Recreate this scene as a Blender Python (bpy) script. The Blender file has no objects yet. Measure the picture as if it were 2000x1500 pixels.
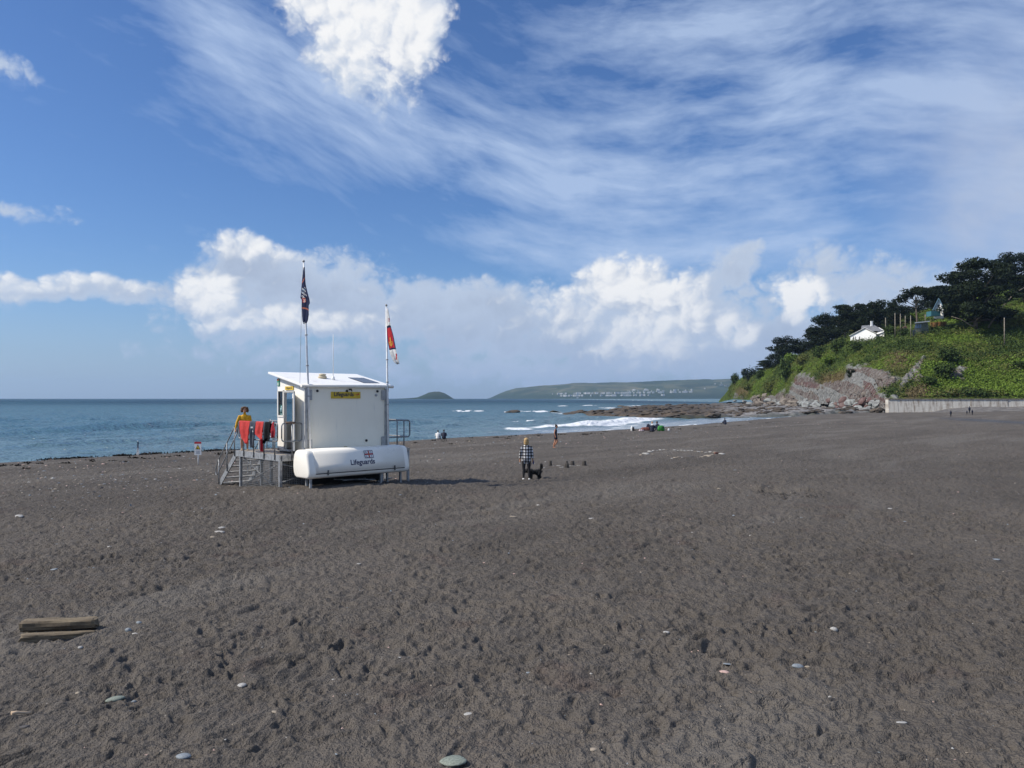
import bpy, bmesh, math, random
import numpy as np
from mathutils import Vector, Matrix

sc = bpy.context.scene
COL = sc.collection
CAMZ = 4.4          # camera height above the sea (sea level is z = 0)
F = 1500.0          # focal length in pixels of the 2000 x 1500 photograph
HOR = 778.0         # pixel row of the horizon

# ------------------------------------------------------------------ camera
cam_data = bpy.data.cameras.new("camera")
cam = bpy.data.objects.new("camera", cam_data)
COL.objects.link(cam)
sc.camera = cam
cam.location = (0, 0, CAMZ)
cam.rotation_euler = (math.radians(90), 0, 0)
cam_data.sensor_width = 36.0
cam_data.lens = 36.0 * F / 2000.0
cam_data.shift_y = (HOR - 750.0) / 2000.0
cam_data.clip_start = 0.1
cam_data.clip_end = 60000.0

# ------------------------------------------------------------------ render look
vs = sc.view_settings
vs.view_transform = 'Standard'
vs.look = 'None'
vs.exposure = 0.0
vs.gamma = 1.0
vs.use_curve_mapping = False
sc.cycles.max_bounces = 6
sc.cycles.diffuse_bounces = 3
sc.cycles.glossy_bounces = 2
sc.cycles.transmission_bounces = 4
sc.cycles.transparent_max_bounces = 8
sc.cycles.volume_bounces = 0
sc.cycles.caustics_reflective = False
sc.cycles.caustics_refractive = False
sc.cycles.use_denoising = True

# ------------------------------------------------------------------ sun
SUN_AZ = math.radians(-101)      # measured from +Y (into the picture), negative = left
SUN_EL = math.radians(43)
sun_dir = Vector((math.sin(SUN_AZ) * math.cos(SUN_EL), math.cos(SUN_AZ) * math.cos(SUN_EL), math.sin(SUN_EL)))
sun_data = bpy.data.lights.new("sun", 'SUN')
sun_data.energy = 4.9
sun_data.angle = math.radians(0.53)
sun_data.color = (1.0, 0.93, 0.82)
sun = bpy.data.objects.new("sun", sun_data)
COL.objects.link(sun)
sun.location = (-60, 20, 80)
sun.rotation_euler = (-sun_dir).to_track_quat('-Z', 'Y').to_euler()

# ------------------------------------------------------------------ node expression helper
class NX:
    """tiny wrapper: builds Math nodes from python arithmetic"""
    def __init__(self, nt, s):
        self.nt, self.s = nt, s
    def _m(self, op, *args, clamp=False):
        n = self.nt.nodes.new('ShaderNodeMath'); n.operation = op; n.use_clamp = clamp
        for i, a in enumerate((self,) + args):
            if isinstance(a, NX): self.nt.links.new(a.s, n.inputs[i])
            else: n.inputs[i].default_value = float(a)
        return NX(self.nt, n.outputs[0])
    def __add__(self, o): return self._m('ADD', o)
    __radd__ = __add__
    def __mul__(self, o): return self._m('MULTIPLY', o)
    __rmul__ = __mul__
    def __sub__(self, o): return self._m('SUBTRACT', o)
    def __rsub__(self, o): return (self * -1.0) + o
    def __truediv__(self, o): return self._m('DIVIDE', o)
    def max(self, o): return self._m('MAXIMUM', o)
    def min(self, o): return self._m('MINIMUM', o)
    def smax(self, o, k): return self._m('SMOOTH_MAX', o, k)
    def pow(self, o): return self._m('POWER', o)
    def abs(self): return self._m('ABSOLUTE')
    def sin(self): return self._m('SINE')
    def sqrt(self): return self._m('SQRT')
    def exp(self): return self._m('EXPONENT')
    def atan2(self, o): return self._m('ARCTAN2', o)
    def clamp(self): return self._m('ADD', 0.0, clamp=True)
    def step(self, a, b):
        n = self.nt.nodes.new('ShaderNodeMapRange'); n.interpolation_type = 'SMOOTHSTEP'
        self.nt.links.new(self.s, n.inputs[0])
        n.inputs[1].default_value = a; n.inputs[2].default_value = b
        n.inputs[3].default_value = 0.0; n.inputs[4].default_value = 1.0
        return NX(self.nt, n.outputs[0])

def n_vec(nt, x, y, z=0.0):
    n = nt.nodes.new('ShaderNodeCombineXYZ')
    for i, a in enumerate((x, y, z)):
        if isinstance(a, NX): nt.links.new(a.s, n.inputs[i])
        else: n.inputs[i].default_value = float(a)
    return n.outputs[0]

def n_noise(nt, vec, scale, detail=4.0, rough=0.55, dist=0.0, lac=2.0, dim='3D'):
    n = nt.nodes.new('ShaderNodeTexNoise'); n.noise_dimensions = dim
    if vec is not None: nt.links.new(vec, n.inputs['Vector'])
    n.inputs['Scale'].default_value = scale
    n.inputs['Detail'].default_value = detail
    n.inputs['Roughness'].default_value = rough
    n.inputs['Lacunarity'].default_value = lac
    n.inputs['Distortion'].default_value = dist
    return NX(nt, n.outputs[0])

def n_mix(nt, fac, a, b):
    n = nt.nodes.new('ShaderNodeMix'); n.data_type = 'RGBA'
    if isinstance(fac, NX): nt.links.new(fac.s, n.inputs[0])
    else: n.inputs[0].default_value = fac
    for i, c in ((6, a), (7, b)):
        if isinstance(c, (tuple, list)): n.inputs[i].default_value = (c[0], c[1], c[2], 1.0)
        else: nt.links.new(c, n.inputs[i])
    return n.outputs[2]

# ------------------------------------------------------------------ world: Nishita sky with cloud layers
WS = 0.11
world = bpy.data.worlds.new("World")
sc.world = world
world.use_nodes = True
world.cycles.sampling_method = "MANUAL"
world.cycles.sample_map_resolution = 256
def build_world():
    nt = world.node_tree
    nt.nodes.clear()
    out = nt.nodes.new('ShaderNodeOutputWorld')
    bg = nt.nodes.new('ShaderNodeBackground')
    bg.inputs[1].default_value = WS
    nt.links.new(bg.outputs[0], out.inputs[0])
    sky = nt.nodes.new('ShaderNodeTexSky')
    sky.sky_type = 'NISHITA'
    sky.sun_disc = False
    sky.sun_elevation = SUN_EL
    sky.sun_rotation = SUN_AZ
    sky.altitude = 0.0
    sky.air_density = 1.0
    sky.dust_density = 0.6
    sky.ozone_density = 2.2
    # grade of the clear sky
    hsv = nt.nodes.new('ShaderNodeHueSaturation')
    hsv.inputs['Saturation'].default_value = 1.10
    hsv.inputs['Value'].default_value = 1.12
    nt.links.new(sky.outputs[0], hsv.inputs['Color'])
    tint = nt.nodes.new('ShaderNodeMix'); tint.data_type = 'RGBA'; tint.blend_type = 'MULTIPLY'
    tint.inputs[0].default_value = 1.0
    nt.links.new(hsv.outputs[0], tint.inputs[6]); tint.inputs[7].default_value = (0.585, 0.735, 0.985, 1.0)
    base = tint.outputs[2]
    tc = nt.nodes.new('ShaderNodeTexCoord')
    sep = nt.nodes.new('ShaderNodeSeparateXYZ')
    nt.links.new(tc.outputs['Generated'], sep.inputs[0])
    x, y, z = (NX(nt, sep.outputs[i]) for i in range(3))
    az = x.atan2(y)
    el = z.atan2((x * x + y * y).sqrt())
    def n_noise2(x, y, off, detail, rough, dist=0.0):
        return n_noise(nt, n_vec(nt, x + off * 13.7, y + off * 7.3), 1.0, detail, rough, dist, dim='2D')
    a = az * 15.0           # 1 unit = 100 photo pixels near the centre
    e = el * 15.0
    def cv(px, py):
        A = math.atan((px - 1000) / F)
        E = math.atan((HOR - py) / F * math.cos(A))
        return A * 15.0, E * 15.0
    def C3(r, g, b): return (r / WS, g / WS, b / WS)

    # ---- cumulus: soft ellipses broken up by noise
    w1 = n_noise2(a * 0.6, e * 0.72, 3.1, 3, 0.5)
    w2 = n_noise2(a * 0.6, e * 0.72, 9.7, 3, 0.5)
    wa = a + (w1 - 0.5) * 1.0
    we = e + (w2 - 0.5) * 0.7
    wv = n_vec(nt, wa, we, 0.0)
    def field(blobs):
        tot = None
        for (px, py, rx, ry, wgt) in blobs:
            A0, E0 = cv(px, py)
            k = math.cos(math.atan((px - 1000) / F)) ** 1.5
            sx, sy = 1.0 / (rx / 100.0 * k), 1.0 / (ry / 100.0 * k)
            m = nt.nodes.new('ShaderNodeVectorMath'); m.operation = 'MULTIPLY_ADD'
            nt.links.new(wv, m.inputs[0]); m.inputs[1].default_value = (sx, sy, 0); m.inputs[2].default_value = (-A0 * sx, -E0 * sy, 0)
            d = nt.nodes.new('ShaderNodeVectorMath'); d.operation = 'DOT_PRODUCT'
            nt.links.new(m.outputs[0], d.inputs[0]); nt.links.new(m.outputs[0], d.inputs[1])
            v = NX(nt, d.outputs['Value'])._m('MULTIPLY_ADD', -wgt, wgt)
            tot = v if tot is None else tot.smax(v, 0.3)
        return tot.max(-1.5)
    cum = [(700, -30, 150, 110, 1.0), (790, 30, 100, 110, 1.0), (690, 110, 85, 90, 0.85), (640, 5, 95, 70, 0.55), (800, 105, 40, 60, 0.8),
           (740, 150, 60, 70, 0.35),
           (110, 566, 330, 32, 0.75), (-350, 560, 380, 45, 0.9),
           (480, 520, 95, 70, 0.95), (420, 565, 90, 55, 0.95), (620, 570, 190, 85, 1.0), (700, 620, 260, 60, 0.9), (470, 600, 190, 40, 0.8),
           (880, 610, 240, 75, 0.9), (1000, 640, 240, 80, 0.8),
           (1240, 575, 120, 85, 1.2), (1150, 640, 170, 75, 1.0), (1330, 620, 150, 110, 1.0), (1440, 525, 55, 45, 0.8), (1390, 570, 80, 70, 0.8),
           (1300, 690, 300, 60, 0.9), (1500, 650, 160, 80, 0.8), (1565, 585, 48, 32, 1.0), (1650, 560, 120, 90, 0.55), (1800, 590, 220, 90, 0.6),
           (2250, 560, 260, 120, 0.7), (2600, 560, 500, 120, 0.9), (600, 640, 260, 40, 0.6), (1100, 720, 420, 40, 0.55), (680, 690, 300, 36, 0.30),
           (5, 125, 40, 32, 0.22), (30, 418, 90, 16, 0.16)]
    cf = field(cum)
    def puffs(x, y, detail):
        v = nt.nodes.new('ShaderNodeTexVoronoi'); v.voronoi_dimensions = '2D'; v.feature = 'F1'
        v.inputs['Scale'].default_value = 1.0; v.inputs['Detail'].default_value = detail; v.inputs['Roughness'].default_value = 0.55; v.inputs['Lacunarity'].default_value = 2.2
        nt.links.new(n_vec(nt, x, y), v.inputs['Vector'])
        return NX(nt, v.outputs['Distance'])
    det = n_noise2(a * 1.35, e * 1.5, 0.0, 6, 0.58)
    big = n_noise2(a * 0.54, e * 0.9, 5.0, 2, 0.5)
    ba = (a + (det - 0.5) * 0.55) * 2.3; be = (e + (big - 0.5) * 0.3 + (det - 0.5) * 0.4) * 2.6
    pd = puffs(ba, be, 2.0)
    # endless band of far cumulus round the rest of the horizon
    bm_ = az.abs().step(0.62, 0.95)
    band = ((1.0 - ((e - 2.2) * (e - 2.2)) * 0.30).max(-1.5) + (big - 0.50) * 4.0) * bm_ + (bm_ - 1.0) * 2.0
    cf2 = cf.max(band - 0.4)
    thick = cf2 + 0.22 + (0.42 - pd) * 0.50 + (det - 0.5) * 1.0
    dens = thick.step(-0.14, 0.58)
    # relief: compare with the same billows a little nearer to the light (upper left)
    pl = puffs(ba - 0.30, be + 0.36, 1.0)
    relief = (pl - pd) * 0.62
    puff = field([(405, 572, 80, 46, 1.0), (1240, 545, 110, 62, 1.1), (1330, 560, 80, 60, 0.9), (1270, 640, 110, 75, 0.7), (1562, 585, 60, 40, 1.5),
                  (1420, 645, 48, 34, 0.9), (560, 628, 170, 24, 0.7), (740, 10, 200, 150, 0.95),
                  (500, 485, 90, 30, 0.6), (30, 548, 280, 18, 0.5), (-400, 540, 350, 30, 0.6), (1120, 600, 90, 50, 0.4), (2600, 520, 500, 60, 0.8)])
    lit = (puff.max(-0.65) * 0.72 + relief + (det - 0.5) * 0.9 + 0.02).step(-0.36, 0.82)
    under = (thick * 0.45 + (big - 0.5) * 0.9).step(0.0, 0.9)
    ccol = n_mix(nt, under, C3(0.54, 0.63, 0.78), C3(0.40, 0.475, 0.62))
    ccol = n_mix(nt, lit, ccol, C3(0.97, 0.97, 0.97))

    # ---- cirrus: long fibres along a bent flow line
    flow = (a * -0.16) + ((a + 3.0) * 0.42).sin() * -0.55
    c = e - flow
    hook = n_noise2(a * 0.28, c * 0.30, 2.0, 2, 0.45)
    cw = c + (hook - 0.5) * 0.75
    fib = n_noise2(a * 0.24 + c * 0.30, cw * 1.25, 1.0, 5, 0.56, 0.0)
    fib2 = n_noise2(a * 0.75 + c * 1.1, cw * 2.3 - a * 0.25, 8.0, 6, 0.60, 0.0)
    patch = n_noise2(a * 0.30, c * 0.42, 6.0, 2, 0.5)
    fl = (fib * 0.80 + fib2 * 0.20)
    c0 = 4.85
    d0 = c - (c0 + a * -0.02)
    stream = ((d0 * d0) * -0.62).exp() * (a.step(-8.2, -5.0))
    veil = a.step(-1.2, 4.0) * (e.step(1.8, 4.2)) * 1.0
    lowv = (((c - 3.55) * (c - 3.55)) * -3.0).exp() * (a.step(-2.4, -0.6)) * 0.8
    farv = az.abs().step(0.7, 1.2) * e.step(1.5, 4.0) * 0.75
    cm = stream.max(veil).max(lowv).max(farv)
    cir = ((fl - 0.47) * 1.7 * cm + (patch - 0.5) * 0.8 * cm + cm * 0.43 + (fib2 - 0.62) * 0.6).max(0.0)
    cir = (cir * 1.0).min(0.70)
    col = n_mix(nt, cir, base, C3(0.52, 0.65, 0.88))
    # grey fleecy patch on the right, above the wood
    A0, E0 = cv(1970, 390)
    gx = (wa - A0) / 1.4; gy = (we - E0) / 2.2
    gm = (((gx * gx + gy * gy) * -1.0).exp() * 0.8 * (0.45 + det * 0.9)).min(0.8)
    col = n_mix(nt, gm, col, C3(0.47, 0.55, 0.72))
    col = n_mix(nt, dens * 0.96, col, ccol)
    # thin milky air low over the sea
    low = ((e.max(0.0) * e.max(0.0)) * -0.55).exp() * 0.62
    col = n_mix(nt, low, col, C3(0.315, 0.435, 0.68))
    nt.links.new(col, bg.inputs[0])
build_world()
# ------------------------------------------------------------------ placing and mesh helpers
def P(px, py, Y):
    """world point that the photograph shows at pixel (px, py) if it stands Y metres away"""
    return Vector(((px - 1000.0) / F * Y, Y, CAMZ + (HOR - py) / F * Y))

rng = random.Random(7)
nrg = np.random.default_rng(11)

def hash2(ix, iy, seed):
    h = (ix.astype(np.int64) * 374761393 + iy.astype(np.int64) * 668265263 + seed * 974634777) & 0x7fffffff
    h = ((h ^ (h >> 13)) * 1274126177) & 0x7fffffff
    return ((h ^ (h >> 16)) & 0xffffff) / float(0xffffff)

def vnoise(x, y, seed=0):
    ix = np.floor(x); iy = np.floor(y)
    fx = x - ix; fy = y - iy
    fx = fx * fx * fx * (fx * (fx * 6 - 15) + 10); fy = fy * fy * fy * (fy * (fy * 6 - 15) + 10)
    a = hash2(ix, iy, seed); b = hash2(ix + 1, iy, seed); c = hash2(ix, iy + 1, seed); d = hash2(ix + 1, iy + 1, seed)
    return (a + (b - a) * fx) * (1 - fy) + (c + (d - c) * fx) * fy

def fbm(x, y, seed=0, octv=4, gain=0.5, lac=2.03):
    t = np.zeros_like(x); amp = 1.0; tot = 0.0
    for o in range(octv):
        t += amp * vnoise(x, y, seed + o * 17); tot += amp
        ca, sa = 0.8, 0.6
        x, y = (x * ca - y * sa) * lac, (x * sa + y * ca) * lac
        amp *= gain
    return t / tot

def sstep(a, b, x):
    t = np.clip((x - a) / (b - a), 0, 1)
    return t * t * (3 - 2 * t)

def grid_mesh(name, X, Y, Z, attrs=None, flip=False):
    """mesh of a rows x cols sheet from 2-D coordinate arrays"""
    r, c = X.shape
    me = bpy.data.meshes.new(name)
    n = r * c
    me.vertices.add(n)
    co = np.empty((n, 3), np.float32)
    co[:, 0] = X.ravel(); co[:, 1] = Y.ravel(); co[:, 2] = Z.ravel()
    me.vertices.foreach_set("co", co.ravel())
    i = np.arange(r - 1)[:, None] * c + np.arange(c - 1)[None, :]
    q = np.stack([i, i + 1, i + c + 1, i + c], -1).reshape(-1, 4)
    if flip: q = q[:, ::-1]
    nf = len(q)
    me.loops.add(nf * 4)
    me.loops.foreach_set("vertex_index", np.ascontiguousarray(q).ravel().astype(np.int32))
    me.polygons.add(nf)
    me.polygons.foreach_set("loop_start", np.arange(nf, dtype=np.int32) * 4)
    me.polygons.foreach_set("use_smooth", np.ones(nf, bool))
    me.update(calc_edges=True)
    for k, v in (attrs or {}).items():
        at = me.attributes.new(k, 'FLOAT', 'POINT')
        at.data.foreach_set("value", v.ravel().astype(np.float32))
    return me

def link(name, me, mat=None, parent=None):
    o = bpy.data.objects.new(name, me)
    COL.objects.link(o)
    if mat is not None:
        for m in (mat if isinstance(mat, (list, tuple)) else [mat]): me.materials.append(m)
    if parent is not None: o.parent = parent
    return o

def tag(o, label=None, cat=None, group=None, kind=None):
    if label: o["label"] = label
    if cat: o["category"] = cat
    if group: o["group"] = group
    if kind: o["kind"] = kind
    return o

def thing(name, label, cat, loc=(0, 0, 0), rz=0.0, group=None):
    o = bpy.data.objects.new(name, None)
    o.empty_display_size = 0.2
    COL.objects.link(o)
    o.location = loc; o.rotation_euler = (0, 0, rz)
    return tag(o, label, cat, group)

def copy_tree(o, parent=None):
    c = o.copy(); COL.objects.link(c)
    if parent is not None: c.parent = parent
    for ch in list(o.children): copy_tree(ch, c)
    return c

class MB:
    """collects shapes, then links them as ONE mesh object"""
    def __init__(self): self.v, self.f, self.m, self.sm = [], [], [], []
    def add(self, vs, fs, mi=0, smooth=False):
        b = len(self.v)
        self.v += [tuple(v) for v in vs]
        self.f += [tuple(b + i for i in f) for f in fs]
        self.m += [mi] * len(fs); self.sm += [smooth] * len(fs)
        return self
    def box(self, c, d, rot=None, mi=0):
        hx, hy, hz = d[0] / 2, d[1] / 2, d[2] / 2
        vs = [Vector((sx * hx, sy * hy, sz * hz)) for sz in (-1, 1) for sy in (-1, 1) for sx in (-1, 1)]
        if rot is not None: vs = [rot @ v for v in vs]
        vs = [v + Vector(c) for v in vs]
        return self.add(vs, [(0, 2, 3, 1), (4, 5, 7, 6), (0, 1, 5, 4), (2, 6, 7, 3), (0, 4, 6, 2), (1, 3, 7, 5)], mi)
    def bar(self, a, b, w, h, mi=0, up=Vector((0, 0, 1))):
        a, b = Vector(a), Vector(b); d = (b - a); L = d.length; d.normalize()
        s = d.cross(up)
        if s.length < 1e-4: s = d.cross(Vector((1, 0, 0)))
        s.normalize(); t = s.cross(d)
        R = Matrix((s, d, t)).transposed()
        return self.box((a + b) / 2, (w, L, h), R, mi)
    def tube(self, pts, r, seg=8, mi=0, cap=True, smooth=True):
        pts = [Vector(p) for p in pts]
        rs = r if isinstance(r, (list, tuple)) else [r] * len(pts)
        vs, fs = [], []
        ref = None
        for i, p in enumerate(pts):
            d = (pts[min(i + 1, len(pts) - 1)] - pts[max(i - 1, 0)]).normalized()
            if ref is None:
                ref = d.orthogonal().normalized()
            else:
                ref = (ref - d * ref.dot(d))
                ref = ref.normalized() if ref.length > 1e-5 else d.orthogonal().normalized()
            s = d.cross(ref)
            for k in range(seg):
                an = 2 * math.pi * k / seg
                vs.append(p + (ref * math.cos(an) + s * math.sin(an)) * rs[i])
        for i in range(len(pts) - 1):
            for k in range(seg):
                k2 = (k + 1) % seg
                fs.append((i * seg + k, i * seg + k2, (i + 1) * seg + k2, (i + 1) * seg + k))
        self.add(vs, fs, mi, smooth)
        if cap:
            b = len(self.v) - len(vs)
            self.f += [tuple(b + k for k in reversed(range(seg))), tuple(b + (len(pts) - 1) * seg + k for k in range(seg))]
            self.m += [mi, mi]; self.sm += [False, False]
        return self
    def prism(self, prof, axis_pts, mi=0, smooth=False):
        """prof: list of 2-D points, axis_pts: function (p, t) -> Vector for t = 0, 1"""
        n = len(prof)
        vs = [axis_pts(p, 0) for p in prof] + [axis_pts(p, 1) for p in prof]
        fs = [(i, (i + 1) % n, n + (i + 1) % n, n + i) for i in range(n)]
        self.add(vs, fs, mi, smooth)
        b = len(self.v) - 2 * n
        self.f += [tuple(b + i for i in reversed(range(n))), tuple(b + n + i for i in range(n))]
        self.m += [mi, mi]; self.sm += [False, False]
        return self
    def lathe(self, prof, c=(0, 0, 0), seg=16, mi=0, smooth=True):
        vs, fs = [], []
        for (r, z) in prof:
            for k in range(seg):
                an = 2 * math.pi * k / seg
                vs.append((c[0] + r * math.cos(an), c[1] + r * math.sin(an), c[2] + z))
        for i in range(len(prof) - 1):
            for k in range(seg):
                k2 = (k + 1) % seg
                fs.append((i * seg + k, i * seg + k2, (i + 1) * seg + k2, (i + 1) * seg + k))
        fs.append(tuple(reversed(range(seg)))); fs.append(tuple((len(prof) - 1) * seg + k for k in range(seg)))
        return self.add(vs, fs, mi, smooth)
    def mesh(self, name):
        me = bpy.data.meshes.new(name)
        me.from_pydata(self.v, [], self.f)
        me.polygons.foreach_set("material_index", self.m)
        me.polygons.foreach_set("use_smooth", self.sm)
        me.update()
        return me
    def build(self, name, mat, parent=None, loc=None, bevel=0.0, recalc=True):
        me = self.mesh(name)
        if recalc or bevel:
            bm = bmesh.new(); bm.from_mesh(me)
            if recalc: bmesh.ops.recalc_face_normals(bm, faces=bm.faces)
            if bevel:
                es = [e for e in bm.edges if len(e.link_faces) == 2 and e.calc_face_angle() > 0.6]
                bmesh.ops.bevel(bm, geom=es, offset=bevel, segments=2, affect='EDGES', profile=0.6)
            bm.to_mesh(me); bm.free()
        o = link(name, me, mat, parent)
        if loc is not None: o.location = loc
        return o

# ------------------------------------------------------------------ materials
MATS = {}
def mat(name, col, rough=0.7, metal=0.0, spec=0.4, var=0.0, vscale=6.0, bump=0.0, bscale=40.0, col2=None, fac=(0.45, 0.6), sheen=0.0, coat=0.0, detail=5.0):
    if name in MATS: return MATS[name]
    m = bpy.data.materials.new(name); m.use_nodes = True
    nt = m.node_tree; bs = nt.nodes['Principled BSDF']
    bs.inputs['Base Color'].default_value = (*col, 1)
    bs.inputs['Roughness'].default_value = rough
    bs.inputs['Metallic'].default_value = metal
    bs.inputs['Specular IOR Level'].default_value = spec
    if coat: bs.inputs['Coat Weight'].default_value = coat
    tc = nt.nodes.new('ShaderNodeTexCoord')
    if var or col2:
        nz = n_noise(nt, tc.outputs['Object'], vscale, detail, 0.6)
        c2 = col2 if col2 else tuple(max(0.0, c * (1 - var)) for c in col)
        c1 = col if col2 else tuple(c * (1 + var * 0.6) for c in col)
        nt.links.new(n_mix(nt, nz.step(*fac), c1, c2), bs.inputs['Base Color'])
        if rough > 0.15:
            rr = nz * 0.25 + (rough - 0.12)
            nt.links.new(rr.s, bs.inputs['Roughness'])
    if bump:
        nb = n_noise(nt, tc.outputs['Object'], bscale, 4, 0.6)
        b = nt.nodes.new('ShaderNodeBump'); b.inputs['Strength'].default_value = bump; b.inputs['Distance'].default_value = 0.02
        nt.links.new(nb.s, b.inputs['Height']); nt.links.new(b.outputs[0], bs.inputs['Normal'])
    MATS[name] = m
    return m

def attr(nt, name):
    n = nt.nodes.new('ShaderNodeAttribute'); n.attribute_name = name
    return NX(nt, n.outputs['Fac'])
# ------------------------------------------------------------------ beach
SH_Y = np.array([-400., 0, 30, 50, 59, 77, 88, 111, 136, 162, 200, 260, 400, 900])
SH_X = np.array([-340., -72, -50, -33.5, -25, -9.2, 2.5, 21.5, 38, 54, 78, 112, 170, 300])
def shore_s(X, Y):
    """distance landward (+) of the water line"""
    return (X - np.interp(Y, SH_Y, SH_X)) * 0.79
BS = np.array([-400., -80, -25, -8, 0.0, 1.3, 2.8, 10, 22, 41, 60, 120, 400])
BZ = np.array([-9., -4.0, -1.6, -0.5, 0.0, 0.30, 0.45, 0.55, 0.74, 1.28, 1.58, 2.0, 3.0])
def beach_base(X, Y):
    s = shore_s(X, Y) + (fbm(X / 9.0, Y / 9.0, 5, 3) - 0.5) * 2.4
    z = np.interp(s, BS, BZ)
    land = sstep(1, 5, s)
    z = z + 0.30 * np.exp(-((X + 6.0) / 4.2) ** 2 - ((Y - 26.2) / 3.4) ** 2)
    z = z + land * ((fbm(X / 11.0, Y / 11.0, 21, 3) - 0.5) * 0.22 + (fbm(X / 2.7, Y / 2.7, 31, 3) - 0.5) * 0.09)
    return z, s

def dents(X, Y, cell, seed, depth, rad):
    """trodden hollows with pushed-up rims, one per cell"""
    gx = np.floor(X / cell); gy = np.floor(Y / cell)
    out = np.zeros_like(X)
    for dx in (-1, 0, 1):
        for dy in (-1, 0, 1):
            cx = gx + dx; cy = gy + dy
            r1 = hash2(cx, cy, seed); r2 = hash2(cx, cy, seed + 1); r3 = hash2(cx, cy, seed + 2); r4 = hash2(cx, cy, seed + 3)
            px = (cx + r1) * cell - X; py = (cy + r2) * cell - Y
            an = r3 * math.pi
            ca, sa = np.cos(an), np.sin(an)
            u = (px * ca + py * sa) / (rad * (0.8 + r4 * 0.7)); v = (-px * sa + py * ca) / (rad * (0.42 + r3 * 0.3))
            d2 = u * u + v * v
            k = depth * (0.25 + 0.9 * r4)
            out += k * (0.75 * np.exp(-0.9 * (np.sqrt(d2) - 1.55) ** 2 * 4.0) - 1.15 * np.exp(-d2 ** 1.5 * 0.75))
    return out

def relief(X, Y, s):
    wx = X + (fbm(X * 1.6, Y * 1.6, 77, 2) - 0.5) * 0.35
    wy = Y + (fbm(X * 1.6, Y * 1.6, 99, 2) - 0.5) * 0.35
    soft = 0.55 + 0.75 * fbm(X / 3.1, Y / 3.1, 41, 2)
    n1 = np.abs(fbm(wx / 0.62, wy / 0.62, 51, 4, 0.55) - 0.5) * -0.11
    n2 = (fbm(wx / 0.22, wy / 0.22, 61, 3, 0.65) - 0.5) * 0.055
    n3 = (np.abs(fbm(wx / 0.13, wy / 0.13, 67, 2, 0.6) - 0.5) - 0.15) * -0.060
    z = n1 + n2 + n3 + dents(wx, wy, 0.46, 301, 0.020, 0.135) + dents(wx, wy, 0.25, 401, 0.015, 0.070)
    z = np.where(z < -0.045, -0.045 + (z + 0.045) * 0.35, z)      # hollows fill in again
    return z * soft * sstep(2.5, 9.0, s) * 1.45

ys = [1.2]
while ys[-1] < 5.0: ys.append(ys[-1] + 0.12)
while ys[-1] < 330.0: ys.append(ys[-1] + 0.027 * (ys[-1] / 8.0) ** 1.5)
gy = np.array(ys)
inner = np.linspace(-340, 2340, 900)
gp = np.concatenate([np.linspace(-1500, -380, 40), inner, np.linspace(2380, 3600, 40)])
GX = (gp[None, :] - 1000.0) / F * gy[:, None]
GY = np.repeat(gy[:, None], len(gp), 1)
GZ, GS = beach_base(GX, GY)
GZ = GZ + relief(GX, GY, GS)
# the spot where somebody has been digging (right of the middle) and spill round the hut feet
for (qx, qy, amp) in ((1487, 962, 0.16), (1500, 966, -0.20), (1530, 968, -0.14), (1522, 964, 0.10), (1578, 966, 0.10), (1588, 969, -0.15), (1600, 972, 0.08), (1515, 961, -0.12), (1552, 967, -0.08)):
    yy = (CAMZ - 1.25) * F / (qy - HOR); c = P(qx, qy, yy)
    d2 = ((GX - c.x) / 0.28) ** 2 + ((GY - c.y) / 0.35) ** 2
    GZ = GZ + amp * np.exp(-d2)

def ground_z(x, y):
    """height of the finished sand sheet at a point (bilinear in the sheet's own grid)"""
    j = min(max(int(np.searchsorted(gy, y)) - 1, 0), len(gy) - 2)
    t = (y - gy[j]) / (gy[j + 1] - gy[j])
    p = x / y * F + 1000.0
    i = min(max(int(np.searchsorted(gp, p)) - 1, 0), len(gp) - 2)
    u = (p - gp[i]) / (gp[i + 1] - gp[i])
    return float((GZ[j, i] * (1 - u) + GZ[j, i + 1] * u) * (1 - t) + (GZ[j + 1, i] * (1 - u) + GZ[j + 1, i + 1] * u) * t)

def on_sand(px, py):
    """point on the sand that shows at photo pixel (px, py)"""
    Y = 3.1 * F / (py - HOR)
    for _ in range(30):
        x = (px - 1000.0) / F * Y
        z = float(beach_base(np.array([x]), np.array([Y]))[0][0])
        Y = 0.5 * Y + 0.5 * (CAMZ - z) * F / (py - HOR)
    x = (px - 1000.0) / F * Y
    return Vector((x, Y, ground_z(x, Y)))

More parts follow.
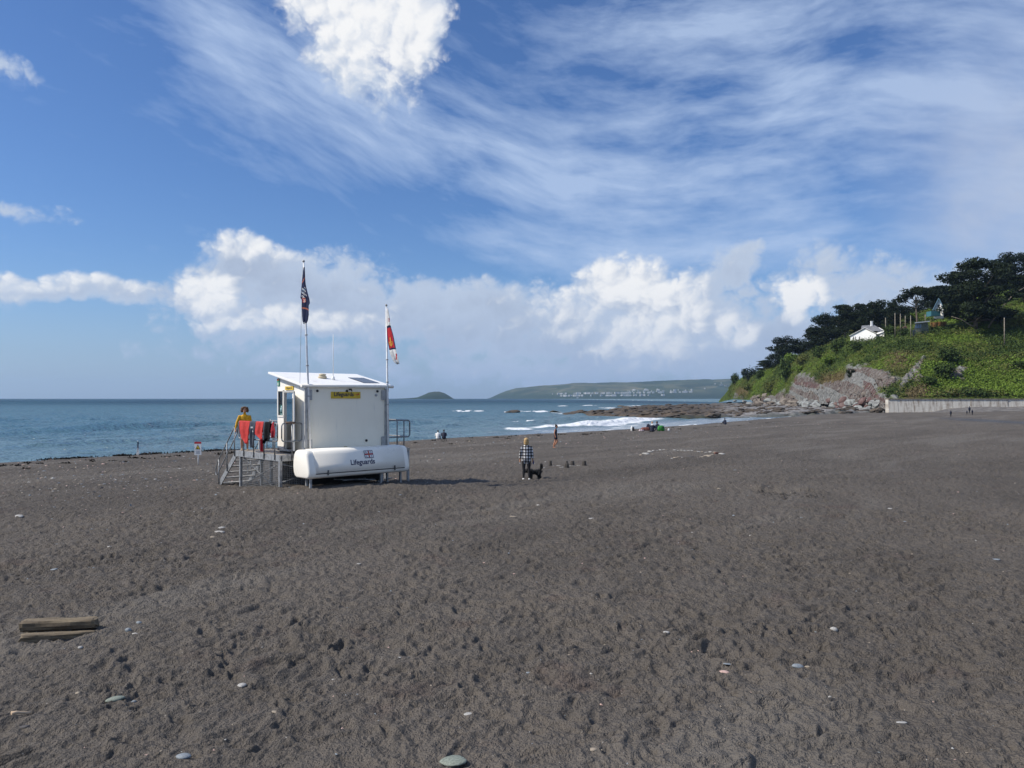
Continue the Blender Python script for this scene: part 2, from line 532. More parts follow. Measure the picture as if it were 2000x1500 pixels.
def sand_material():
    m = bpy.data.materials.new("dark_shingle_sand"); m.use_nodes = True
    nt = m.node_tree; bs = nt.nodes['Principled BSDF']
    geo = nt.nodes.new('ShaderNodeNewGeometry'); pos = geo.outputs['Position']
    big = n_noise(nt, pos, 0.35, 3, 0.5)
    mid = n_noise(nt, pos, 2.3, 4, 0.6)
    fine = n_noise(nt, pos, 70.0, 3, 0.7)
    grit = n_noise(nt, pos, 210.0, 2, 0.6)
    c = n_mix(nt, big.step(0.3, 0.7), (0.124, 0.108, 0.092), (0.098, 0.086, 0.074))
    wide = n_noise(nt, pos, 0.085, 3, 0.55)
    c = n_mix(nt, wide.step(0.42, 0.68) * 0.45, c, (0.074, 0.065, 0.057))
    c = n_mix(nt, mid.step(0.35, 0.75) * 0.6, c, (0.138, 0.120, 0.102))
    red = n_noise(nt, pos, 1.1, 3, 0.55)
    c = n_mix(nt, red.step(0.58, 0.78) * 0.45, c, (0.088, 0.054, 0.049))
    c = n_mix(nt, fine.step(0.40, 0.8) * 0.6, c, (0.185, 0.163, 0.140))
    c = n_mix(nt, (1.0 - fine).step(0.50, 0.78) * 0.65, c, (0.030, 0.025, 0.022))
    bd = attr(nt, "band")
    c = n_mix(nt, bd.step(0.56, 0.74) * 0.55, c, (0.165, 0.150, 0.132))
    c = n_mix(nt, (1.0 - bd).step(0.56, 0.74) * 0.35, c, (0.064, 0.056, 0.049))
    vor = nt.nodes.new('ShaderNodeTexVoronoi'); vor.inputs['Scale'].default_value = 26.0
    nt.links.new(pos, vor.inputs['Vector'])
    sp = nt.nodes.new('ShaderNodeSeparateColor'); nt.links.new(vor.outputs['Color'], sp.inputs[0])
    spk = (1.0 - NX(nt, vor.outputs['Distance'])).step(0.80, 0.90) * NX(nt, sp.outputs[0]).step(0.955, 0.965)
    c = n_mix(nt, spk * 0.75, c, (0.42, 0.40, 0.37))
    wet = attr(nt, "wet")
    c = n_mix(nt, wet * 0.85, c, (0.040, 0.037, 0.036))
    nt.links.new(c, bs.inputs['Base Color'])
    rr = 0.95 - wet * 0.72
    nt.links.new(rr.s, bs.inputs['Roughness'])
    bs.inputs['Specular IOR Level'].default_value = 0.25
    lump = n_noise(nt, pos, 8.0, 4, 0.65)
    h = fine * 0.010 + grit * 0.004 + n_noise(nt, pos, 24.0, 3, 0.65) * 0.052 + lump * 0.12
    b = nt.nodes.new('ShaderNodeBump'); b.inputs['Strength'].default_value = 1.0; b.inputs['Distance'].default_value = 1.0
    dry = (1.0 - wet * 0.9)
    nt.links.new((h * dry).s, b.inputs['Height']); nt.links.new(b.outputs[0], bs.inputs['Normal'])
    return m
wet = sstep(4.0, 1.2, GS + (fbm(GX / 6, GY / 6, 71, 2) - 0.5) * 2.0)
# the damp gully of the stream mouth, far right
strip = sstep(0, 1, np.zeros_like(GX))
gpx = GX / GY * F + 1000.0
gpy = HOR + (CAMZ - GZ) / GY * F
strip = np.exp(-((gpy - (812 + (gpx - 1750) * 0.055)) / 3.2) ** 2) * sstep(1780, 1900, gpx)
wet = np.clip(wet + strip * 0.8, 0, 1)
o = link("beach", grid_mesh("beach", GX, GY, GZ, {"wet": wet, "band": fbm(GS / 3.2, (GX * 0.62 + GY * 0.79) / 17.0, 1201, 4, 0.6)}), sand_material())
tag(o, "dark grey trodden sand and shingle beach", kind="structure")

# ------------------------------------------------------------------ sea
def sea_wave(X, Y, s):
    z = np.zeros_like(X); rr = random.Random(3)
    near = np.clip(1.2 - Y / 700.0, 0.0, 1)
    for k in range(16):
        lam = 1.6 * 1.19 ** k
        an = math.radians(142 + rr.uniform(-48, 48))
        kx, ky = math.cos(an) * 2 * math.pi / lam, math.sin(an) * 2 * math.pi / lam
        ph = rr.uniform(0, 6.28)
        w = (fbm(X / (lam * 3.5), Y / (lam * 3.5), 500 + k, 2) - 0.5) * 5.0
        sn = np.sin(kx * X + ky * Y + ph + w)
        z += lam * 0.0070 * (1.25 * (1 - np.abs(sn)) - 0.45)
    z *= near * np.clip(0.28 - s / 45.0, 0.10, 1)
    return z
def breakers(X, Y, s):
    """long rollers parallel to the shore; returns height and foam"""
    z = np.zeros_like(X); foam = np.zeros_like(X)
    px = X / Y * F + 1000.0
    wob = (fbm(X / 22.0, Y / 22.0, 801, 3) - 0.5) * 7.0
    for (s0, h, w, a0, a1, broke) in ((-17, 0.62, 2.4, 960, 1330, 1.0), (-11.5, 0.34, 1.7, 880, 1060, 0.75), (-29, 0.65, 3.2, 820, 1260, 0.12), (-43, 0.55, 3.6, 700, 1150, 0.0),
                                      (-6.5, 0.22, 1.6, -1500, 900, 0.06), (-13.5, 0.30, 2.4, -1500, 880, 0.03), (-22, 0.34, 3.0, -1500, 900, 0.0),
                                      (-62, 0.5, 4.5, -500, 1000, 0.0)):
        q = s + wob * min(1.0, abs(s0) / 14.0) - s0
        al = fbm(X / 26.0 + s0, Y / 26.0, 830 + int(-s0), 2)
        m = sstep(a0, a0 + 130, px) * sstep(a1, a1 - 110, px) * (0.35 + 0.9 * sstep(0.3, 0.7, al))
        prof = np.where(q > 0, np.exp(-(q / (w * 0.45)) ** 2), np.exp(-(q / (w * 1.6)) ** 2))
        z += h * m * prof
        lace = fbm(X / 1.6, Y / 2.6, 860, 4, 0.6)
        foam += broke * m * np.exp(-((q - w * 0.35) / (w * 0.62)) ** 2) * (0.40 + 1.2 * lace)
        foam += broke * 0.26 * m * sstep(-0.5, 2.0, q) * sstep(13, 3, q) * sstep(0.50, 0.66, lace)
    # run-up lace at the water's edge
    lace = fbm(X / 1.1, Y / 2.2, 871, 4, 0.6)
    edge = np.exp(-((s + 0.8 + (fbm(X / 5, Y / 5, 885, 2) - 0.5) * 3) / 0.7) ** 2)
    foam += 0.95 * edge * sstep(0.40, 0.62, lace) * (0.35 + 0.65 * sstep(700, 1000, px))
    sheet = sstep(-15, -8, s) * sstep(2, -1, s) * sstep(940, 1080, px)
    foam += 0.34 * sheet * sstep(0.52, 0.70, fbm(X / 3.2, Y / 2.0, 891, 4, 0.6))
    return z, foam, sheet
sy = [24.0]
while sy[-1] < 9200.0: sy.append(sy[-1] + 0.24 * (sy[-1] / 50.0) ** 1.6)
sy = np.array(sy)
sp = np.concatenate([np.linspace(-2200, -130, 70), np.linspace(-110, 1560, 600), np.linspace(1590, 2600, 30)])
SX = (sp[None, :] - 1000.0) / F * sy[:, None]
SY = np.repeat(sy[:, None], len(sp), 1)
SS = shore_s(SX, SY)
SZ = sea_wave(SX, SY, SS)
bz, foam, sheet = breakers(SX, SY, SS)
SZ = SZ + bz
# white water over the outlying rocks
for (qx, qy, wx, wy, k) in ((915, 803, 26, 1.3, 1.2), (1050, 804, 36, 1.0, 1.0), (1100, 793, 10, 0.8, 0.8), (1152, 792, 16, 0.8, 0.7), (1190, 797, 22, 1.0, 0.7), (1240, 793, 22, 1.0, 0.6), (1120, 808, 60, 1.2, 0.4), (1270, 813, 60, 1.2, 0.5), (1022, 823.5, 16, 1.2, 1.2), (1015, 838, 22, 1.4, 1.0), (985, 805, 12, 0.7, 0.5)):
    spy = HOR + CAMZ * F / SY; spx = SX / SY * F + 1000.0
    g = np.exp(-((spx - qx) / wx) ** 2 - ((spy - qy) / wy) ** 2)
    foam += k * 1.3 * g * sstep(0.38, 0.62, fbm(SX / 1.7, SY / 6.0, 910, 3, 0.6))
    SZ += 0.18 * g
foam = np.clip(foam, 0, 1)
shal = np.clip(sstep(-75, -6, SS), 0, 1)
def sea_material():
    m = bpy.data.materials.new("sea_water"); m.use_nodes = True
    nt = m.node_tree; bs = nt.nodes['Principled BSDF']
    geo = nt.nodes.new('ShaderNodeNewGeometry'); pos = geo.outputs['Position']
    sep = nt.nodes.new('ShaderNodeSeparateXYZ'); nt.links.new(pos, sep.inputs[0])
    X, Y = NX(nt, sep.outputs[0]), NX(nt, sep.outputs[1])
    sh = attr(nt, "shallow"); fo = attr(nt, "foam"); shs = attr(nt, "sheet")
    patch = n_noise(nt, n_vec(nt, X * 0.004, Y * 0.0022, 0), 1.0, 3, 0.5)
    deep = n_mix(nt, patch.step(0.35, 0.65), (0.013, 0.044, 0.080), (0.020, 0.070, 0.104))
    mid = n_mix(nt, (Y * -1.0).step(-900.0, -120.0), deep, (0.074, 0.158, 0.205))
    c = n_mix(nt, sh, mid, (0.115, 0.192, 0.228))
    c = n_mix(nt, shs * 0.6, c, (0.20, 0.24, 0.28))
    cap = n_noise(nt, n_vec(nt, X * 0.55, Y * 0.20, 4.0), 1.0, 4, 0.6)
    fm = (fo + (cap - 0.80).max(0.0) * 6.0 * ((Y * -1.0).step(-800.0, -60.0))).min(1.0)
    tex = n_noise(nt, pos, 2.6, 4, 0.65)
    fm = (fm * 1.25 + (tex - 0.5) * 0.9 * fo).clamp()
    c = n_mix(nt, fm.step(0.12, 0.75), c, (0.80, 0.82, 0.84))
    # chop: short steep wavelets, longer ones farther out
    b1 = n_noise(nt, n_vec(nt, X * 0.8 - Y * 0.30, Y * 0.75 + X * 0.3, 0), 1.0, 4, 0.6, 0.4)
    b2 = n_noise(nt, n_vec(nt, X * 0.10, Y * 0.16, 2.0), 1.0, 5, 0.65, 0.3)
    b = nt.nodes.new('ShaderNodeBump'); b.inputs['Strength'].default_value = 1.0; b.inputs['Distance'].default_value = 1.0
    h = b1 * 0.40 + b2 * 2.2
    calm = 1.0 - shs * 0.9
    nt.links.new((h * calm).s, b.inputs['Height'])
    # a rough sea never mirrors the horizon fully: wavelets hide each other, so the share of mirrored light is limited
    nt.nodes.remove(bs)
    df = nt.nodes.new('ShaderNodeBsdfDiffuse'); gl = nt.nodes.new('ShaderNodeBsdfGlossy'); fr = nt.nodes.new('ShaderNodeFresnel'); mx = nt.nodes.new('ShaderNodeMixShader')
    fr.inputs['IOR'].default_value = 1.33
    nt.links.new(c, df.inputs['Color']); gl.inputs['Roughness'].default_value = 0.16
    for nd in (df, gl, fr): nt.links.new(b.outputs[0], nd.inputs['Normal'])
    frx = NX(nt, fr.outputs[0]); cap_ = (Y * -1.0).step(-700.0, -60.0) * 0.34 + 0.20 + shs * 0.25
    fac = frx.min(cap_) * (1.0 - fm.step(0.1, 0.6))
    nt.links.new(fac.s, mx.inputs[0]); nt.links.new(df.outputs[0], mx.inputs[1]); nt.links.new(gl.outputs[0], mx.inputs[2])
    nt.links.new(mx.outputs[0], nt.nodes['Material Output'].inputs[0])
    return m
o = link("sea", grid_mesh("sea", SX, SY, SZ, {"foam": foam, "shallow": shal, "sheet": sheet}), sea_material())
tag(o, "blue green sea with low waves and breakers", kind="structure")
# ------------------------------------------------------------------ wooded headland on the right
HILL = [  # photo column: (distance, photo row) of foot, low slope, mid slope, house level, crest, back
    (1404, [(620, 786), (630, 785), (640, 784), (660, 784), (690, 784), (760, 784)]),
    (1420, [(560, 782), (564, 777), (570, 770), (585, 766), (610, 765), (760, 772)]),
    (1432, [(520, 780), (524, 768), (530, 757), (545, 750), (570, 748), (760, 752)]),
    (1455, [(470, 781), (474, 768), (482, 754), (497, 743), (525, 738), (760, 742)]),
    (1490, [(410, 782), (415, 768), (425, 748), (445, 730), (485, 722), (760, 728)]),
    (1540, [(350, 784), (354, 766), (364, 738), (390, 712), (445, 702), (760, 715)]),
    (1600, [(290, 788), (294, 766), (306, 728), (335, 690), (405, 676), (760, 700)]),
    (1660, [(245, 794), (249, 766), (262, 724), (292, 672), (365, 652), (760, 690)]),
    (1735, [(212, 800), (217, 770), (230, 728), (258, 674), (345, 632), (760, 670)]),
    (1738, [(206.5, 779), (216, 766), (231, 726), (258, 672), (345, 630), (760, 670)]),
    (1800, [(206.5, 779), (214, 762), (232, 712), (258, 655), (345, 612), (760, 655)]),
    (1900, [(206.5, 779), (214, 758), (232, 702), (262, 630), (345, 575), (760, 620)]),
    (2000, [(206.5, 779), (214, 755), (232, 697), (262, 612), (345, 545), (760, 590)]),
    (2300, [(206.5, 779), (214, 750), (232, 685), (262, 590), (345, 510), (760, 560)]),
    (3400, [(206.5, 779), (214, 750), (232, 680), (262, 585), (345, 500), (760, 550)])]
H_PX = np.array([h[0] for h in HILL], float)
H_YY = np.array([[q[0] for q in h[1]] for h in HILL], float)
H_PY = np.array([[q[1] for q in h[1]] for h in HILL], float)
def hill_col(px):
    return (np.array([np.interp(px, H_PX, H_YY[:, k]) for k in range(6)]),
            np.array([np.interp(px, H_PX, H_PY[:, k]) for k in range(6)]))
def hill_at(px, t):
    """t: 0 foot .. 4 crest .. 5 back"""
    yy, py = hill_col(px)
    Y = float(np.interp(t, range(6), yy)); q = float(np.interp(t, range(6), py))
    return P(px, q, Y)
def hill_row(px, py):
    """point of the slope that shows at photo pixel (px, py)"""
    yy, q = hill_col(px)
    t = float(np.interp(-py, -q[:5], np.arange(5)))
    return hill_at(px, t)

hp = np.concatenate([np.linspace(1404, 1736, 190), np.linspace(1739, 2080, 150), np.linspace(2100, 3400, 50)])
ht = np.concatenate([np.linspace(0, 1, 22), np.linspace(1, 4, 110)[1:], np.linspace(4, 5, 20)[1:]])
HYv = np.empty((len(ht), len(hp))); HQ = np.empty_like(HYv)
for i, p in enumerate(hp):
    yy, q = hill_col(p)
    HYv[:, i] = np.interp(ht, range(6), yy); HQ[:, i] = np.interp(ht, range(6), q)
HXv = (hp[None, :] - 1000.0) / F * HYv
HZv = CAMZ + (HOR - HQ) / F * HYv
PXg = np.repeat(hp[None, :], len(ht), 0)
def blob(cx, cy, rx, ry, an=0.0):
    ca, sa = math.cos(an), math.sin(an)
    u = (PXg - cx) * ca + (HQ - cy) * sa; v = -(PXg - cx) * sa + (HQ - cy) * ca
    return np.exp(-((u / rx) ** 2 + (v / ry) ** 2))
rock = np.clip(1.3 * blob(1600, 778, 75, 22) + 1.0 * blob(1572, 752, 22, 26) + 1.15 * blob(1700, 732, 48, 15, 0.25) + 0.9 * blob(1675, 755, 50, 20) + 1.0 * blob(1782, 728, 48, 6, -0.95)
               + 0.8 * blob(1868, 728, 22, 9, -0.55) + 1.0 * blob(1710, 788, 40, 16) + 0.8 * blob(1500, 784, 40, 10) + 0.5 * blob(1440, 772, 12, 8), 0, 1.2)
edge_n = fbm(HXv / 4.0 + HZv / 3.0, HYv / 5.0, 120, 4, 0.6)
rock = sstep(0.30, 0.62, rock + (edge_n - 0.5) * 0.9)
along = (PXg - 1600.0) / F * HYv
bedc = (HZv * 0.86 + along * 0.42) / 1.9 + (fbm(along / 7.0, HZv / 7.0, 131, 3, 0.5) - 0.5) * 3.2
bed_i = np.floor(bedc); bed_f = bedc - bed_i
rockz = (bed_f ** 1.6) * 2.6 + (hash2(bed_i, bed_i * 0 + np.floor(along / 6.0 + bed_i * 0.37), 9) - 0.5) * 2.2 - np.abs(fbm(along / 2.6, HZv / 2.6, 137, 3, 0.55) - 0.5) * 4.0
bedcol = hash2(bed_i, np.floor(along / 14.0), 77)
n_out = rock * rockz * 0.55 + (1 - rock) * (fbm(HXv / 6.0, HYv / 6.0, 141, 4, 0.55) - 0.5) * 2.6
fade = sstep(0.0, 0.35, ht)[:, None] * np.ones_like(HXv)
n_out *= fade
HXv = HXv - n_out * 0.25
HYv2 = HYv - n_out * 0.75
HZv2 = HZv + n_out * 0.45
dry = np.clip(0.9 * blob(1640, 745, 60, 26) + 0.7 * blob(1760, 705, 50, 30) + 0.6 * blob(1850, 770, 120, 9) + 0.8 * blob(1450, 765, 22, 14) + 0.6 * blob(1800, 760, 50, 12, -0.6), 0, 1)
def hill_material():
    m = bpy.data.materials.new("headland_ground"); m.use_nodes = True
    nt = m.node_tree; bs = nt.nodes['Principled BSDF']
    geo = nt.nodes.new('ShaderNodeNewGeometry'); pos = geo.outputs['Position']
    n1 = n_noise(nt, pos, 0.11, 4, 0.6); n2 = n_noise(nt, pos, 0.9, 4, 0.65)
    g = n_mix(nt, n1.step(0.35, 0.65), (0.060, 0.095, 0.016), (0.10, 0.135, 0.026))
    g = n_mix(nt, n2.step(0.4, 0.75) * 0.7, g, (0.030, 0.055, 0.014))
    d = attr(nt, "dry")
    g = n_mix(nt, (d * 1.1 + (n2 - 0.5)).step(0.2, 0.9), g, (0.135, 0.105, 0.050))
    st = nt.nodes.new('ShaderNodeTexWave'); st.inputs['Scale'].default_value = 0.16; st.inputs['Distortion'].default_value = 9.0; st.inputs['Detail'].default_value = 4.0; st.inputs['Detail Scale'].default_value = 1.5
    st.bands_direction = 'DIAGONAL'
    nt.links.new(pos, st.inputs['Vector'])
    sv = NX(nt, st.outputs['Fac'])
    r1 = n_noise(nt, pos, 0.22, 5, 0.65)
    r = n_mix(nt, r1.step(0.35, 0.65), (0.20, 0.178, 0.16), (0.125, 0.088, 0.078))
    bc = attr(nt, "bed"); bf = attr(nt, "bedf")
    r = n_mix(nt, bc.step(0.55, 0.75) * 0.75, r, (0.25, 0.262, 0.255))
    r = n_mix(nt, (1.0 - bc).step(0.74, 0.86) * 0.75, r, (0.135, 0.072, 0.068))
    r = n_mix(nt, (1.0 - bf).step(0.80, 0.97) * 0.8, r, (0.035, 0.028, 0.024))
    r = n_mix(nt, sv.step(0.55, 0.9) * 0.35, r, (0.27, 0.272, 0.26))
    r = n_mix(nt, n2.step(0.52, 0.75) * 0.75, r, (0.045, 0.037, 0.031))
    c = n_mix(nt, attr(nt, "rock"), g, r)
    nt.links.new(c, bs.inputs['Base Color'])
    bs.inputs['Roughness'].default_value = 0.95
    bs.inputs['Specular IOR Level'].default_value = 0.1
    b = nt.nodes.new('ShaderNodeBump'); b.inputs['Strength'].default_value = 1.0; b.inputs['Distance'].default_value = 0.8
    nt.links.new((n2 * 1.4 + sv * 0.9).s, b.inputs['Height']); nt.links.new(b.outputs[0], bs.inputs['Normal'])
    return m
o = link("headland", grid_mesh("headland", HXv, HYv2, HZv2, {"rock": rock, "dry": dry, "bed": bedcol, "bedf": bed_f}), hill_material())
tag(o, "steep green headland with exposed rock face", kind="structure")
HROCK = rock; HDRY = dry

# ------------------------------------------------------------------ leaf-built plants
def leaf_mat(name, c1, c2, rough=0.75):
    m = bpy.data.materials.new(name); m.use_nodes = True
    nt = m.node_tree; bs = nt.nodes['Principled BSDF']
    geo = nt.nodes.new('ShaderNodeNewGeometry')
    oi = nt.nodes.new('ShaderNodeObjectInfo')
    n = n_noise(nt, geo.outputs['Position'], 0.55, 3, 0.6)
    r = NX(nt, geo.outputs['Random Per Island'])
    c = n_mix(nt, (n * 0.7 + r * 0.5 + NX(nt, oi.outputs['Random']) * 0.25 - 0.2).step(0.2, 0.85), c1, c2)
    nt.links.new(c, bs.inputs['Base Color'])
    bs.inputs['Roughness'].default_value = rough
    bs.inputs['Specular IOR Level'].default_value = 0.15
    MATS[name] = m
    return m
PINE = leaf_mat("pine_needles", (0.006, 0.011, 0.005), (0.017, 0.027, 0.010))
BROAD = leaf_mat("dark_leaves", (0.022, 0.040, 0.010), (0.055, 0.085, 0.020))
FERN = leaf_mat("bright_fern", (0.085, 0.135, 0.016), (0.14, 0.21, 0.032))
GORSE = leaf_mat("olive_scrub", (0.075, 0.095, 0.020), (0.13, 0.135, 0.04))
DRYG = leaf_mat("dry_grass", (0.12, 0.095, 0.045), (0.17, 0.135, 0.07))
BARK = mat("bark", (0.11, 0.085, 0.065), 0.9, var=0.4, vscale=3.0)
PALEBARK = mat("pale_dead_bark", (0.23, 0.19, 0.15), 0.9, var=0.4, vscale=3.0)

def leaf_cloud(blobs, n, size, seed, flat=0.55):
    """leaf faces spread through ellipsoids: returns vertex and face arrays"""
    r = np.random.default_rng(seed)
    w = np.array([b[3] * b[4] * b[5] for b in blobs]) ** 0.7
    idx = r.choice(len(blobs), n, p=w / w.sum())
    B = np.array([b[:6] for b in blobs])[idx]
    d = r.normal(size=(n, 3)); d /= np.linalg.norm(d, axis=1)[:, None]
    rad = r.uniform(0.35, 1.0, n) ** 0.5
    rad *= 1 + 0.18 * r.normal(size=n)
    c = B[:, :3] + d * rad[:, None] * B[:, 3:6]
    nrm = d * 0.8 + r.normal(size=(n, 3)) * 0.6 + np.array([0, 0, flat])
    nrm /= np.linalg.norm(nrm, axis=1)[:, None]
    t = np.cross(nrm, r.normal(size=(n, 3))); t /= np.linalg.norm(t, axis=1)[:, None]
    b = np.cross(nrm, t)
    s = size * r.uniform(0.55, 1.35, n)[:, None]
    k = r.uniform(0.45, 0.8, n)[:, None]
    v = np.stack([c - t * s, c - b * s * k, c + t * s, c + b * s * k], 1).reshape(-1, 3)
    f = np.arange(n * 4).reshape(-1, 4)
    return v, f
def arr_mesh(name, v, f, mi=None, smooth=False):
    me = bpy.data.meshes.new(name)
    k = f.shape[1]
    me.vertices.add(len(v)); me.vertices.foreach_set("co", np.ascontiguousarray(v, np.float32).ravel())
    me.loops.add(f.size); me.loops.foreach_set("vertex_index", np.ascontiguousarray(f, np.int32).ravel())
    me.polygons.add(len(f)); me.polygons.foreach_set("loop_start", np.arange(len(f), dtype=np.int32) * k)
    if mi is not None: me.polygons.foreach_set("material_index", mi.astype(np.int32))
    me.polygons.foreach_set("use_smooth", np.full(len(f), smooth))
    me.update(calc_edges=True)
    return me

def tree_kind(kind, seed):
    """unit tree (height 1): returns crown mesh and trunk mesh"""
    r = random.Random(seed)
    blobs = []; tb = MB(); H = 1.0
    if kind == 'round':       # dense rounded pine
        for k in range(44):
            a = r.uniform(0, 6.28); h = r.uniform(0.10, 0.92)
            R = 0.47 * math.sqrt(max(0.03, 1 - ((h - 0.46) / 0.50) ** 2)) * r.uniform(0.35, 1.0)
            s = r.uniform(0.08, 0.15)
            blobs.append((R * math.cos(a), R * math.sin(a), h, s * 1.25, s * 1.25, s * 0.8))
        blobs += [(0, 0, 0.5, 0.26, 0.26, 0.30)]
        n, size = 6500, 0.024
    elif kind == 'tier':      # layered Monterey pine, gaps between the plates
        for k in range(46):
            a = r.uniform(0, 6.28); h = r.uniform(0.16, 0.96)
            R = 0.46 * (1.08 - h) ** 0.5 * r.uniform(0.15, 1.0)
            s = r.uniform(0.08, 0.145)
            blobs.append((R * math.cos(a), R * math.sin(a), h, s * 1.4, s * 1.4, s * 0.5))
        n, size = 6500, 0.024
    elif kind == 'umbrella':  # flat topped pine on a bare stem
        for k in range(26):
            a = r.uniform(0, 6.28); R = 0.52 * math.sqrt(r.uniform(0, 1)); h = 0.90 - 0.62 * R * R * r.uniform(0.6, 1.4) - r.uniform(0, 0.10)
            s = r.uniform(0.09, 0.15)
            blobs.append((R * math.cos(a), R * math.sin(a), h, s * 1.3, s * 1.3, s * 0.55))
        n, size = 5000, 0.024
    elif kind == 'big':       # the huge spreading cypress
        for k in range(70):
            a = r.uniform(0, 6.28); h = r.uniform(0.16, 0.95)
            R = 0.50 * math.sqrt(max(0.05, 1 - ((h - 0.42) / 0.56) ** 2)) * math.sqrt(r.uniform(0.08, 1.0))
            s = r.uniform(0.055, 0.11)
            blobs.append((R * math.cos(a), R * math.sin(a), h, s * 1.5, s * 1.5, s * 0.62))
        blobs += [(0, 0, 0.55, 0.22, 0.22, 0.28)]
        n, size = 19000, 0.0165
    else:                     # 'spire' conifer
        for k in range(30):
            h = r.uniform(0.15, 0.97); a = r.uniform(0, 6.28); R = 0.20 * (1.02 - h) * r.uniform(0.4, 1.1)
            s = 0.05 + 0.06 * (1 - h)
            blobs.append((R * math.cos(a), R * math.sin(a), h, s, s, s * 0.8))
        n, size = 2200, 0.024
    v, f = leaf_cloud(blobs, n, size, seed)
    crown = arr_mesh("crown", v, f); crown.materials.append(PINE)
    lean = r.uniform(-0.05, 0.05)
    top = 0.86 if kind != 'umbrella' else 0.80
    tb.tube([(0, 0, -0.06), (lean * 0.3, 0, 0.2), (lean, 0.02, 0.5), (lean * 1.2, 0, top)], [0.030, 0.024, 0.017, 0.006], 7)
    for b in blobs[::3]:
        z0 = max(0.12, b[2] - 0.16 - 0.15 * r.random())
        if kind == 'umbrella': z0 = max(0.42, b[2] - 0.25)
        tb.tube([(lean * z0, 0, z0), (b[0] * 0.55, b[1] * 0.55, (z0 + b[2]) / 2 - 0.02), (b[0] * 0.95, b[1] * 0.95, b[2])], [0.012, 0.008, 0.003], 5)
    trunk = tb.mesh("trunk"); trunk.materials.append(BARK)
    return crown, trunk
TREES = {k: [tree_kind(k, s) for s in seeds] for k, seeds in
         (('round', (1, 2, 3)), ('tier', (4, 5, 6)), ('umbrella', (7, 8)), ('big', (9,)), ('spire', (10, 11)))}
def plant_tree(kind, v, base, h, w, label, group=None, rz=0.0):
    """h height, w crown width in metres"""
    t = thing("pine_tree", label, "tree", base, rz, group)
    crown, trunk = TREES[kind][v % len(TREES[kind])]
    unit = {'round': 1.02, 'tier': 0.98, 'umbrella': 1.15, 'big': 1.12, 'spire': 0.42}[kind]
    for nm, me in (("trunk", trunk), ("crown", crown)):
        o = link(nm, me, None, t)
        o.scale = (w / unit, w / unit, h)
    return t
# (kind, variant, photo column, slope position t or row, top row, width px, label)
tl = [('tier', 0, 1491, 3.6, 704, 34, "small ragged pine low on the headland near its seaward tip"),
      ('round', 0, 1536, 3.4, 654, 66, "round dark pine standing alone on the headland skyline left of the wood"),
      ('round', 1, 1512, 3.2, 690, 40, "lower dark pine leaning against the lone round pine"),
      ('tier', 1, 1588, 3.5, 640, 56, "dark pine at the left end of the wood, lowest of the row"),
      ('round', 2, 1612, 3.7, 613, 60, "tall dark pine second from the left end of the wood"),
      ('tier', 2, 1650, 3.7, 592, 58, "airy layered pine behind the white house's left gable"),
      ('tier', 0, 1680, 3.8, 593, 54, "layered pine directly behind the white house chimney"),
      ('round', 0, 1716, 3.8, 583, 62, "broad dark pine above the right end of the white house"),
      ('round', 2, 1752, 3.7, 590, 48, "dark pine between the white house and the flat topped pine"),
      ('umbrella', 0, 1792, 3.5, 554, 76, "flat topped umbrella pine with tall bare stem on the skyline"),
      ('tier', 1, 1832, 3.8, 558, 56, "dark pine squeezed between the umbrella pine and the huge cypress"),
      ('spire', 0, 1866, 4.2, 530, 46, "thin conifer poking out behind the huge cypress on its left"),
      ('spire', 1, 1948, 4.3, 506, 50, "pointed grey green conifer on the skyline right of the huge cypress"),
      ('spire', 0, 1966, 4.5, 505, 56, "pointed grey green conifer farther up the hill, second right of the huge cypress"),
      ('round', 1, 1985, 4.0, 492, 74, "tall dark pine at the right edge of the picture, highest on the skyline"),
      ('tier', 2, 2000, 3.3, 535, 90, "dark pine with bare lower boughs at the right edge below the tallest pine"),
      ('round', 1, 1570, 3.9, 668, 60, "low dark pine in the gap between the lone round pine and the wood"),
      ('round', 1, 1634, 4.1, 615, 60, "dark pine in the second row between the two leftmost airy pines"),
      ('round', 0, 1664, 4.2, 609, 66, "dark pine in the second row filling the wood behind the white house"),
      ('round', 2, 1700, 4.2, 601, 70, "dark pine in the second row right of the white house chimney"),
      ('round', 1, 1738, 4.2, 603, 66, "dark pine in the second row left of the umbrella pine"),
      ('round', 0, 1776, 4.2, 597, 66, "dark pine in the second row under the umbrella pine"),
      ('round', 2, 1812, 4.3, 584, 70, "dark pine in the second row right of the umbrella pine's stem"),
      ('round', 1, 1850, 3.9, 556, 72, "dark pine in the second row behind the blue gable"),
      ('round', 2, 1950, 3.9, 545, 84, "dark pine in the second row right of the huge cypress"),
      ('round', 0, 2075, 3.5, 480, 110, "dark pine just outside the right edge of the picture"),
      ('round', 2, 2170, 3.5, 470, 120, "dark pine second beyond the right edge of the picture")]
for k, (kind, v, px, t, top, wpx, lab) in enumerate(tl):
    b = hill_at(px, t)
    h = (CAMZ + (HOR - top) / F * b.y) - b.z + 0.4
    b.z -= 0.4
    plant_tree(kind, v, b, h, wpx * 1.12 / F * b.y, lab, "pines on the headland", rz=k * 1.3)
b = hill_row(1905, 641); b.z -= 0.5
plant_tree('big', 0, b, (641 - 508) / F * b.y + 0.8, 158 / F * b.y, "huge spreading dark cypress dominating the hillside above the grass slope", "pines on the headland", 0.4)
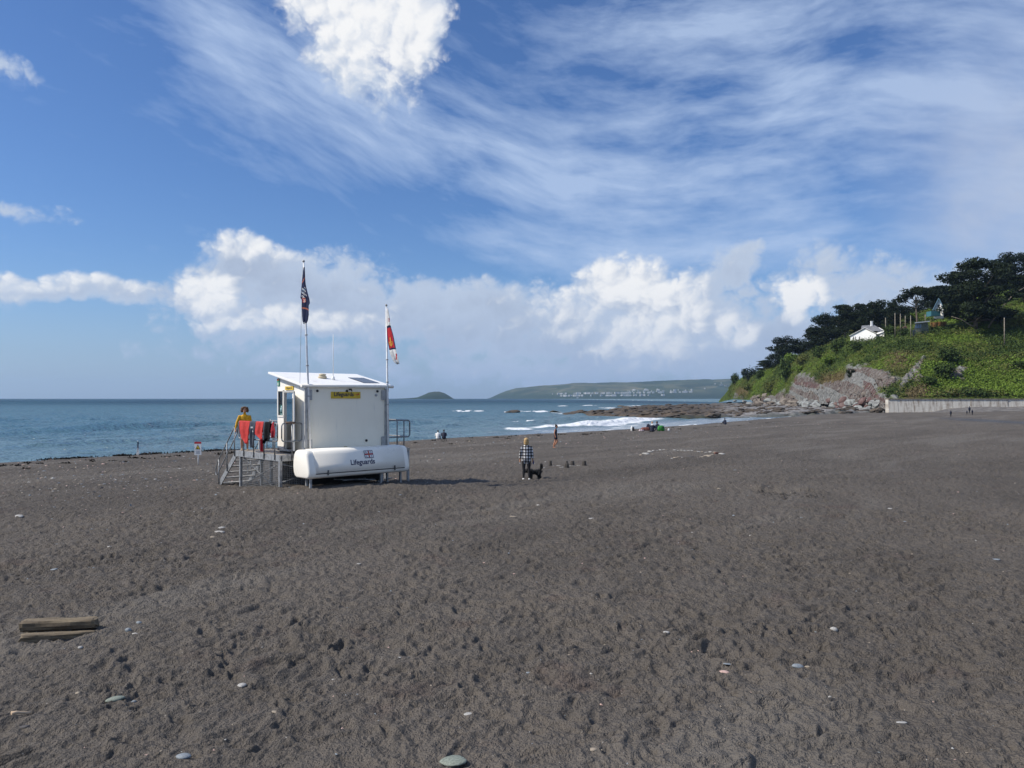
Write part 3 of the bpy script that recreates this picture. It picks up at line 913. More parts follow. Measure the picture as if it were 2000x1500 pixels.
# bare pale boughs that hang out below the crowns
def bough(name, pts, r, label):
    mb = MB(); mb.tube(pts, [r * (1 - 0.75 * i / (len(pts) - 1)) for i in range(len(pts))], 6)
    tag(mb.build(name, PALEBARK), label, "branch")
Yb = hill_row(1905, 641).y - 6
bough("dead_bough", [P(1930, 640, Yb + 4), P(1952, 606, Yb), P(1975, 580, Yb), P(1990, 568, Yb), P(2003, 560, Yb)], 0.28, "pale bare bough slanting up right between the huge cypress and the edge pine")
bough("dead_bough", [P(1905, 639, Yb + 5), P(1893, 634, Yb), P(1878, 624, Yb), P(1858, 618, Yb)], 0.26, "pale bare bough drooping left under the huge cypress")
bough("dead_bough", [P(1905, 628, Yb + 5), P(1925, 609, Yb), P(1938, 607, Yb), P(1948, 615, Yb)], 0.24, "pale hooked bough at the lower right of the huge cypress")

# shrubs one can tell apart
def shrub_kind(seed, mt):
    r = random.Random(seed); blobs = []
    for k in range(9):
        a = r.uniform(0, 6.28); R = r.uniform(0, 0.38); s = r.uniform(0.2, 0.32)
        blobs.append((R * math.cos(a), R * math.sin(a), r.uniform(0.2, 0.62), s, s, s * 0.9))
    v, f = leaf_cloud(blobs, 900, 0.055, seed)
    me = arr_mesh("foliage", v, f); me.materials.append(mt)
    tb = MB()
    for k in range(3): tb.tube([(0, 0, -0.1), (r.uniform(-.1, .1), r.uniform(-.1, .1), 0.25), (r.uniform(-.25, .25), r.uniform(-.25, .25), 0.5)], [0.03, 0.02, 0.008], 5)
    st = tb.mesh("stem"); st.materials.append(BARK)
    return me, st
SHR = {nm: shrub_kind(sd, mt) for nm, sd, mt in (('dark', 21, BROAD), ('fern', 22, FERN), ('olive', 23, GORSE), ('dark2', 24, PINE))}
sl = [('dark', 1436, 752, 26, 28, "bushy shrub at the seaward tip of the headland"),
      ('dark2', 1462, 742, 36, 26, "dark shrub second from the seaward tip of the headland"),
      ('dark', 1484, 742, 34, 24, "dark shrub below the small ragged pine"),
      ('olive', 1466, 762, 36, 18, "olive bush hanging over the earthy cliff near the tip"),
      ('olive', 1505, 765, 40, 28, "olive bush above the grey rocks, left of the leafy overhang"),
      ('dark', 1535, 748, 34, 60, "tall leafy shrub draped down the cliff edge"),
      ('fern', 1545, 712, 34, 26, "light green shrub below the lone round pine"),
      ('olive', 1570, 712, 40, 28, "olive shrub right of the light green one below the wood"),
      ('fern', 1562, 728, 30, 16, "pale green fern patch on the shoulder of the cliff"),
      ('dark', 1600, 700, 44, 30, "dark shrub under the left end of the wood"),
      ('dark', 1635, 690, 46, 34, "dark shrub in front of the white house's lower corner"),
      ('fern', 1622, 712, 50, 18, "bright green fern patch on the shoulder above the rock face"),
      ('olive', 1662, 648, 22, 16, "yellow green bush left of the white house gable"),
      ('dark', 1672, 685, 40, 22, "dark bush on the grass below the white house"),
      ('dark2', 1662, 737, 22, 20, "dark bush clinging alone in the middle of the rock face"),
      ('dark', 1740, 655, 40, 26, "dark hedge bush right of the white house"),
      ('dark', 1766, 656, 30, 20, "dark hedge bush in front of the pink roof"),
      ('fern', 1786, 628, 34, 20, "yellow green shrub above the grey shed roof"),
      ('dark', 1842, 740, 60, 40, "dark bramble thicket in the middle of the grass slope, lower half"),
      ('dark', 1858, 708, 60, 36, "dark bramble thicket in the middle of the grass slope, upper half"),
      ('dark', 1815, 752, 46, 22, "dark bramble above the left part of the sea wall"),
      ('dark', 1985, 722, 40, 22, "dark bramble on the bright grass near the right edge"),
      ('olive', 1985, 640, 60, 40, "olive scrub under the pines at the right edge"),
      ('dark2', 1960, 628, 60, 30, "dark scrub between the huge cypress and the right edge")]
for k, (nm, px, py, w, h, lab) in enumerate(sl):
    b = hill_row(px, py); b.z -= 0.3
    t = thing("shrub", lab, "shrub", b, k * 1.7, "shrubs on the headland")
    wm, hm = w / F * b.y, h / F * b.y
    for part, me in (("foliage", SHR[nm][0]), ("stem", SHR[nm][1])):
        o = link(part, me, None, t); o.scale = (wm * 0.8, wm * 0.8, hm * 1.15)

# undergrowth: ferns, bramble and grass tussocks over the whole slope, too many to count
def undergrowth():
    r = np.random.default_rng(5)
    n = 15000
    pi = r.uniform(1425, 2150, n); ti = r.uniform(0.25, 4.3, n) ** 1.0
    V, Fc, M = [], [], []
    # interpolate the displaced sheet
    ci = np.clip(np.searchsorted(hp, pi) - 1, 0, len(hp) - 2); ri = np.clip(np.searchsorted(ht, ti) - 1, 0, len(ht) - 2)
    X, Y, Z, RK, DR = HXv[ri, ci], HYv2[ri, ci], HZv2[ri, ci], HROCK[ri, ci], HDRY[ri, ci]
    kind_n = fbm(X / 16.0, Y / 16.0 + Z / 16.0, 210, 3)
    q = HQ[ri, ci]
    keep = (RK < 0.35)
    for i in np.nonzero(keep)[0]:
        u = r.random()
        kn = kind_n[i] + (u - 0.5) * 0.18
        right = min(max((pi[i] - 1700) / 200.0, 0), 1)
        if DR[i] > 0.45 + 0.3 * u: mi, s = 3, 0.8
        elif kn > 0.545 - 0.06 * right: mi, s = 1, 0.95
        elif kn < 0.36: mi, s = 0, 1.15
        else: mi, s = 2, 0.95
        k = 14
        c = np.array([X[i], Y[i], Z[i]])
        sz = s * r.uniform(0.7, 1.35)
        d = r.normal(size=(k, 3)) * np.array([0.62, 0.62, 0.36]) * sz + np.array([0, 0, 0.35 * sz])
        nr = r.normal(size=(k, 3)) + np.array([-0.2, -0.35, 0.9]); nr /= np.linalg.norm(nr, axis=1)[:, None]
        t = np.cross(nr, r.normal(size=(k, 3))); t /= np.linalg.norm(t, axis=1)[:, None]
        b = np.cross(nr, t); ss = sz * r.uniform(0.13, 0.30, k)[:, None]
        V.append(np.stack([c + d - t * ss, c + d - b * ss * 0.6, c + d + t * ss, c + d + b * ss * 0.6], 1).reshape(-1, 3))
        M += [mi] * k
    v = np.concatenate(V); f = np.arange(len(v)).reshape(-1, 4)
    me = arr_mesh("undergrowth", v, f, np.array(M))
    for m in (BROAD, FERN, GORSE, DRYG): me.materials.append(m)
    tag(link("undergrowth", me), "ferns brambles and grass covering the headland slope", "ground cover", kind="stuff")
undergrowth()

# ------------------------------------------------------------------ rocks at the foot of the cliff
def rock_mesh(seed, flat=0.6):
    r = random.Random(seed)
    bm = bmesh.new()
    bmesh.ops.create_icosphere(bm, subdivisions=2, radius=1.0)
    for k in range(9):      # knock planar faces off it
        n = Vector((r.gauss(0, 1), r.gauss(0, 1), r.gauss(0, 0.7))).normalized(); d = r.uniform(0.45, 0.8)
        for v in bm.verts:
            e = v.co.dot(n) - d
            if e > 0: v.co -= n * e
    for v in bm.verts: v.co = v.co * (1 + r.uniform(-0.05, 0.05)); v.co.z *= flat
    me = bpy.data.meshes.new("rock"); bm.to_mesh(me); bm.free()
    return me
PALE_R = mat("pale_blue_grey_rock", (0.27, 0.285, 0.275), 0.85, col2=(0.15, 0.15, 0.15), vscale=1.2, bump=0.6, bscale=4.0)
BUFF_R = mat("buff_rock", (0.20, 0.172, 0.145), 0.9, col2=(0.09, 0.075, 0.065), vscale=1.4, bump=0.6, bscale=4.0)
RED_R = mat("purple_red_rock", (0.105, 0.058, 0.054), 0.85, col2=(0.16, 0.11, 0.10), vscale=1.0, bump=0.6, bscale=4.0)
DARK_R = mat("weedy_dark_rock", (0.055, 0.046, 0.038), 0.8, col2=(0.11, 0.085, 0.06), vscale=1.5, bump=0.6, bscale=5.0)
ROCKS = {}
for nm, m in (("pale", PALE_R), ("buff", BUFF_R), ("red", RED_R), ("dark", DARK_R)):
    ROCKS[nm] = []
    for s in range(4):
        me = rock_mesh(100 + s, 0.75); me.materials.append(m); ROCKS[nm].append(me)
rr = random.Random(42)
def put_rock(nm, c, sx, sy, sz, label, group, tilt=0.35):
    o = link("rock", rr.choice(ROCKS[nm]))
    o.location = c; o.scale = (sx, sy, sz)
    o.rotation_euler = (rr.uniform(-tilt, tilt), rr.uniform(-tilt, tilt), rr.uniform(0, 6.28))
    return tag(o, label, "rock", group)
LBL = {"pale": "pale blue grey rock in the jumble at the foot of the cliff", "buff": "buff weathered rock in the jumble at the foot of the cliff",
       "red": "purple red slab in the jumble at the foot of the cliff", "dark": "dark weedy rock at the edge of the reef below the cliff"}
def rock_field(nm, n, x0, x1, y0, y1, smin, smax, dY=0.0):
    for k in range(n):
        px = rr.uniform(x0, x1); py = rr.uniform(y0, y1)
        c = hill_row(px, min(py, hill_col(px)[1][0] - 0.5)) if py < hill_col(px)[1][0] else P(px, py, hill_col(px)[0][0] - (py - hill_col(px)[1][0]) * 2.6 + dY)
        s = rr.uniform(smin, smax)
        c.y -= s * 0.2
        put_rock(nm, c, s * rr.uniform(0.8, 1.5), s * rr.uniform(0.7, 1.1), s * rr.uniform(0.55, 1.0), LBL[nm], LBL[nm].replace(" rock in", " rocks in").replace("slab in", "slabs in"))
rock_field("pale", 26, 1545, 1735, 784, 803, 1.0, 2.6)
rock_field("buff", 26, 1470, 1560, 772, 796, 1.4, 3.2)
rock_field("pale", 14, 1430, 1550, 782, 796, 1.2, 2.8)
rock_field("red", 10, 1612, 1700, 776, 800, 1.2, 2.6)
rock_field("buff", 8, 1555, 1610, 745, 775, 0.8, 1.6)
rock_field("buff", 9, 1660, 1755, 716, 772, 0.8, 1.5)
rock_field("buff", 8, 1775, 1800, 715, 750, 0.8, 1.5)
rock_field("buff", 6, 1855, 1885, 718, 742, 0.8, 1.6)
rock_field("pale", 12, 1440, 1540, 792, 801, 0.8, 1.6, -10)
rock_field("dark", 14, 1430, 1720, 798, 808, 0.6, 1.4, -15)

# ------------------------------------------------------------------ weedy reef running out from the headland
rp = np.linspace(1060, 1770, 360)
ry = [150.0]
while ry[-1] < 620: ry.append(ry[-1] + 0.75 * (ry[-1] / 150.0) ** 1.7)
ry = np.array(ry)
RXg = (rp[None, :] - 1000.0) / F * ry[:, None]; RYg = np.repeat(ry[:, None], len(rp), 1)
rpy = HOR + 3.9 * F / RYg; rpx = np.repeat(rp[None, :], len(ry), 0)
front = np.interp(rpx, [1060, 1080, 1140, 1200, 1290, 1400, 1480, 1600, 1770], [800, 806, 808, 811, 814.5, 813.5, 812, 810, 806])
back = np.interp(rpx, [1060, 1085, 1140, 1190, 1215, 1260, 1330, 1400, 1450, 1520, 1770], [806, 803.5, 803, 801, 794, 791.5, 790, 787, 785, 785, 785])
wv = (fbm(RXg / 7, RYg / 16, 320, 3) - 0.5) * 5.0
inside = sstep(0, 2.2, front - rpy + wv * 0.55) * sstep(0, 1.6, rpy - back + wv * 0.5)
strata = fbm((RXg * 0.8 + RYg * 0.25) / 3.0, (RYg - RXg * 0.5) / 9.0, 330, 4, 0.6)
RZg = -0.7 + inside * (0.95 + (strata - 0.45) * 2.1 + (fbm(RXg / 14, RYg / 22, 340, 3) - 0.5) * 1.4 + 0.6 * sstep(1380, 1500, rpx))
grey = sstep(1360, 1470, rpx + wv * 10)
weed = np.clip(sstep(2.5, 0.5, front - rpy + wv * 0.5) * sstep(1270, 1320, rpx) , 0, 1)
def reef_material():
    m = bpy.data.materials.new("weedy_reef"); m.use_nodes = True
    nt = m.node_tree; bs = nt.nodes['Principled BSDF']
    geo = nt.nodes.new('ShaderNodeNewGeometry'); pos = geo.outputs['Position']
    n1 = n_noise(nt, pos, 0.18, 5, 0.65); n2 = n_noise(nt, pos, 0.7, 4, 0.65)
    c = n_mix(nt, n1.step(0.38, 0.62), (0.040, 0.031, 0.022), (0.095, 0.066, 0.038))
    c = n_mix(nt, n2.step(0.52, 0.75) * 0.8, c, (0.030, 0.030, 0.020))
    g = n_mix(nt, n2.step(0.4, 0.7), (0.22, 0.21, 0.20), (0.085, 0.075, 0.068))
    c = n_mix(nt, attr(nt, "grey"), c, g)
    c = n_mix(nt, attr(nt, "weed") * 0.85, c, (0.022, 0.034, 0.014))
    nt.links.new(c, bs.inputs['Base Color'])
    bs.inputs['Roughness'].default_value = 0.7
    b = nt.nodes.new('ShaderNodeBump'); b.inputs['Strength'].default_value = 1.0; b.inputs['Distance'].default_value = 0.5
    nt.links.new(n2.s, b.inputs['Height']); nt.links.new(b.outputs[0], bs.inputs['Normal'])
    return m
o = link("reef", grid_mesh("reef", RXg, RYg, RZg, {"grey": grey, "weed": weed}), reef_material())
tag(o, "low brown weedy rock reef running into the sea", kind="structure")
for (px, py, Y, s, lab) in ((1001, 805, 236, 2.2, "lone dark rock awash in the sea off the reef's tip"), (1087, 805, 232, 2.4, "dark rock at the seaward tip of the brown reef"), (1215, 793.5, 400, 2.6, "dark rock at the far edge of the reef, seen above it")):
    c = P(px, py, Y); c.z = 0.25
    tag(put_rock("dark", c, s * 1.6, s, 0.8, lab, None, 0.1), lab, "rock")

# ------------------------------------------------------------------ concrete sea wall
def sea_wall():
    m = bpy.data.materials.new("weathered_concrete"); m.use_nodes = True
    nt = m.node_tree; bs = nt.nodes['Principled BSDF']
    geo = nt.nodes.new('ShaderNodeNewGeometry'); pos = geo.outputs['Position']
    sep = nt.nodes.new('ShaderNodeSeparateXYZ'); nt.links.new(pos, sep.inputs[0])
    X, Z = NX(nt, sep.outputs[0]), NX(nt, sep.outputs[2])
    stn = n_noise(nt, n_vec(nt, X * 1.6, 0, Z * 0.22), 1.0, 5, 0.65)
    blk = n_noise(nt, n_vec(nt, X * 0.5, 3, Z * 1.8), 1.0, 4, 0.6)
    c = n_mix(nt, stn.step(0.42, 0.68), (0.56, 0.53, 0.47), (0.27, 0.225, 0.185))
    c = n_mix(nt, blk.step(0.5, 0.72) * 0.55, c, (0.70, 0.68, 0.63))
    nt.links.new(c, bs.inputs['Base Color']); bs.inputs['Roughness'].default_value = 0.9
    t = thing("sea_wall", "long pale weathered concrete sea wall below the green slope", "wall", P(1860, 800, 205))
    base = t.location.copy()
    edges = [1733, 1752, 1783, 1822, 1858, 1893, 1932, 1966, 1995, 2060, 2130, 2210]
    for a, b in zip(edges[:-1], edges[1:]):
        off = rr.uniform(-0.06, 0.06)
        A = P(a + 0.25, 0, 205 - (a - 1735) * 0.012); B = P(b - 0.25, 0, 205 - (b - 1735) * 0.012); sl = (B.y - A.y)
        mb = MB(); y0 = 204.6 + off
        prof = [(y0 - 0.55, -0.2), (y0, 4.05), (y0 + 1.5, 4.05), (y0 + 1.5, -0.2)]
        mb.prism(prof, lambda p, k, A=A, B=B: Vector((A.x if k == 0 else B.x, p[0] - 205 + (A.y if k == 0 else B.y), p[1])) - base)
        mb.build("wall_section", m, t)
        mb = MB(); mb.prism([(y0 - .2, 4.07), (y0 - .2, 4.33), (y0 + 1.5, 4.33), (y0 + 1.5, 4.07)], lambda p, k, A=A, B=B: Vector((A.x if k == 0 else B.x, p[0] - 205 + (A.y if k == 0 else B.y), p[1])) - base); mb.build("coping", mat("coping_stone", (0.20, 0.165, 0.13), 0.9, var=0.3, vscale=2), t)
sea_wall()
# sand bank against the wall
bk = np.linspace(1790, 2300, 120); bt = np.linspace(0, 1, 24)
BY = 180 + 24.8 * bt[:, None] * np.ones_like(bk)[None, :]
BX = (bk[None, :] - 1000.0) / F * BY
bz0 = beach_base(BX, BY)[0]
BZ_ = bz0 - 0.15 + sstep(0.25, 1, bt)[:, None] * (1.1 * sstep(1800, 1870, bk)[None, :] + 0.5 * (fbm(BX / 5, BY / 5, 410, 3) - 0.4))
o = link("shingle_bank", grid_mesh("shingle_bank", BX, BY, BZ_), mat("grey_shingle_bank", (0.135, 0.125, 0.115), 0.95, var=0.35, vscale=0.6, bump=0.5, bscale=6))
tag(o, "grey shingle bank against the sea wall", kind="structure")

# ledges and weed-hung blocks all over the reef, too many to count
def reef_blocks():
    r = random.Random(64); V, Fc = [], []; b = 0
    base = bmesh.new(); bmesh.ops.create_icosphere(base, subdivisions=1, radius=1.0)
    bv = [v.co.copy() for v in base.verts]; bf = [[v.index for v in f.verts] for f in base.faces]; base.free()
    jj = np.argwhere(RZg > 0.1)
    for k in range(900):
        j, i = jj[r.randrange(len(jj))]
        c = Vector((RXg[j, i], RYg[j, i], RZg[j, i])); s = r.uniform(.35, 1.3) * (1 + .3 * (c.y > 250)); a = r.uniform(-.5, .5)
        for v in bv:
            q = v * (1 + r.uniform(-.25, .25)); x, y, z = q.x * s * 1.7, q.y * s * .8, q.z * s * .42
            V.append((c.x + x * math.cos(a) - y * math.sin(a), c.y + x * math.sin(a) + y * math.cos(a), c.z + z + x * .08))
        Fc += [[b + q for q in f] for f in bf]; b += len(bv)
    me = arr_mesh("reef_blocks", np.array(V), np.array(Fc)); me.materials.append(DARK_R)
    tag(link("reef_blocks", me), "jumbled brown weedy blocks covering the low reef", "rocks", kind="stuff")
reef_blocks()
# ------------------------------------------------------------------ far coast and island
def far_land(name, prof, Yf, Yr, Yb, label, seed, rows=36):
    px = np.linspace(prof[0][0], prof[-1][0], 260)
    top = np.interp(px, [p[0] for p in prof], [p[1] for p in prof])
    Yf = np.interp(px, [p[0] for p in prof], Yf) if isinstance(Yf, (list, tuple)) else np.full_like(px, Yf)
    t = np.concatenate([np.linspace(0, 1, rows), np.linspace(1, 2, 12)[1:]])
    Y = np.where(t[:, None] <= 1, Yf[None, :] + (Yr - Yf[None, :]) * t[:, None], Yr + (Yb - Yr) * (t[:, None] - 1))
    zt = top[None, :] / F * Yr
    cliff = 0.30
    g = np.where(t <= 1, cliff * sstep(0, 0.10, t) + (1 - cliff) * np.sin(np.clip(t, 0, 1) * math.pi / 2), 1 - 0.7 * sstep(1, 2, t))
    X = (px[None, :] - 1000.0) / F * Y
    Z = -3 + (zt + 3) * g[:, None] + np.where((t[:, None] > 0.08) & (t[:, None] < 1), (fbm(X / 220, Y / 220, seed, 4) - 0.5) * 26, 0) * np.minimum(1, zt / 60)
    m = bpy.data.materials.get("far_fields")
    if m is None:
        m = bpy.data.materials.new("far_fields"); m.use_nodes = True
        nt = m.node_tree; bs = nt.nodes['Principled BSDF']
        geo = nt.nodes.new('ShaderNodeNewGeometry'); pos = geo.outputs['Position']
        vor = nt.nodes.new('ShaderNodeTexVoronoi'); vor.inputs['Scale'].default_value = 0.0042
        nt.links.new(pos, vor.inputs['Vector'])
        sp_ = nt.nodes.new('ShaderNodeSeparateColor'); nt.links.new(vor.outputs['Color'], sp_.inputs[0])
        n1 = n_noise(nt, pos, 0.0016, 4, 0.6); n2 = n_noise(nt, pos, 0.012, 4, 0.6)
        sepz = nt.nodes.new('ShaderNodeSeparateXYZ'); nt.links.new(pos, sepz.inputs[0]); Z_ = NX(nt, sepz.outputs[2])
        fld = n_mix(nt, NX(nt, sp_.outputs[0]), (0.070, 0.085, 0.045), (0.17, 0.155, 0.095))
        fld = n_mix(nt, NX(nt, sp_.outputs[1]).step(0.5, 0.7), fld, (0.050, 0.068, 0.036))
        wood = (n1.step(0.42, 0.58) * 0.9).max((Z_ * -1.0).step(-75.0, -20.0))
        c = n_mix(nt, wood, fld, (0.022, 0.038, 0.020))
        c = n_mix(nt, n2.step(0.5, 0.75) * 0.5, c, (0.030, 0.045, 0.022))
        nt.links.new(c, bs.inputs['Base Color']); bs.inputs['Roughness'].default_value = 1.0; bs.inputs['Specular IOR Level'].default_value = 0.0
    o = link(name, grid_mesh(name, X, Y, Z), m)
    tag(o, label, kind="structure")
    return px, t, X, Y, Z
far_land("island", [(760, 0.2), (795, 1.5), (815, 3.2), (828, 8), (838, 12.5), (848, 14.3), (858, 14), (868, 11.5), (878, 6), (884, 1.8), (888, 0.2)], 4300, 4500, 4700, "small dark wooded island on the horizon", 610)
fpx, ft, FX, FY, FZ = far_land("far_coast", [(952, 0.3), (958, 2.0), (972, 8), (990, 16), (1010, 20.5), (1040, 23.5), (1080, 27), (1120, 29.5), (1160, 29.5), (1200, 30.5), (1280, 33), (1340, 36), (1425, 37), (1520, 37), (1700, 36)],
         [6900, 6880, 6850, 6800, 6700, 6500, 6300, 6100, 6000, 5950, 5900, 5900, 5900, 5900, 5900], 7400, 8300, "long low hilly coast across the bay", 630, 44)
# the white village across the bay: every house its own object
WH = mat("whitewash", (0.50, 0.50, 0.48), 0.8, var=0.08, vscale=0.3)
SLATE = mat("slate_roof", (0.13, 0.135, 0.145), 0.7, var=0.25, vscale=1.0)
GLASS = mat("dark_window_glass", (0.03, 0.04, 0.05), 0.15, spec=0.6)
def cottage_meshes(w, d, h, rh):
    wl = MB(); wl.box((0, 0, h / 2 - 3), (w, d, h + 6)); wl.add([(-w / 2, -d / 2, h), (w / 2, -d / 2, h), (0, -d / 2, h + rh * 0.98), (-w / 2, d / 2, h), (w / 2, d / 2, h), (0, d / 2, h + rh * 0.98)], [(0, 1, 2), (4, 3, 5)])
    rf = MB(); rf.add([(-w / 2 - .4, -d / 2 - .4, h - .2), (0, -d / 2 - .4, h + rh), (w / 2 + .4, -d / 2 - .4, h - .2), (-w / 2 - .4, d / 2 + .4, h - .2), (0, d / 2 + .4, h + rh), (w / 2 + .4, d / 2 + .4, h - .2)], [(0, 1, 4, 3), (1, 2, 5, 4)])
    a = wl.mesh("wall"); a.materials.append(WH); b = rf.mesh("roof"); b.materials.append(SLATE)
    return a, b
COT = [cottage_meshes(13, 9, 8, 3.5), cottage_meshes(20, 10, 9, 4), cottage_meshes(9, 12, 10, 3.5), cottage_meshes(30, 11, 10, 3)]
hr = random.Random(77)
def far_house(px, py):
    i = int(np.argmin(np.abs(fpx - px)))
    rowpy = HOR - (FZ[:44, i] - CAMZ) / FY[:44, i] * F
    j = int(np.argmin(np.abs(rowpy - py)))
    t = thing("far_house", "tiny white house in the far village across the bay", "house", (FX[j, i], FY[j, i] - 4, FZ[j, i]), hr.uniform(-0.6, 0.6), "white houses of the village across the bay")
    a, b = hr.choice(COT)
    link("wall", a, None, t); link("roof", b, None, t)
    s = hr.uniform(0.55, 0.95); t.scale = (s, s, s)
for k in range(95): far_house(hr.gauss(1195, 40), hr.gauss(770.0, 1.3))
for k in range(32): far_house(hr.uniform(1090, 1140), hr.gauss(772, 1.2))
for k in range(26): far_house(hr.uniform(1225, 1295), hr.gauss(765, 2.5))
for k in range(18): far_house(hr.uniform(1310, 1350), hr.gauss(765, 1.5))
for k in range(5): far_house(hr.uniform(1330, 1420), hr.uniform(749, 760))
# ------------------------------------------------------------------ lifeguard hut, deck and board locker
HA = math.radians(43.9); HX, HY = -7.078, 26.411
GZ0 = 1.30
def HW(u, v, z):
    return Vector((HX + u * math.cos(HA) - v * math.sin(HA), HY + u * math.sin(HA) + v * math.cos(HA), z))
def h_ground(u, v):
    p = HW(u, v, 0); return ground_z(p.x, p.y)
def L(u, v, z): return Vector((u, v, z - GZ0))
ZF, WL, WD = 2.586, 3.247, 2.08
ZT0, ZT1 = 4.79, 5.225          # wall tops, front and sea side
def ztop(v): return ZT0 + (ZT1 - ZT0) * v / WD

GRP = mat("white_grp_panel", (0.84, 0.82, 0.76), 0.45, var=0.05, vscale=1.3, fac=(0.35, 0.75))
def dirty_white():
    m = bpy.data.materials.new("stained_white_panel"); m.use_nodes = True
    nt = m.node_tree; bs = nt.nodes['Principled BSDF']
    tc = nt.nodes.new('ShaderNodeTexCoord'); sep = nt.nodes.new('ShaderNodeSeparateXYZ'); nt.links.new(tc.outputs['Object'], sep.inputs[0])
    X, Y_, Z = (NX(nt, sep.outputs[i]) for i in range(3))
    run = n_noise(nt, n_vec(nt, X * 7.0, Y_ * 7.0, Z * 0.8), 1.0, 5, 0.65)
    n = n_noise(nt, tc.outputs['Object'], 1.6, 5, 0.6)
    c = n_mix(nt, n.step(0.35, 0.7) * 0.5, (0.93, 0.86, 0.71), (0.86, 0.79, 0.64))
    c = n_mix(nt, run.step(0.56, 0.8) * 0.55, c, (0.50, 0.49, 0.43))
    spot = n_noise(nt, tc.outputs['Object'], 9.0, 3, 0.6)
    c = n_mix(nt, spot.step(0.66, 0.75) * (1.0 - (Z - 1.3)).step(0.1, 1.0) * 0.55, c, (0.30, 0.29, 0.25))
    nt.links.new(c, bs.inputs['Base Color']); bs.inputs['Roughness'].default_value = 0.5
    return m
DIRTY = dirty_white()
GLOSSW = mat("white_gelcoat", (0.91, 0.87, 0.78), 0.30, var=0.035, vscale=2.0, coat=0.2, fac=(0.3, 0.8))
GALV = mat("galvanised_steel", (0.36, 0.37, 0.38), 0.5, metal=0.55, var=0.25, vscale=9.0)
GALVD = mat("dull_steel_tube", (0.25, 0.26, 0.27), 0.5, metal=0.5, var=0.25, vscale=9.0)
ALU = mat("white_painted_pole", (0.78, 0.78, 0.77), 0.35, var=0.08, vscale=5.0)
BLACKP = mat("black_plastic", (0.015, 0.015, 0.016), 0.5)
YELLOW = mat("yellow_sign", (0.62, 0.42, 0.035), 0.5, var=0.08, vscale=4)
NAVY = mat("navy_print", (0.010, 0.014, 0.055), 0.5)
RED = mat("red_print", (0.50, 0.025, 0.035), 0.5)
WHITEP = mat("white_print", (0.78, 0.78, 0.76), 0.5)
GREENP = mat("green_print", (0.02, 0.22, 0.12), 0.5)
ORANGE = mat("orange_print", (0.60, 0.16, 0.03), 0.5)
GREYTR = mat("grey_trim", (0.38, 0.38, 0.37), 0.55, var=0.15, vscale=6)
DECKB = mat("pale_deck_board", (0.44, 0.40, 0.34), 0.85, col2=(0.33, 0.28, 0.23), vscale=2.5, bump=0.3, bscale=30)
FOAMT = mat("brown_foam_grip", (0.17, 0.115, 0.09), 0.9)
def glass_mat():
    m = bpy.data.materials.new("window_glass"); m.use_nodes = True
    nt = m.node_tree; nt.nodes.clear()
    out = nt.nodes.new('ShaderNodeOutputMaterial'); tr = nt.nodes.new('ShaderNodeBsdfTransparent'); gl = nt.nodes.new('ShaderNodeBsdfGlossy'); mx = nt.nodes.new('ShaderNodeMixShader'); fr = nt.nodes.new('ShaderNodeFresnel')
    tr.inputs[0].default_value = (0.72, 0.80, 0.84, 1); gl.inputs['Roughness'].default_value = 0.02; fr.inputs[0].default_value = 1.6
    nt.links.new(fr.outputs[0], mx.inputs[0]); nt.links.new(tr.outputs[0], mx.inputs[1]); nt.links.new(gl.outputs[0], mx.inputs[2]); nt.links.new(mx.outputs[0], out.inputs[0])
    return m
PANE = glass_mat()

def text_mesh(txt, size, extrude=0.002, shear=0.0, bold=0.0):
    cu = bpy.data.curves.new("lettering", 'FONT'); cu.body = txt; cu.size = size; cu.extrude = extrude; cu.shear = shear; cu.offset = bold
    cu.resolution_u = 3
    o = bpy.data.objects.new("lettering_tmp", cu); COL.objects.link(o)
    bpy.context.view_layer.update()
    me = bpy.data.meshes.new_from_object(o.evaluated_get(bpy.context.evaluated_depsgraph_get()))
    bpy.data.objects.remove(o); bpy.data.curves.remove(cu)
    return me
def fit_text(txt, w, h, mt, parent, org, xdir, ydir, name="lettering", bold=0.0):
    """lay lettering of width w, height h with its lower left corner at org in the parent's space"""
    me = text_mesh(txt, 1.0, 0.0, bold=bold)
    co = np.empty(len(me.vertices) * 3, np.float32); me.vertices.foreach_get("co", co); co = co.reshape(-1, 3)
    mn, mxx = co.min(0), co.max(0)
    sx, sy_ = w / (mxx[0] - mn[0]), h / (mxx[1] - mn[1])
    xd, yd = Vector(xdir).normalized(), Vector(ydir).normalized(); nd = xd.cross(yd)
    for v in me.vertices:
        x, y = (v.co.x - mn[0]) * sx, (v.co.y - mn[1]) * sy_
        v.co = Vector(org) + xd * x + yd * y + nd * v.co.z
    me.update()
    return link(name, me, mt, parent)

hut = thing("lifeguard_hut", "white lifeguard cabin with sloping roof and yellow sign on the beach", "hut", HW(0, 0, GZ0), HA)
# front wall (towards the camera, plain panel)
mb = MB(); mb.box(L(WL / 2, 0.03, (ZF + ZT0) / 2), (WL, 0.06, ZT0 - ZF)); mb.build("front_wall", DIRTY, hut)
# far end wall
mb = MB(); mb.add([L(WL - .06, .06, ZF), L(WL, .06, ZF), L(WL, WD, ZF), L(WL - .06, WD, ZF), L(WL - .06, .06, ztop(.06)), L(WL, .06, ztop(.06)), L(WL, WD, ZT1), L(WL - .06, WD, ZT1)],
              [(0, 1, 2, 3), (4, 5, 6, 7), (0, 1, 5, 4), (1, 2, 6, 5), (2, 3, 7, 6), (3, 0, 4, 7)]); mb.build("end_wall", GRP, hut)
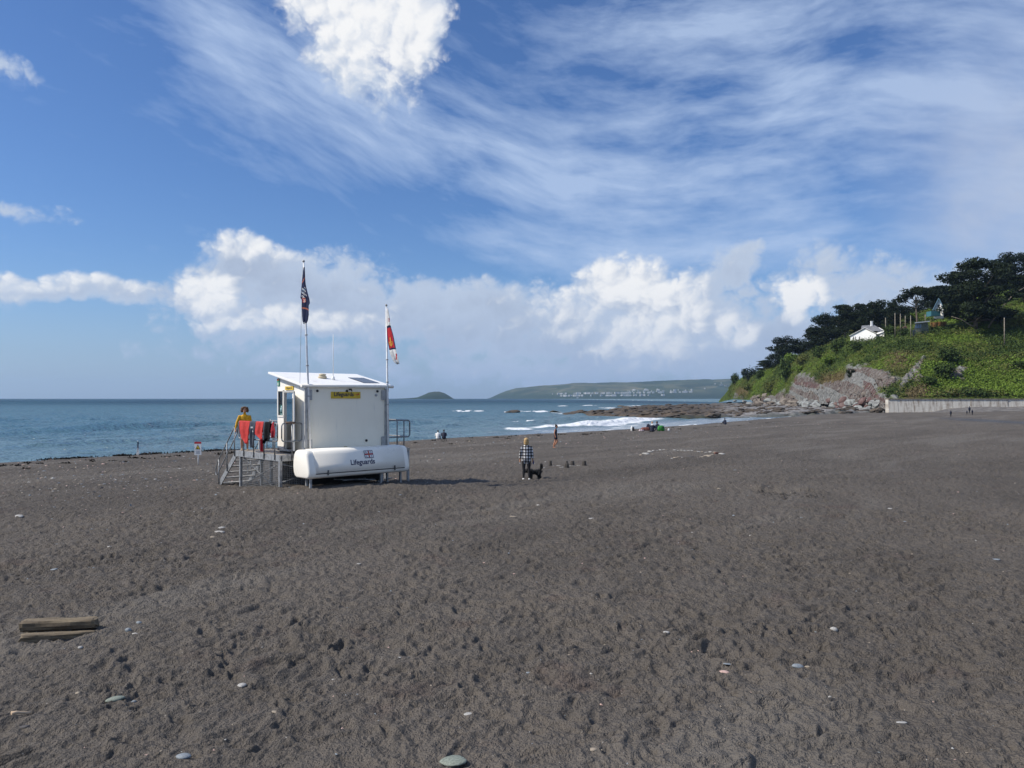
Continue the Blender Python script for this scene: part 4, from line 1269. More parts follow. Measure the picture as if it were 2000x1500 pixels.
# door side wall: pieces round the window and the doorway
mb = MB()
def wp(v0, v1, z0, z1a, z1b):
    mb.add([L(0, v0, z0), L(.06, v0, z0), L(.06, v1, z0), L(0, v1, z0), L(0, v0, z1a), L(.06, v0, z1a), L(.06, v1, z1b), L(0, v1, z1b)],
           [(3, 2, 1, 0), (4, 5, 6, 7), (0, 1, 5, 4), (1, 2, 6, 5), (2, 3, 7, 6), (3, 0, 4, 7)])
DV0, DV1, DZ = 0.86, 1.50, 4.60
WV0, WV1, WZ0, WZ1 = 1.60, 2.02, 3.76, 4.68
wp(0.06, DV0, ZF, ztop(.06), ztop(DV0)); wp(DV0, DV1, DZ, ztop(DV0), ztop(DV1)); wp(DV1, WV0, ZF, ztop(DV1), ztop(WV0))
wp(WV0, WV1, ZF, WZ0, WZ0); wp(WV0, WV1, WZ1, ztop(WV0), ztop(WV1)); wp(WV1, WD, ZF, ztop(WV1), ZT1)
mb.build("door_wall", GRP, hut)
# sea side: low wall, head and mullions with big panes between
mb = MB(); mb.box(L(WL / 2, WD - .03, (ZF + 3.55) / 2), (WL - .12, .06, 3.55 - ZF)); mb.box(L(WL / 2, WD - .03, (4.95 + ZT1) / 2), (WL - .12, .06, ZT1 - 4.95))
for u in (.12, 1.15, 2.15, WL - .12): mb.box(L(u, WD - .03, 4.25), (.10, .06, 1.40))
mb.build("sea_wall_frame", GRP, hut)
for a, b in ((.17, 1.10), (1.20, 2.10), (2.20, WL - .17)):
    m2 = MB(); m2.box(L((a + b) / 2, WD - .03, 4.25), (b - a, .012, 1.40)); m2.build("sea_window_pane", PANE, hut)
mb = MB(); mb.box(L(WL / 2, WD / 2, ZF - .04), (WL, WD, .08)); mb.build("floor", mat("dark_floor", (.09, .085, .08), .8), hut)
mb = MB(); mb.box(L(WL / 2, WD / 2, ZF - .14), (WL - .1, WD - .1, .12)); mb.build("skid_frame", BLACKP, hut)
mb = MB(); mb.box(L(WL / 2, WD / 2 - .1, 1.90), (WL - .2, WD - .4, 1.08)); mb.build("underside_shade_box", mat("underside_shade_black", (.016, .016, .016), .8), hut)  # added black box, stands in for the deep shade under the cabin
mb = MB(); mb.box(L(1.9, WD - .40, 3.38), (2.4, .6, .05)); mb.box(L(1.0, WD - .40, 2.96), (.05, .55, .75)); mb.build("counter", mat("grey_counter", (.20, .19, .18), .6), hut)
# roof: sheet with bull-nosed eaves
RU0, RU1, RV0, RV1 = -0.212, 3.535, -0.05, 2.40
def rz(v): return 4.80 + (5.285 - 4.80) * (v + 0.05) / 2.45
mb = MB()
mb.add([L(RU0, RV0, rz(RV0) + .01), L(RU1, RV0, rz(RV0) + .01), L(RU1, RV1, rz(RV1) + .01), L(RU0, RV1, rz(RV1) + .01), L(RU0, RV0, rz(RV0) + .085), L(RU1, RV0, rz(RV0) + .085), L(RU1, RV1, rz(RV1) + .085), L(RU0, RV1, rz(RV1) + .085)],
       [(3, 2, 1, 0), (4, 5, 6, 7), (0, 1, 5, 4), (1, 2, 6, 5), (2, 3, 7, 6), (3, 0, 4, 7)])
ROOFW = mat("chalky_white_roof", (0.83, 0.83, 0.82), 0.6, col2=(0.60, 0.56, 0.52), vscale=2.8, fac=(0.52, 0.85), detail=8)
roof = mb.build("roof", ROOFW, hut, bevel=0.012)
mb = MB(); mb.tube([L(RU0 - .01, RV0 - .01, rz(RV0) + .035), L(RU1 + .03, RV0 - .01, rz(RV0) + .035)], .058, 10); mb.build("eaves_roll", GLOSSW, roof)
mb = MB(); mb.add([L(2.55, .35, rz(.35) + .10), L(3.25, .35, rz(.35) + .10), L(3.25, 1.45, rz(1.45) + .10), L(2.55, 1.45, rz(1.45) + .10)], [(0, 1, 2, 3)])
mb.add([L(2.55, .35, rz(.35) + .086), L(3.25, .35, rz(.35) + .086), L(3.25, 1.45, rz(1.45) + .086), L(2.55, 1.45, rz(1.45) + .086)], [(3, 2, 1, 0)])
mb.build("solar_panel", mat("solar_cells", (.05, .06, .085), .25, spec=.6), roof)
mb = MB(); mb.lathe([(.16, 0), (.16, .06), (.11, .10), (.13, .11), (.13, .15), (.06, .17)], L(1.35, 1.25, rz(1.25) + .08), 14); mb.build("roof_vent", mat("buff_vent", (.52, .44, .30), .6), roof)
mb = MB(); mb.lathe([(.07, 0), (.05, .10), (.025, .14)], L(1.62, .95, rz(.95) + .08), 10); mb.tube([L(1.62, .95, rz(.95) + .2), L(1.62, .95, 6.75)], [.016, .010], 7); mb.build("aerial", WHITEP, roof)
# corner posts and brackets
for (u, v, s) in ((-.02, -.02, 1), (WL + .02, -.02, 1)):
    mb = MB(); mb.box(L(u, v, (ZF + ZT0) / 2), (.10, .05, ZT0 - ZF - .05)); mb.build("corner_post", GREYTR, hut)
for u in (.12, WL - .10):
    for z in (2.80, 4.52):
        mb = MB(); mb.box(L(u, -.03, z), (.16, .05, .36)); mb.build("bracket", GREYTR, hut)
for (u, z) in ((.42, 4.66), (1.60, 4.66), (2.90, 4.66), (2.42, 2.86)):
    mb = MB(); mb.tube([L(u, .0, z), L(u, -.035, z)], .045, 12); mb.build("black_bung", BLACKP, hut)
mb = MB(); mb.tube([L(2.84, .0, 4.52), L(2.84, -.03, 4.52)], .05, 12); mb.build("grey_vent", GREYTR, hut)
mb = MB(); mb.box(L(1.55, -.015, 2.63), (.12, .03, .10)); mb.build("small_plate", mat("ochre_plate", (.45, .36, .14), .6), hut)
mb = MB(); mb.box(L(1.72, -.05, 4.72), (.06, .12, .05)); mb.tube([L(1.72, -.08, 4.72), L(1.72, -.16, 4.66)], .02, 6); mb.build("floodlight", BLACKP, hut)
# yellow sign on the front
sg = MB(); sg.box(L(1.56, -.016, 4.515), (1.20, .03, .235)); sgo = sg.build("sign_board", YELLOW, hut)
fit_text("Lifeguards", .80, .19, NAVY, sgo, L(1.07, -.034, 4.43), (1, 0, 0), (0, 0, 1), bold=.025)
mb = MB()
for (dx, dz, w, h_) in ((0, 0, .15, .012), (.05, 0, .02, .07), (.11, .02, .05, .05)): mb.box(L(1.96 + dx, -.034, 4.53 + dz), (w, .003, h_))
mb.build("small_emblem", RED, sgo)
# signs on the door side
mb = MB(); mb.box(L(-.016, 1.16, 4.76), (.03, .58, .13)); s2 = mb.build("door_sign", YELLOW, hut)
fit_text("Lifeguards", .42, .09, NAVY, s2, L(-.034, 1.37, 4.715), (0, -1, 0), (0, 0, 1), bold=.01)
mb = MB(); mb.box(L(-.016, 1.98, 4.98), (.03, .16, .26)); s3 = mb.build("notice", GREENP, hut)
mb = MB(); mb.box(L(-.034, 1.98, 5.07), (.004, .15, .07)); mb.build("notice_heading", ORANGE, s3)
mb = MB(); mb.box(L(-.034, 1.98, 4.95), (.004, .10, .03)); mb.box(L(-.034, 1.98, 4.89), (.004, .10, .03)); mb.build("notice_lines", WHITEP, s3)
# window with frame, pane and first-aid poster
mb = MB()
for (v, z, dv, dz) in ((WV0 - .0, 4.22, .05, .96), (WV1, 4.22, .05, .96), ((WV0 + WV1) / 2, WZ0, .47, .05), ((WV0 + WV1) / 2, WZ1, .47, .05)): mb.box(L(-.008, v, z), (.05, dv, dz))
wf = mb.build("window_frame", GRP, hut)
mb = MB(); mb.box(L(.02, (WV0 + WV1) / 2, (WZ0 + WZ1) / 2), (.01, WV1 - WV0, WZ1 - WZ0)); pane = mb.build("pane", PANE, wf)
mb = MB(); mb.box(L(.012, 1.80, 3.98), (.004, .26, .38)); ps = mb.build("poster", mat("dark_green_poster", (.02, .075, .065), .5), wf)
mb = MB(); mb.tube([L(.008, 1.80, 3.90), L(.008, 1.80, 4.06)], .03, 6); mb.box(L(.007, 1.80, 4.10), (.004, .06, .06)); mb.box(L(.007, 1.80, 3.83), (.004, .12, .02)); mb.build("poster_figure", mat("pale_print", (.45, .65, .68), .5), wf)
# door, swung right back
mb = MB()
for (v, dv) in ((DV0 - .03, .05), (DV1 + .03, .05)): mb.box(L(-.012, v, (ZF + DZ) / 2), (.05, dv, DZ - ZF))
mb.box(L(-.012, (DV0 + DV1) / 2, DZ + .03), (.05, DV1 - DV0 + .11, .05)); mb.build("door_frame", GREYTR, hut)
mb = MB(); mb.box(L(-.10, (DV0 + DV1) / 2, ZF - .02), (.24, .75, .05)); mb.build("threshold", GALV, hut)
DA = math.radians(-24)
dl = bpy.data.objects.new("door", None)
mb = MB(); mb.box((0, -.30, 0), (.045, .60, 1.98)); door = mb.build("door", GRP, hut)
door.location = L(-.05, DV0 - .02, (ZF + DZ) / 2 - .02); door.rotation_euler = (0, 0, DA)
bpy.data.objects.remove(dl)
mb = MB(); mb.box((-.026, -.26, .40), (.01, .17, .86)); mb.build("door_slit_window", GLASS, door)
mb = MB(); mb.box((-.026, -.30, -.13), (.006, .20, .22)); st = mb.build("door_sticker", mat("pale_blue_sticker", (.55, .66, .74), .5), door)
mb = MB(); mb.tube([(-.03, -.32, -.10), (-.03, -.27, -.20)], .018, 6); mb.box((-.031, -.36, -.12), (.004, .05, .08)); mb.build("sticker_marks", mat("blue_print", (.05, .14, .35), .5), door)
mb = MB(); mb.tube([(-.02, -.54, -.02), (-.07, -.54, -.02), (-.07, -.46, -.02)], .012, 6); mb.build("handle", GALV, door)

# ---------------- deck with stairs
PU0, PV0, PV1, PZ = -0.80, 0.33, 3.70, 2.467
deck = thing("access_deck", "grey steel deck with railings, mesh sides and stairs beside the white cabin", "platform", HW(0, 0, GZ0), HA)
# deck boards (laid across) : each a board
nb = 24
for k in range(nb):
    v0 = PV0 + .02 + (PV1 - PV0 - .04) * k / nb; v1 = PV0 + .02 + (PV1 - PV0 - .04) * (k + 1) / nb - .008
    u1 = -.01 if v0 < WD + .02 else 0.50
    mb = MB(); mb.box(L((PU0 + .04 + u1) / 2, (v0 + v1) / 2, PZ - .02 + rng.uniform(-.003, .003)), (u1 - PU0 - .04, v1 - v0, .04)); mb.build("deck_board", DECKB, deck)
# edge beams
mb = MB(); mb.box(L(PU0, (PV0 + PV1) / 2, PZ - .105), (.06, PV1 - PV0 + .06, .21)); mb.build("edge_beam", GALV, deck)
mb = MB(); mb.box(L((PU0 + .3) / 2 + .03, PV0, PZ - .105), (.3 - PU0 - .06, .06, .21)); mb.build("edge_beam", GALV, deck)
mb = MB(); mb.box(L((PU0 + .5) / 2 + .03, PV1, PZ - .105), (.5 - PU0 - .06, .06, .20)); mb.build("edge_beam", GALV, deck)
def leg(u, v, w=.09, z1=PZ - .21):
    zg = h_ground(u, v) - .12
    mb = MB(); mb.box(L(u, v, (z1 + zg) / 2), (w, w, z1 - zg)); mb.build("leg", GALV, deck)
for (u, v) in ((PU0 + .02, PV0 + .02), (PU0 + .02, 3.40), (.30, PV0 + .02), (.42, 3.40), (.42, 2.25), (PU0 + .15, 2.0)): leg(u, v)
def brace(a, b, r=.022):
    mb = MB(); mb.tube([a, b], r, 6); mb.build("brace", GALVD, deck)
g1 = h_ground(PU0, PV0) + .03; g2 = h_ground(PU0, 3.4) + .03
brace(L(PU0 + .05, PV0 + .05, 2.2), L(PU0 + .05, 3.35, g2 + .05)); brace(L(PU0 + .10, 3.3, 2.2), L(PU0 + .10, PV0 + .9, g1 + .02), .03)
brace(L(PU0 + .08, PV0 + .04, 2.15), L(.3, PV0 + .04, 1.9)); brace(L(PU0 + .08, PV0 + .09, g1 + .1), L(.3, PV0 + .09, 1.75))
# wire mesh below the deck
def mesh_panel(fixed, axis, a0, a1, z0f, z1):
    mb = MB(); s = .065; k = a0
    while k <= a1:
        zz = z0f(k)
        p = (lambda z: L(fixed, k, z)) if axis == 'v' else (lambda z: L(k, fixed, z))
        mb.bar(p(zz), p(z1), .007, .007); k += s
    z = 1.2
    while z < z1:
        A, B = (L(fixed, a0, z), L(fixed, a1, z)) if axis == 'v' else (L(a0, fixed, z), L(a1, fixed, z))
        mb.bar(A, B, .007, .007); z += s
    o = mb.build("wire_mesh", GALVD, deck); tag(o, kind="stuff")
mesh_panel(PU0 + .02, 'v', PV0 + .1, 3.35, lambda k: h_ground(PU0, k) - .03, PZ - .2)
mesh_panel(PV0 + .02, 'u', PU0 + .1, .28, lambda k: h_ground(k, PV0) - .03, PZ - .2)
def loop(A, B, z0, z1, r=.10, n=5):
    """rounded rectangle of tube between points A and B (u, v)"""
    A, B = Vector((A[0], A[1], 0)), Vector((B[0], B[1], 0)); d = (B - A).normalized(); Ln = (B - A).length
    pts = []
    for (cx, cz, s) in ((r, z0 + r, math.pi), (Ln - r, z0 + r, 1.5 * math.pi), (Ln - r, z1 - r, 0), (r, z1 - r, .5 * math.pi)):
        for k in range(n + 1):
            an = s + .5 * math.pi * k / n
            q = A + d * (cx + r * math.cos(an)); pts.append(L(q.x, q.y, cz + r * math.sin(an)))
    pts.append(pts[0]); return pts
RT, RB = PZ + 1.08, PZ + .46
RAIL_U = PU0 - .045
mb = MB(); mb.tube(loop((RAIL_U, .42), (RAIL_U, 3.42), RB, RT), .024, 8); mb.build("railing_loop", GALVD, deck)
for v in (.62, 1.42, 2.22, 3.02):
    mb = MB(); mb.tube([L(RAIL_U, v, RT), L(RAIL_U, v, PZ - .18)], .024, 8); mb.build("railing_post", GALVD, deck)
mb = MB(); mb.tube(loop((PU0 + .04, PV0 - .045), (.0, PV0 - .045), RB, RT), .024, 8); mb.build("railing_loop", GALVD, deck)
mb = MB(); mb.tube([L(-.38, PV0 - .045, RT), L(-.38, PV0 - .045, PZ - .18)], .024, 8); mb.build("railing_post", GALVD, deck)
mb = MB(); mb.tube([L(PU0 + .18, PV0 - .045, RT + .012), L(-.28, PV0 - .045, RT + .012)], .040, 10); mb.build("foam_grip", FOAMT, deck)
mb = MB(); mb.tube(loop((.46, 2.25), (.46, 3.6), RB, RT), .024, 8); mb.build("railing_loop", GALVD, deck)
for v in (2.5, 3.35):
    mb = MB(); mb.tube([L(.46, v, RT), L(.46, v, PZ)], .024, 8); mb.build("railing_post", GALVD, deck)
# stairs going down towards the sea side
SV0, SV1 = PV1 + .03, 5.30
zg = h_ground(-.3, SV1) - .02
nst = 6
for u in (PU0 + .03, .42):
    mb = MB(); mb.bar(L(u, SV0, PZ - .08), L(u, SV1, zg + .02), .04, .20); mb.build("stringer", GALV, deck)
for k in range(nst):
    t = (k + .6) / nst; v = SV0 + (SV1 - SV0) * t; z = PZ - .05 + (zg - PZ + .05) * t
    mb = MB(); mb.box(L((PU0 + .45) / 2, v, z), (.45 - PU0 - .06, .25, .04)); mb.build("tread", mat("pale_tread", (.42, .40, .36), .8, var=.2), deck)
for u in (PU0 - .02, .46):
    def sr(v, h_): return L(u, v, PZ + (zg - PZ) * (v - SV0) / (SV1 - SV0) + h_)
    va, vb = SV0 - .12, SV1 + .05
    mb = MB()
    mb.tube([sr(va, .55) , sr(va - .06, .72), sr(va - .04, .98), sr(va + .06, .99), sr(SV0 + .5, .97), sr(SV1 - .3, .97), sr(vb, .97), sr(vb + .16, .86), sr(vb + .18, .62), sr(vb + .06, .50), sr(vb - .1, .50), sr(SV0 + .5, .52), sr(va, .55)], .022, 8); mb.build("handrail", GALVD, deck)
    for v in (SV0 + .12, (SV0 + SV1) / 2, SV1 - .05):
        mb = MB(); mb.tube([sr(v, .97), sr(v, -.12)], .022, 8); mb.build("handrail_post", GALVD, deck)
# small second deck at the other end of the cabin
deck2 = thing("end_deck", "small railed landing at the right end of the white cabin", "platform", HW(0, 0, GZ0), HA)
mb = MB(); mb.box(L(4.05, 1.25, PZ - .05), (1.35, 1.6, .10)); mb.build("deck_plate", DECKB, deck2)
for (u, v) in ((3.45, .5), (4.66, .5), (3.45, 2.0), (4.66, 2.0)):
    zg_ = h_ground(u, v) - .1; mb = MB(); mb.box(L(u, v, (PZ - .1 + zg_) / 2), (.08, .08, PZ - .1 - zg_)); mb.build("leg", GALV, deck2)
mb = MB(); mb.tube(loop((3.46, .43), (4.70, .43), RB - .02, RT + .0), .026, 8); mb.build("railing_loop", GALVD, deck2)
for u in (3.56, 4.10, 4.42):
    mb = MB(); mb.tube([L(u, .43, RT), L(u, .43, PZ - .08)], .024, 8); mb.build("railing_post", GALVD, deck2)
mb = MB(); mb.tube(loop((4.74, .50), (4.74, 2.0), RB - .02, RT + .0), .026, 8); mb.build("railing_loop", GALVD, deck2)

# ---------------- board locker
lock = thing("board_locker", "long white rounded rescue board locker with lettering in front of the cabin", "locker", HW(0, 0, GZ0), HA)
BU0, BU1, BZ0 = -.467, 3.465, 1.73
prof = [(-.16, .05), (-.28, 0), (-1.02, 0), (-1.12, .03), (-1.165, .10), (-1.17, .20), (-1.12, .42), (-1.03, .72), (-.99, .80), (-.92, .86), (-.82, .88), (-.34, .88), (-.22, .85), (-.13, .76), (-.07, .55), (-.055, .36), (-.09, .16)]
prof = [(a, b * 1.075) for a, b in prof]
cv_, cz_ = -.61, .45
secs = [(BU0 - .075, .86), (BU0 - .062, .93), (BU0 - .02, .985), (BU0 + .06, 1.0), (BU1 - .06, 1.0), (BU1 + .02, .985), (BU1 + .062, .93), (BU1 + .075, .86)]
vs_, fs_ = [], []
for (u, s) in secs:
    for (pv, pz) in prof: vs_.append(L(u, cv_ + (pv - cv_) * s, BZ0 + cz_ + (pz - cz_) * s))
n = len(prof)
for i in range(len(secs) - 1):
    for k in range(n): fs_.append((i * n + k, i * n + (k + 1) % n, (i + 1) * n + (k + 1) % n, (i + 1) * n + k))
fs_ += [tuple(range(n)), tuple((len(secs) - 1) * n + k for k in range(n))]
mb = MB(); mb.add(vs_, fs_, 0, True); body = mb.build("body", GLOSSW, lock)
# lid panel, standing slightly proud, wrapping over the top
lp = [(-1.172, .185), (-1.122, .42), (-1.032, .72), (-.992, .802), (-.922, .866), (-.82, .887), (-.50, .888)]
lp = [(a, b * 1.075) for a, b in lp]
vs_, fs_ = [], []
for u in (BU0 + .18, BU1 - .16):
    for (pv, pz) in lp: vs_.append(L(u, pv - .018, BZ0 + pz + .012))
    for (pv, pz) in lp: vs_.append(L(u, pv + .03, BZ0 + pz - .01))
m_ = len(lp)
for k in range(m_ - 1): fs_.append((k, k + 1, 2 * m_ + k + 1, 2 * m_ + k))
fs_ += [tuple(range(m_)) + tuple(reversed(range(m_, 2 * m_))), tuple(range(2 * m_, 3 * m_)) + tuple(reversed(range(3 * m_, 4 * m_))), (0, 2 * m_, 3 * m_, m_), (m_ - 1, 2 * m_ - 1, 4 * m_ - 1, 3 * m_ - 1)]
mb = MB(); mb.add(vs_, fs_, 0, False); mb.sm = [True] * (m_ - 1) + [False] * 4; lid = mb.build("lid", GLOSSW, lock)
mb = MB(); mb.box(L((BU0 + BU1) / 2, -1.178, BZ0 + .165), (BU1 - BU0 - .36, .02, .030)); mb.build("lid_seal", mat("dark_seal", (.05, .05, .05), .8), lock)
for u in (BU0 + .62, BU1 - .62):
    mb = MB(); mb.box(L(u, -1.200, BZ0 + .185), (.045, .03, .17)); mb.build("latch", mat("dark_latch", (.10, .10, .10), .5), lock)
sl_ = Vector((0, .09, .30)).normalized()
def on_lid(u, h_): # point on the sloping front of the lid
    pv = np.interp(h_, [.199, .4515, .774], [-1.172, -1.122, -1.032]) - .026
    return L(u, float(pv), BZ0 + h_ + .012)
LT = mat("navy_lettering", (0.012, 0.018, 0.075), 0.45)
lu0 = BU0 + 1.52
fit_text("Lifeguards", .98, .24, LT, lid, on_lid(lu0, .315), (1, 0, 0), Vector((0, .20, .95)), bold=.022)
# flag emblem: red cross on white with navy edge and letters
em = MB(); o0 = on_lid(lu0 + .60, .575); o0.y -= .004
ex, ez = Vector((1, 0, 0)), Vector((0, .27, .96)).normalized(); en = Vector((0, -.96, .27)).normalized()
def eq(x0, x1, y0, y1, lift, mi, skew=-.10):
    pts = [o0 + ex * (x + y * skew) + ez * y + en * lift for x, y in ((x0, y0), (x1, y0), (x1, y1), (x0, y1))]
    em.add(pts, [(0, 1, 2, 3)], mi)
eq(0, .36, 0, .27, .002, 0); eq(.018, .342, .018, .252, .004, 1); eq(.018, .342, .108, .162, .006, 0); eq(.155, .205, .018, .252, .006, 0)
eq(.018, .342, .115, .155, .008, 2); eq(.160, .200, .018, .252, .008, 2)
eq(.175, .185, .08, .19, .010, 3)
em.build("flag_emblem", [LT, WHITEP, RED, YELLOW], lid)
for (ch, x, y) in (("R", .055, .175), ("N", .24, .175), ("L", .055, .03), ("I", .265, .03)):
    fit_text(ch, .055 if ch != "I" else .016, .062, LT, lid, o0 + ex * (x - y * .10) + ez * y + en * .010, ex, ez, name="emblem_letter")
# legs and frame of the locker
for u, v in ((BU0 + .14, -.88), (BU0 + .32, -.30), (BU1 - .95, -.80), (BU1 - .10, -.80), (BU1 - .30, -.25)):
    for v in (v,):
        zg_ = h_ground(u, v) - .1
        mb = MB(); mb.box(L(u, v, (zg_ + BZ0 + .02) / 2), (.07, .07, BZ0 - zg_ + .02)); mb.build("leg", GALV, lock)
for (a, b) in (((.9, -.9), (2.2, -.3)), ((2.2, -.9), (.9, -.3)), ((2.6, -.9), (3.2, -.5))):
    mb = MB(); mb.tube([L(a[0], a[1], h_ground(*a) + .12), L(b[0], b[1], h_ground(*b) + .16)], .022, 6); mb.build("brace", GALVD, lock)
# posts under the cabin
for (u, v) in ((.15, .2), (WL - .15, .2), (.15, WD - .15), (WL - .15, WD - .15), (1.6, .2)):
    zg_ = h_ground(u, v) - .1
    mb = MB(); mb.box(L(u, v, (zg_ + ZF - .2) / 2), (.12, .12, ZF - .2 - zg_)); mb.build("support_post", GALVD, hut)

# ---------------- flag poles and flags
def flagpole(pb, pt, r, label, halyard):
    base = Vector(pb); t = thing("flagpole", label, "flagpole", base)
    mb = MB(); mb.tube([Vector((0, 0, 0)), (Vector(pt) - base) * .5, Vector(pt) - base], [r, r * .85, r * .6], 9); mb.build("pole", ALU, t)
    for k in (.30, .46, .62):
        c = (Vector(pt) - base) * k; mb = MB(); mb.tube([c - Vector((0, 0, .02)), c + Vector((0, 0, .02))], r * 1.15, 9); mb.build("collar", GREYTR, t)
    mb = MB(); mb.lathe([(r * .9, 0), (r * 1.1, .04), (r * .5, .08)], Vector(pt) - base, 9); mb.build("cap", GREYTR, t)
    mb = MB(); mb.tube([Vector(pt) - base + Vector((-r, 0, -.15)), Vector(halyard) - base], .006, 4); mb.build("halyard", GALVD, t)
    return t
p1b = HW(.11, -.10, 2.50); p1t = P(593, 512, p1b.y)
flagpole(p1b, p1t, .042, "taller white flagpole at the left corner of the cabin", P(585.5, 758, p1b.y - .1))
p2b = HW(WL + .06, -.12, 2.60); p2t = P(754.5, 598, p2b.y)
flagpole(p2b, p2t, .042, "shorter white flagpole at the right corner of the cabin", P(759, 765, p2b.y))
def cloth_flag(name, top, outline, Y, regions, mats, label, seed, folds=7, amp=.06):
    """limp flag: outline gives (row, left px, right px); regions colour it by cloth coordinates"""
    rows, cols = 70, 22
    rws = np.linspace(outline[0][0], outline[-1][0], rows)
    lf = np.interp(rws, [q[0] for q in outline], [q[1] for q in outline]); rt = np.interp(rws, [q[0] for q in outline], [q[2] for q in outline])
    vs, fs, ms = [], [], []
    r_ = random.Random(seed); ph = r_.uniform(0, 6)
    base = P(outline[-1][1], outline[-1][0], Y)
    for i, py in enumerate(rws):
        for j in range(cols):
            t = j / (cols - 1)
            wob = .6 * math.sin(i * .16 + ph) * (0.3 + t)
            px = lf[i] + (rt[i] - lf[i]) * t + wob * min(1, (rt[i] - lf[i]) / 8)
            d = amp * math.sin(t * folds + i * .05 + ph) + amp * .5 * math.sin(t * folds * 2.3 + i * .11)
            vs.append(P(px, py + .8 * math.sin(t * 5 + ph), Y + d - (px - lf[i]) / F * Y * 1.1) - base)
    for i in range(rows - 1):
        for j in range(cols - 1):
            k = i * cols + j; fs.append((k, k + 1, k + cols + 1, k + cols))
            ms.append(regions((j + .5) / cols, (i + .5) / rows))
    mb = MB(); mb.v = [tuple(v) for v in vs]; mb.f = fs; mb.m = ms; mb.sm = [True] * len(fs)
    o = mb.build(name, mats, None, base, recalc=False)
    so = o.modifiers.new("thickness", 'SOLIDIFY'); so.thickness = .004
    return tag(o, label, "flag")
def cloth(name, col, tl=0.45):
    m = bpy.data.materials.new(name); m.use_nodes = True
    nt = m.node_tree; bs = nt.nodes['Principled BSDF']; out = nt.nodes['Material Output']
    tc = nt.nodes.new('ShaderNodeTexCoord'); nz = n_noise(nt, tc.outputs['Object'], 9.0, 3, 0.5)
    c = n_mix(nt, nz.step(0.3, 0.7), tuple(x * 1.1 for x in col), tuple(x * 0.85 for x in col))
    nt.links.new(c, bs.inputs['Base Color']); bs.inputs['Roughness'].default_value = 0.85
    tr = nt.nodes.new('ShaderNodeBsdfTranslucent'); nt.links.new(c, tr.inputs[0])
    mx = nt.nodes.new('ShaderNodeMixShader'); mx.inputs[0].default_value = tl
    nt.links.new(bs.outputs[0], mx.inputs[1]); nt.links.new(tr.outputs[0], mx.inputs[2]); nt.links.new(mx.outputs[0], out.inputs[0])
    return m
FN = cloth("navy_flag_cloth", (.014, .024, .085)); FLB = cloth("light_blue_flag_print", (.22, .42, .60)); FOR = cloth("orange_flag_print", (.62, .20, .10)); FW = cloth("white_flag_cloth", (.80, .80, .79)); FR = cloth("red_flag_cloth", (.62, .035, .05)); FY = cloth("gold_flag_print", (.75, .45, .06))
def reg1(x, y):
    d = y + .10 * x
    if abs(y - .27 + .10 * x) < .010 or abs(y - .70 - .05 * x) < .010: return 2
    if .36 < y < .54 and .1 < x < .75:
        k = math.sin(x * 34 + y * 55) + math.sin(y * 95 - x * 12)
        if k > .75: return 3
        if k > .30 and y < .46: return 1
    if .53 < y < .62 and .12 < x < .52:
        k = math.sin(x * 60) * math.sin(y * 120)
        return 3 if k > .25 else (2 if k < -.1 else 4)
    if y > .955 and .15 < x < .5: return 3
    return 0
cloth_flag("flag", None, [(522, 592.5, 594.8), (540, 590.8, 596), (555, 589.5, 598), (572, 588, 601), (582, 586.6, 603), (583, 589, 603.5), (592, 589.2, 604.6), (596, 589.4, 602.6), (615, 590.2, 604), (626, 591, 602), (632, 593, 598.5)], p1b.y - .07, reg1, [FN, FLB, FOR, FW, FR], "limp navy flag with orange lines and pale lettering on the taller pole", 3, 6, .016)
def reg2(x, y):
    d = y - .12 * x
    if y < .30:
        if .17 < y < .25 and x > .35 and math.sin(x * 22 + y * 70) > .3: return 2
        return 0
    if y < .345: return 1
    if y < .70:
        if .52 < y < .67 and .12 < x < .62:
            q = ((x - .38) / .22) ** 2 + ((y - .61) / .05) ** 2
            if .45 < q < 1.25 and y > .59 or (abs(x - .38) < .06 and y < .64): return 3
        if x > .84 or x < .08: return 1
        return 2
    if y < .735: return 1
    if .80 < y < .92 and abs(x - (.92 - (y - .80) * 3.2)) < .10: return 2
    return 0
cloth_flag("flag", None, [(603, 755.4, 757.5), (618, 755.8, 760.5), (640, 755.8, 764.8), (652, 756, 767.5), (668, 757.5, 770), (680, 760, 773), (690, 762, 775.5), (700, 766, 778.5), (708, 771, 780), (711, 776, 780.5)], p2b.y - .03, reg2, [FW, FN, FR, FY], "limp white flag with red cross and gold anchor on the shorter pole", 8, 6, .016)

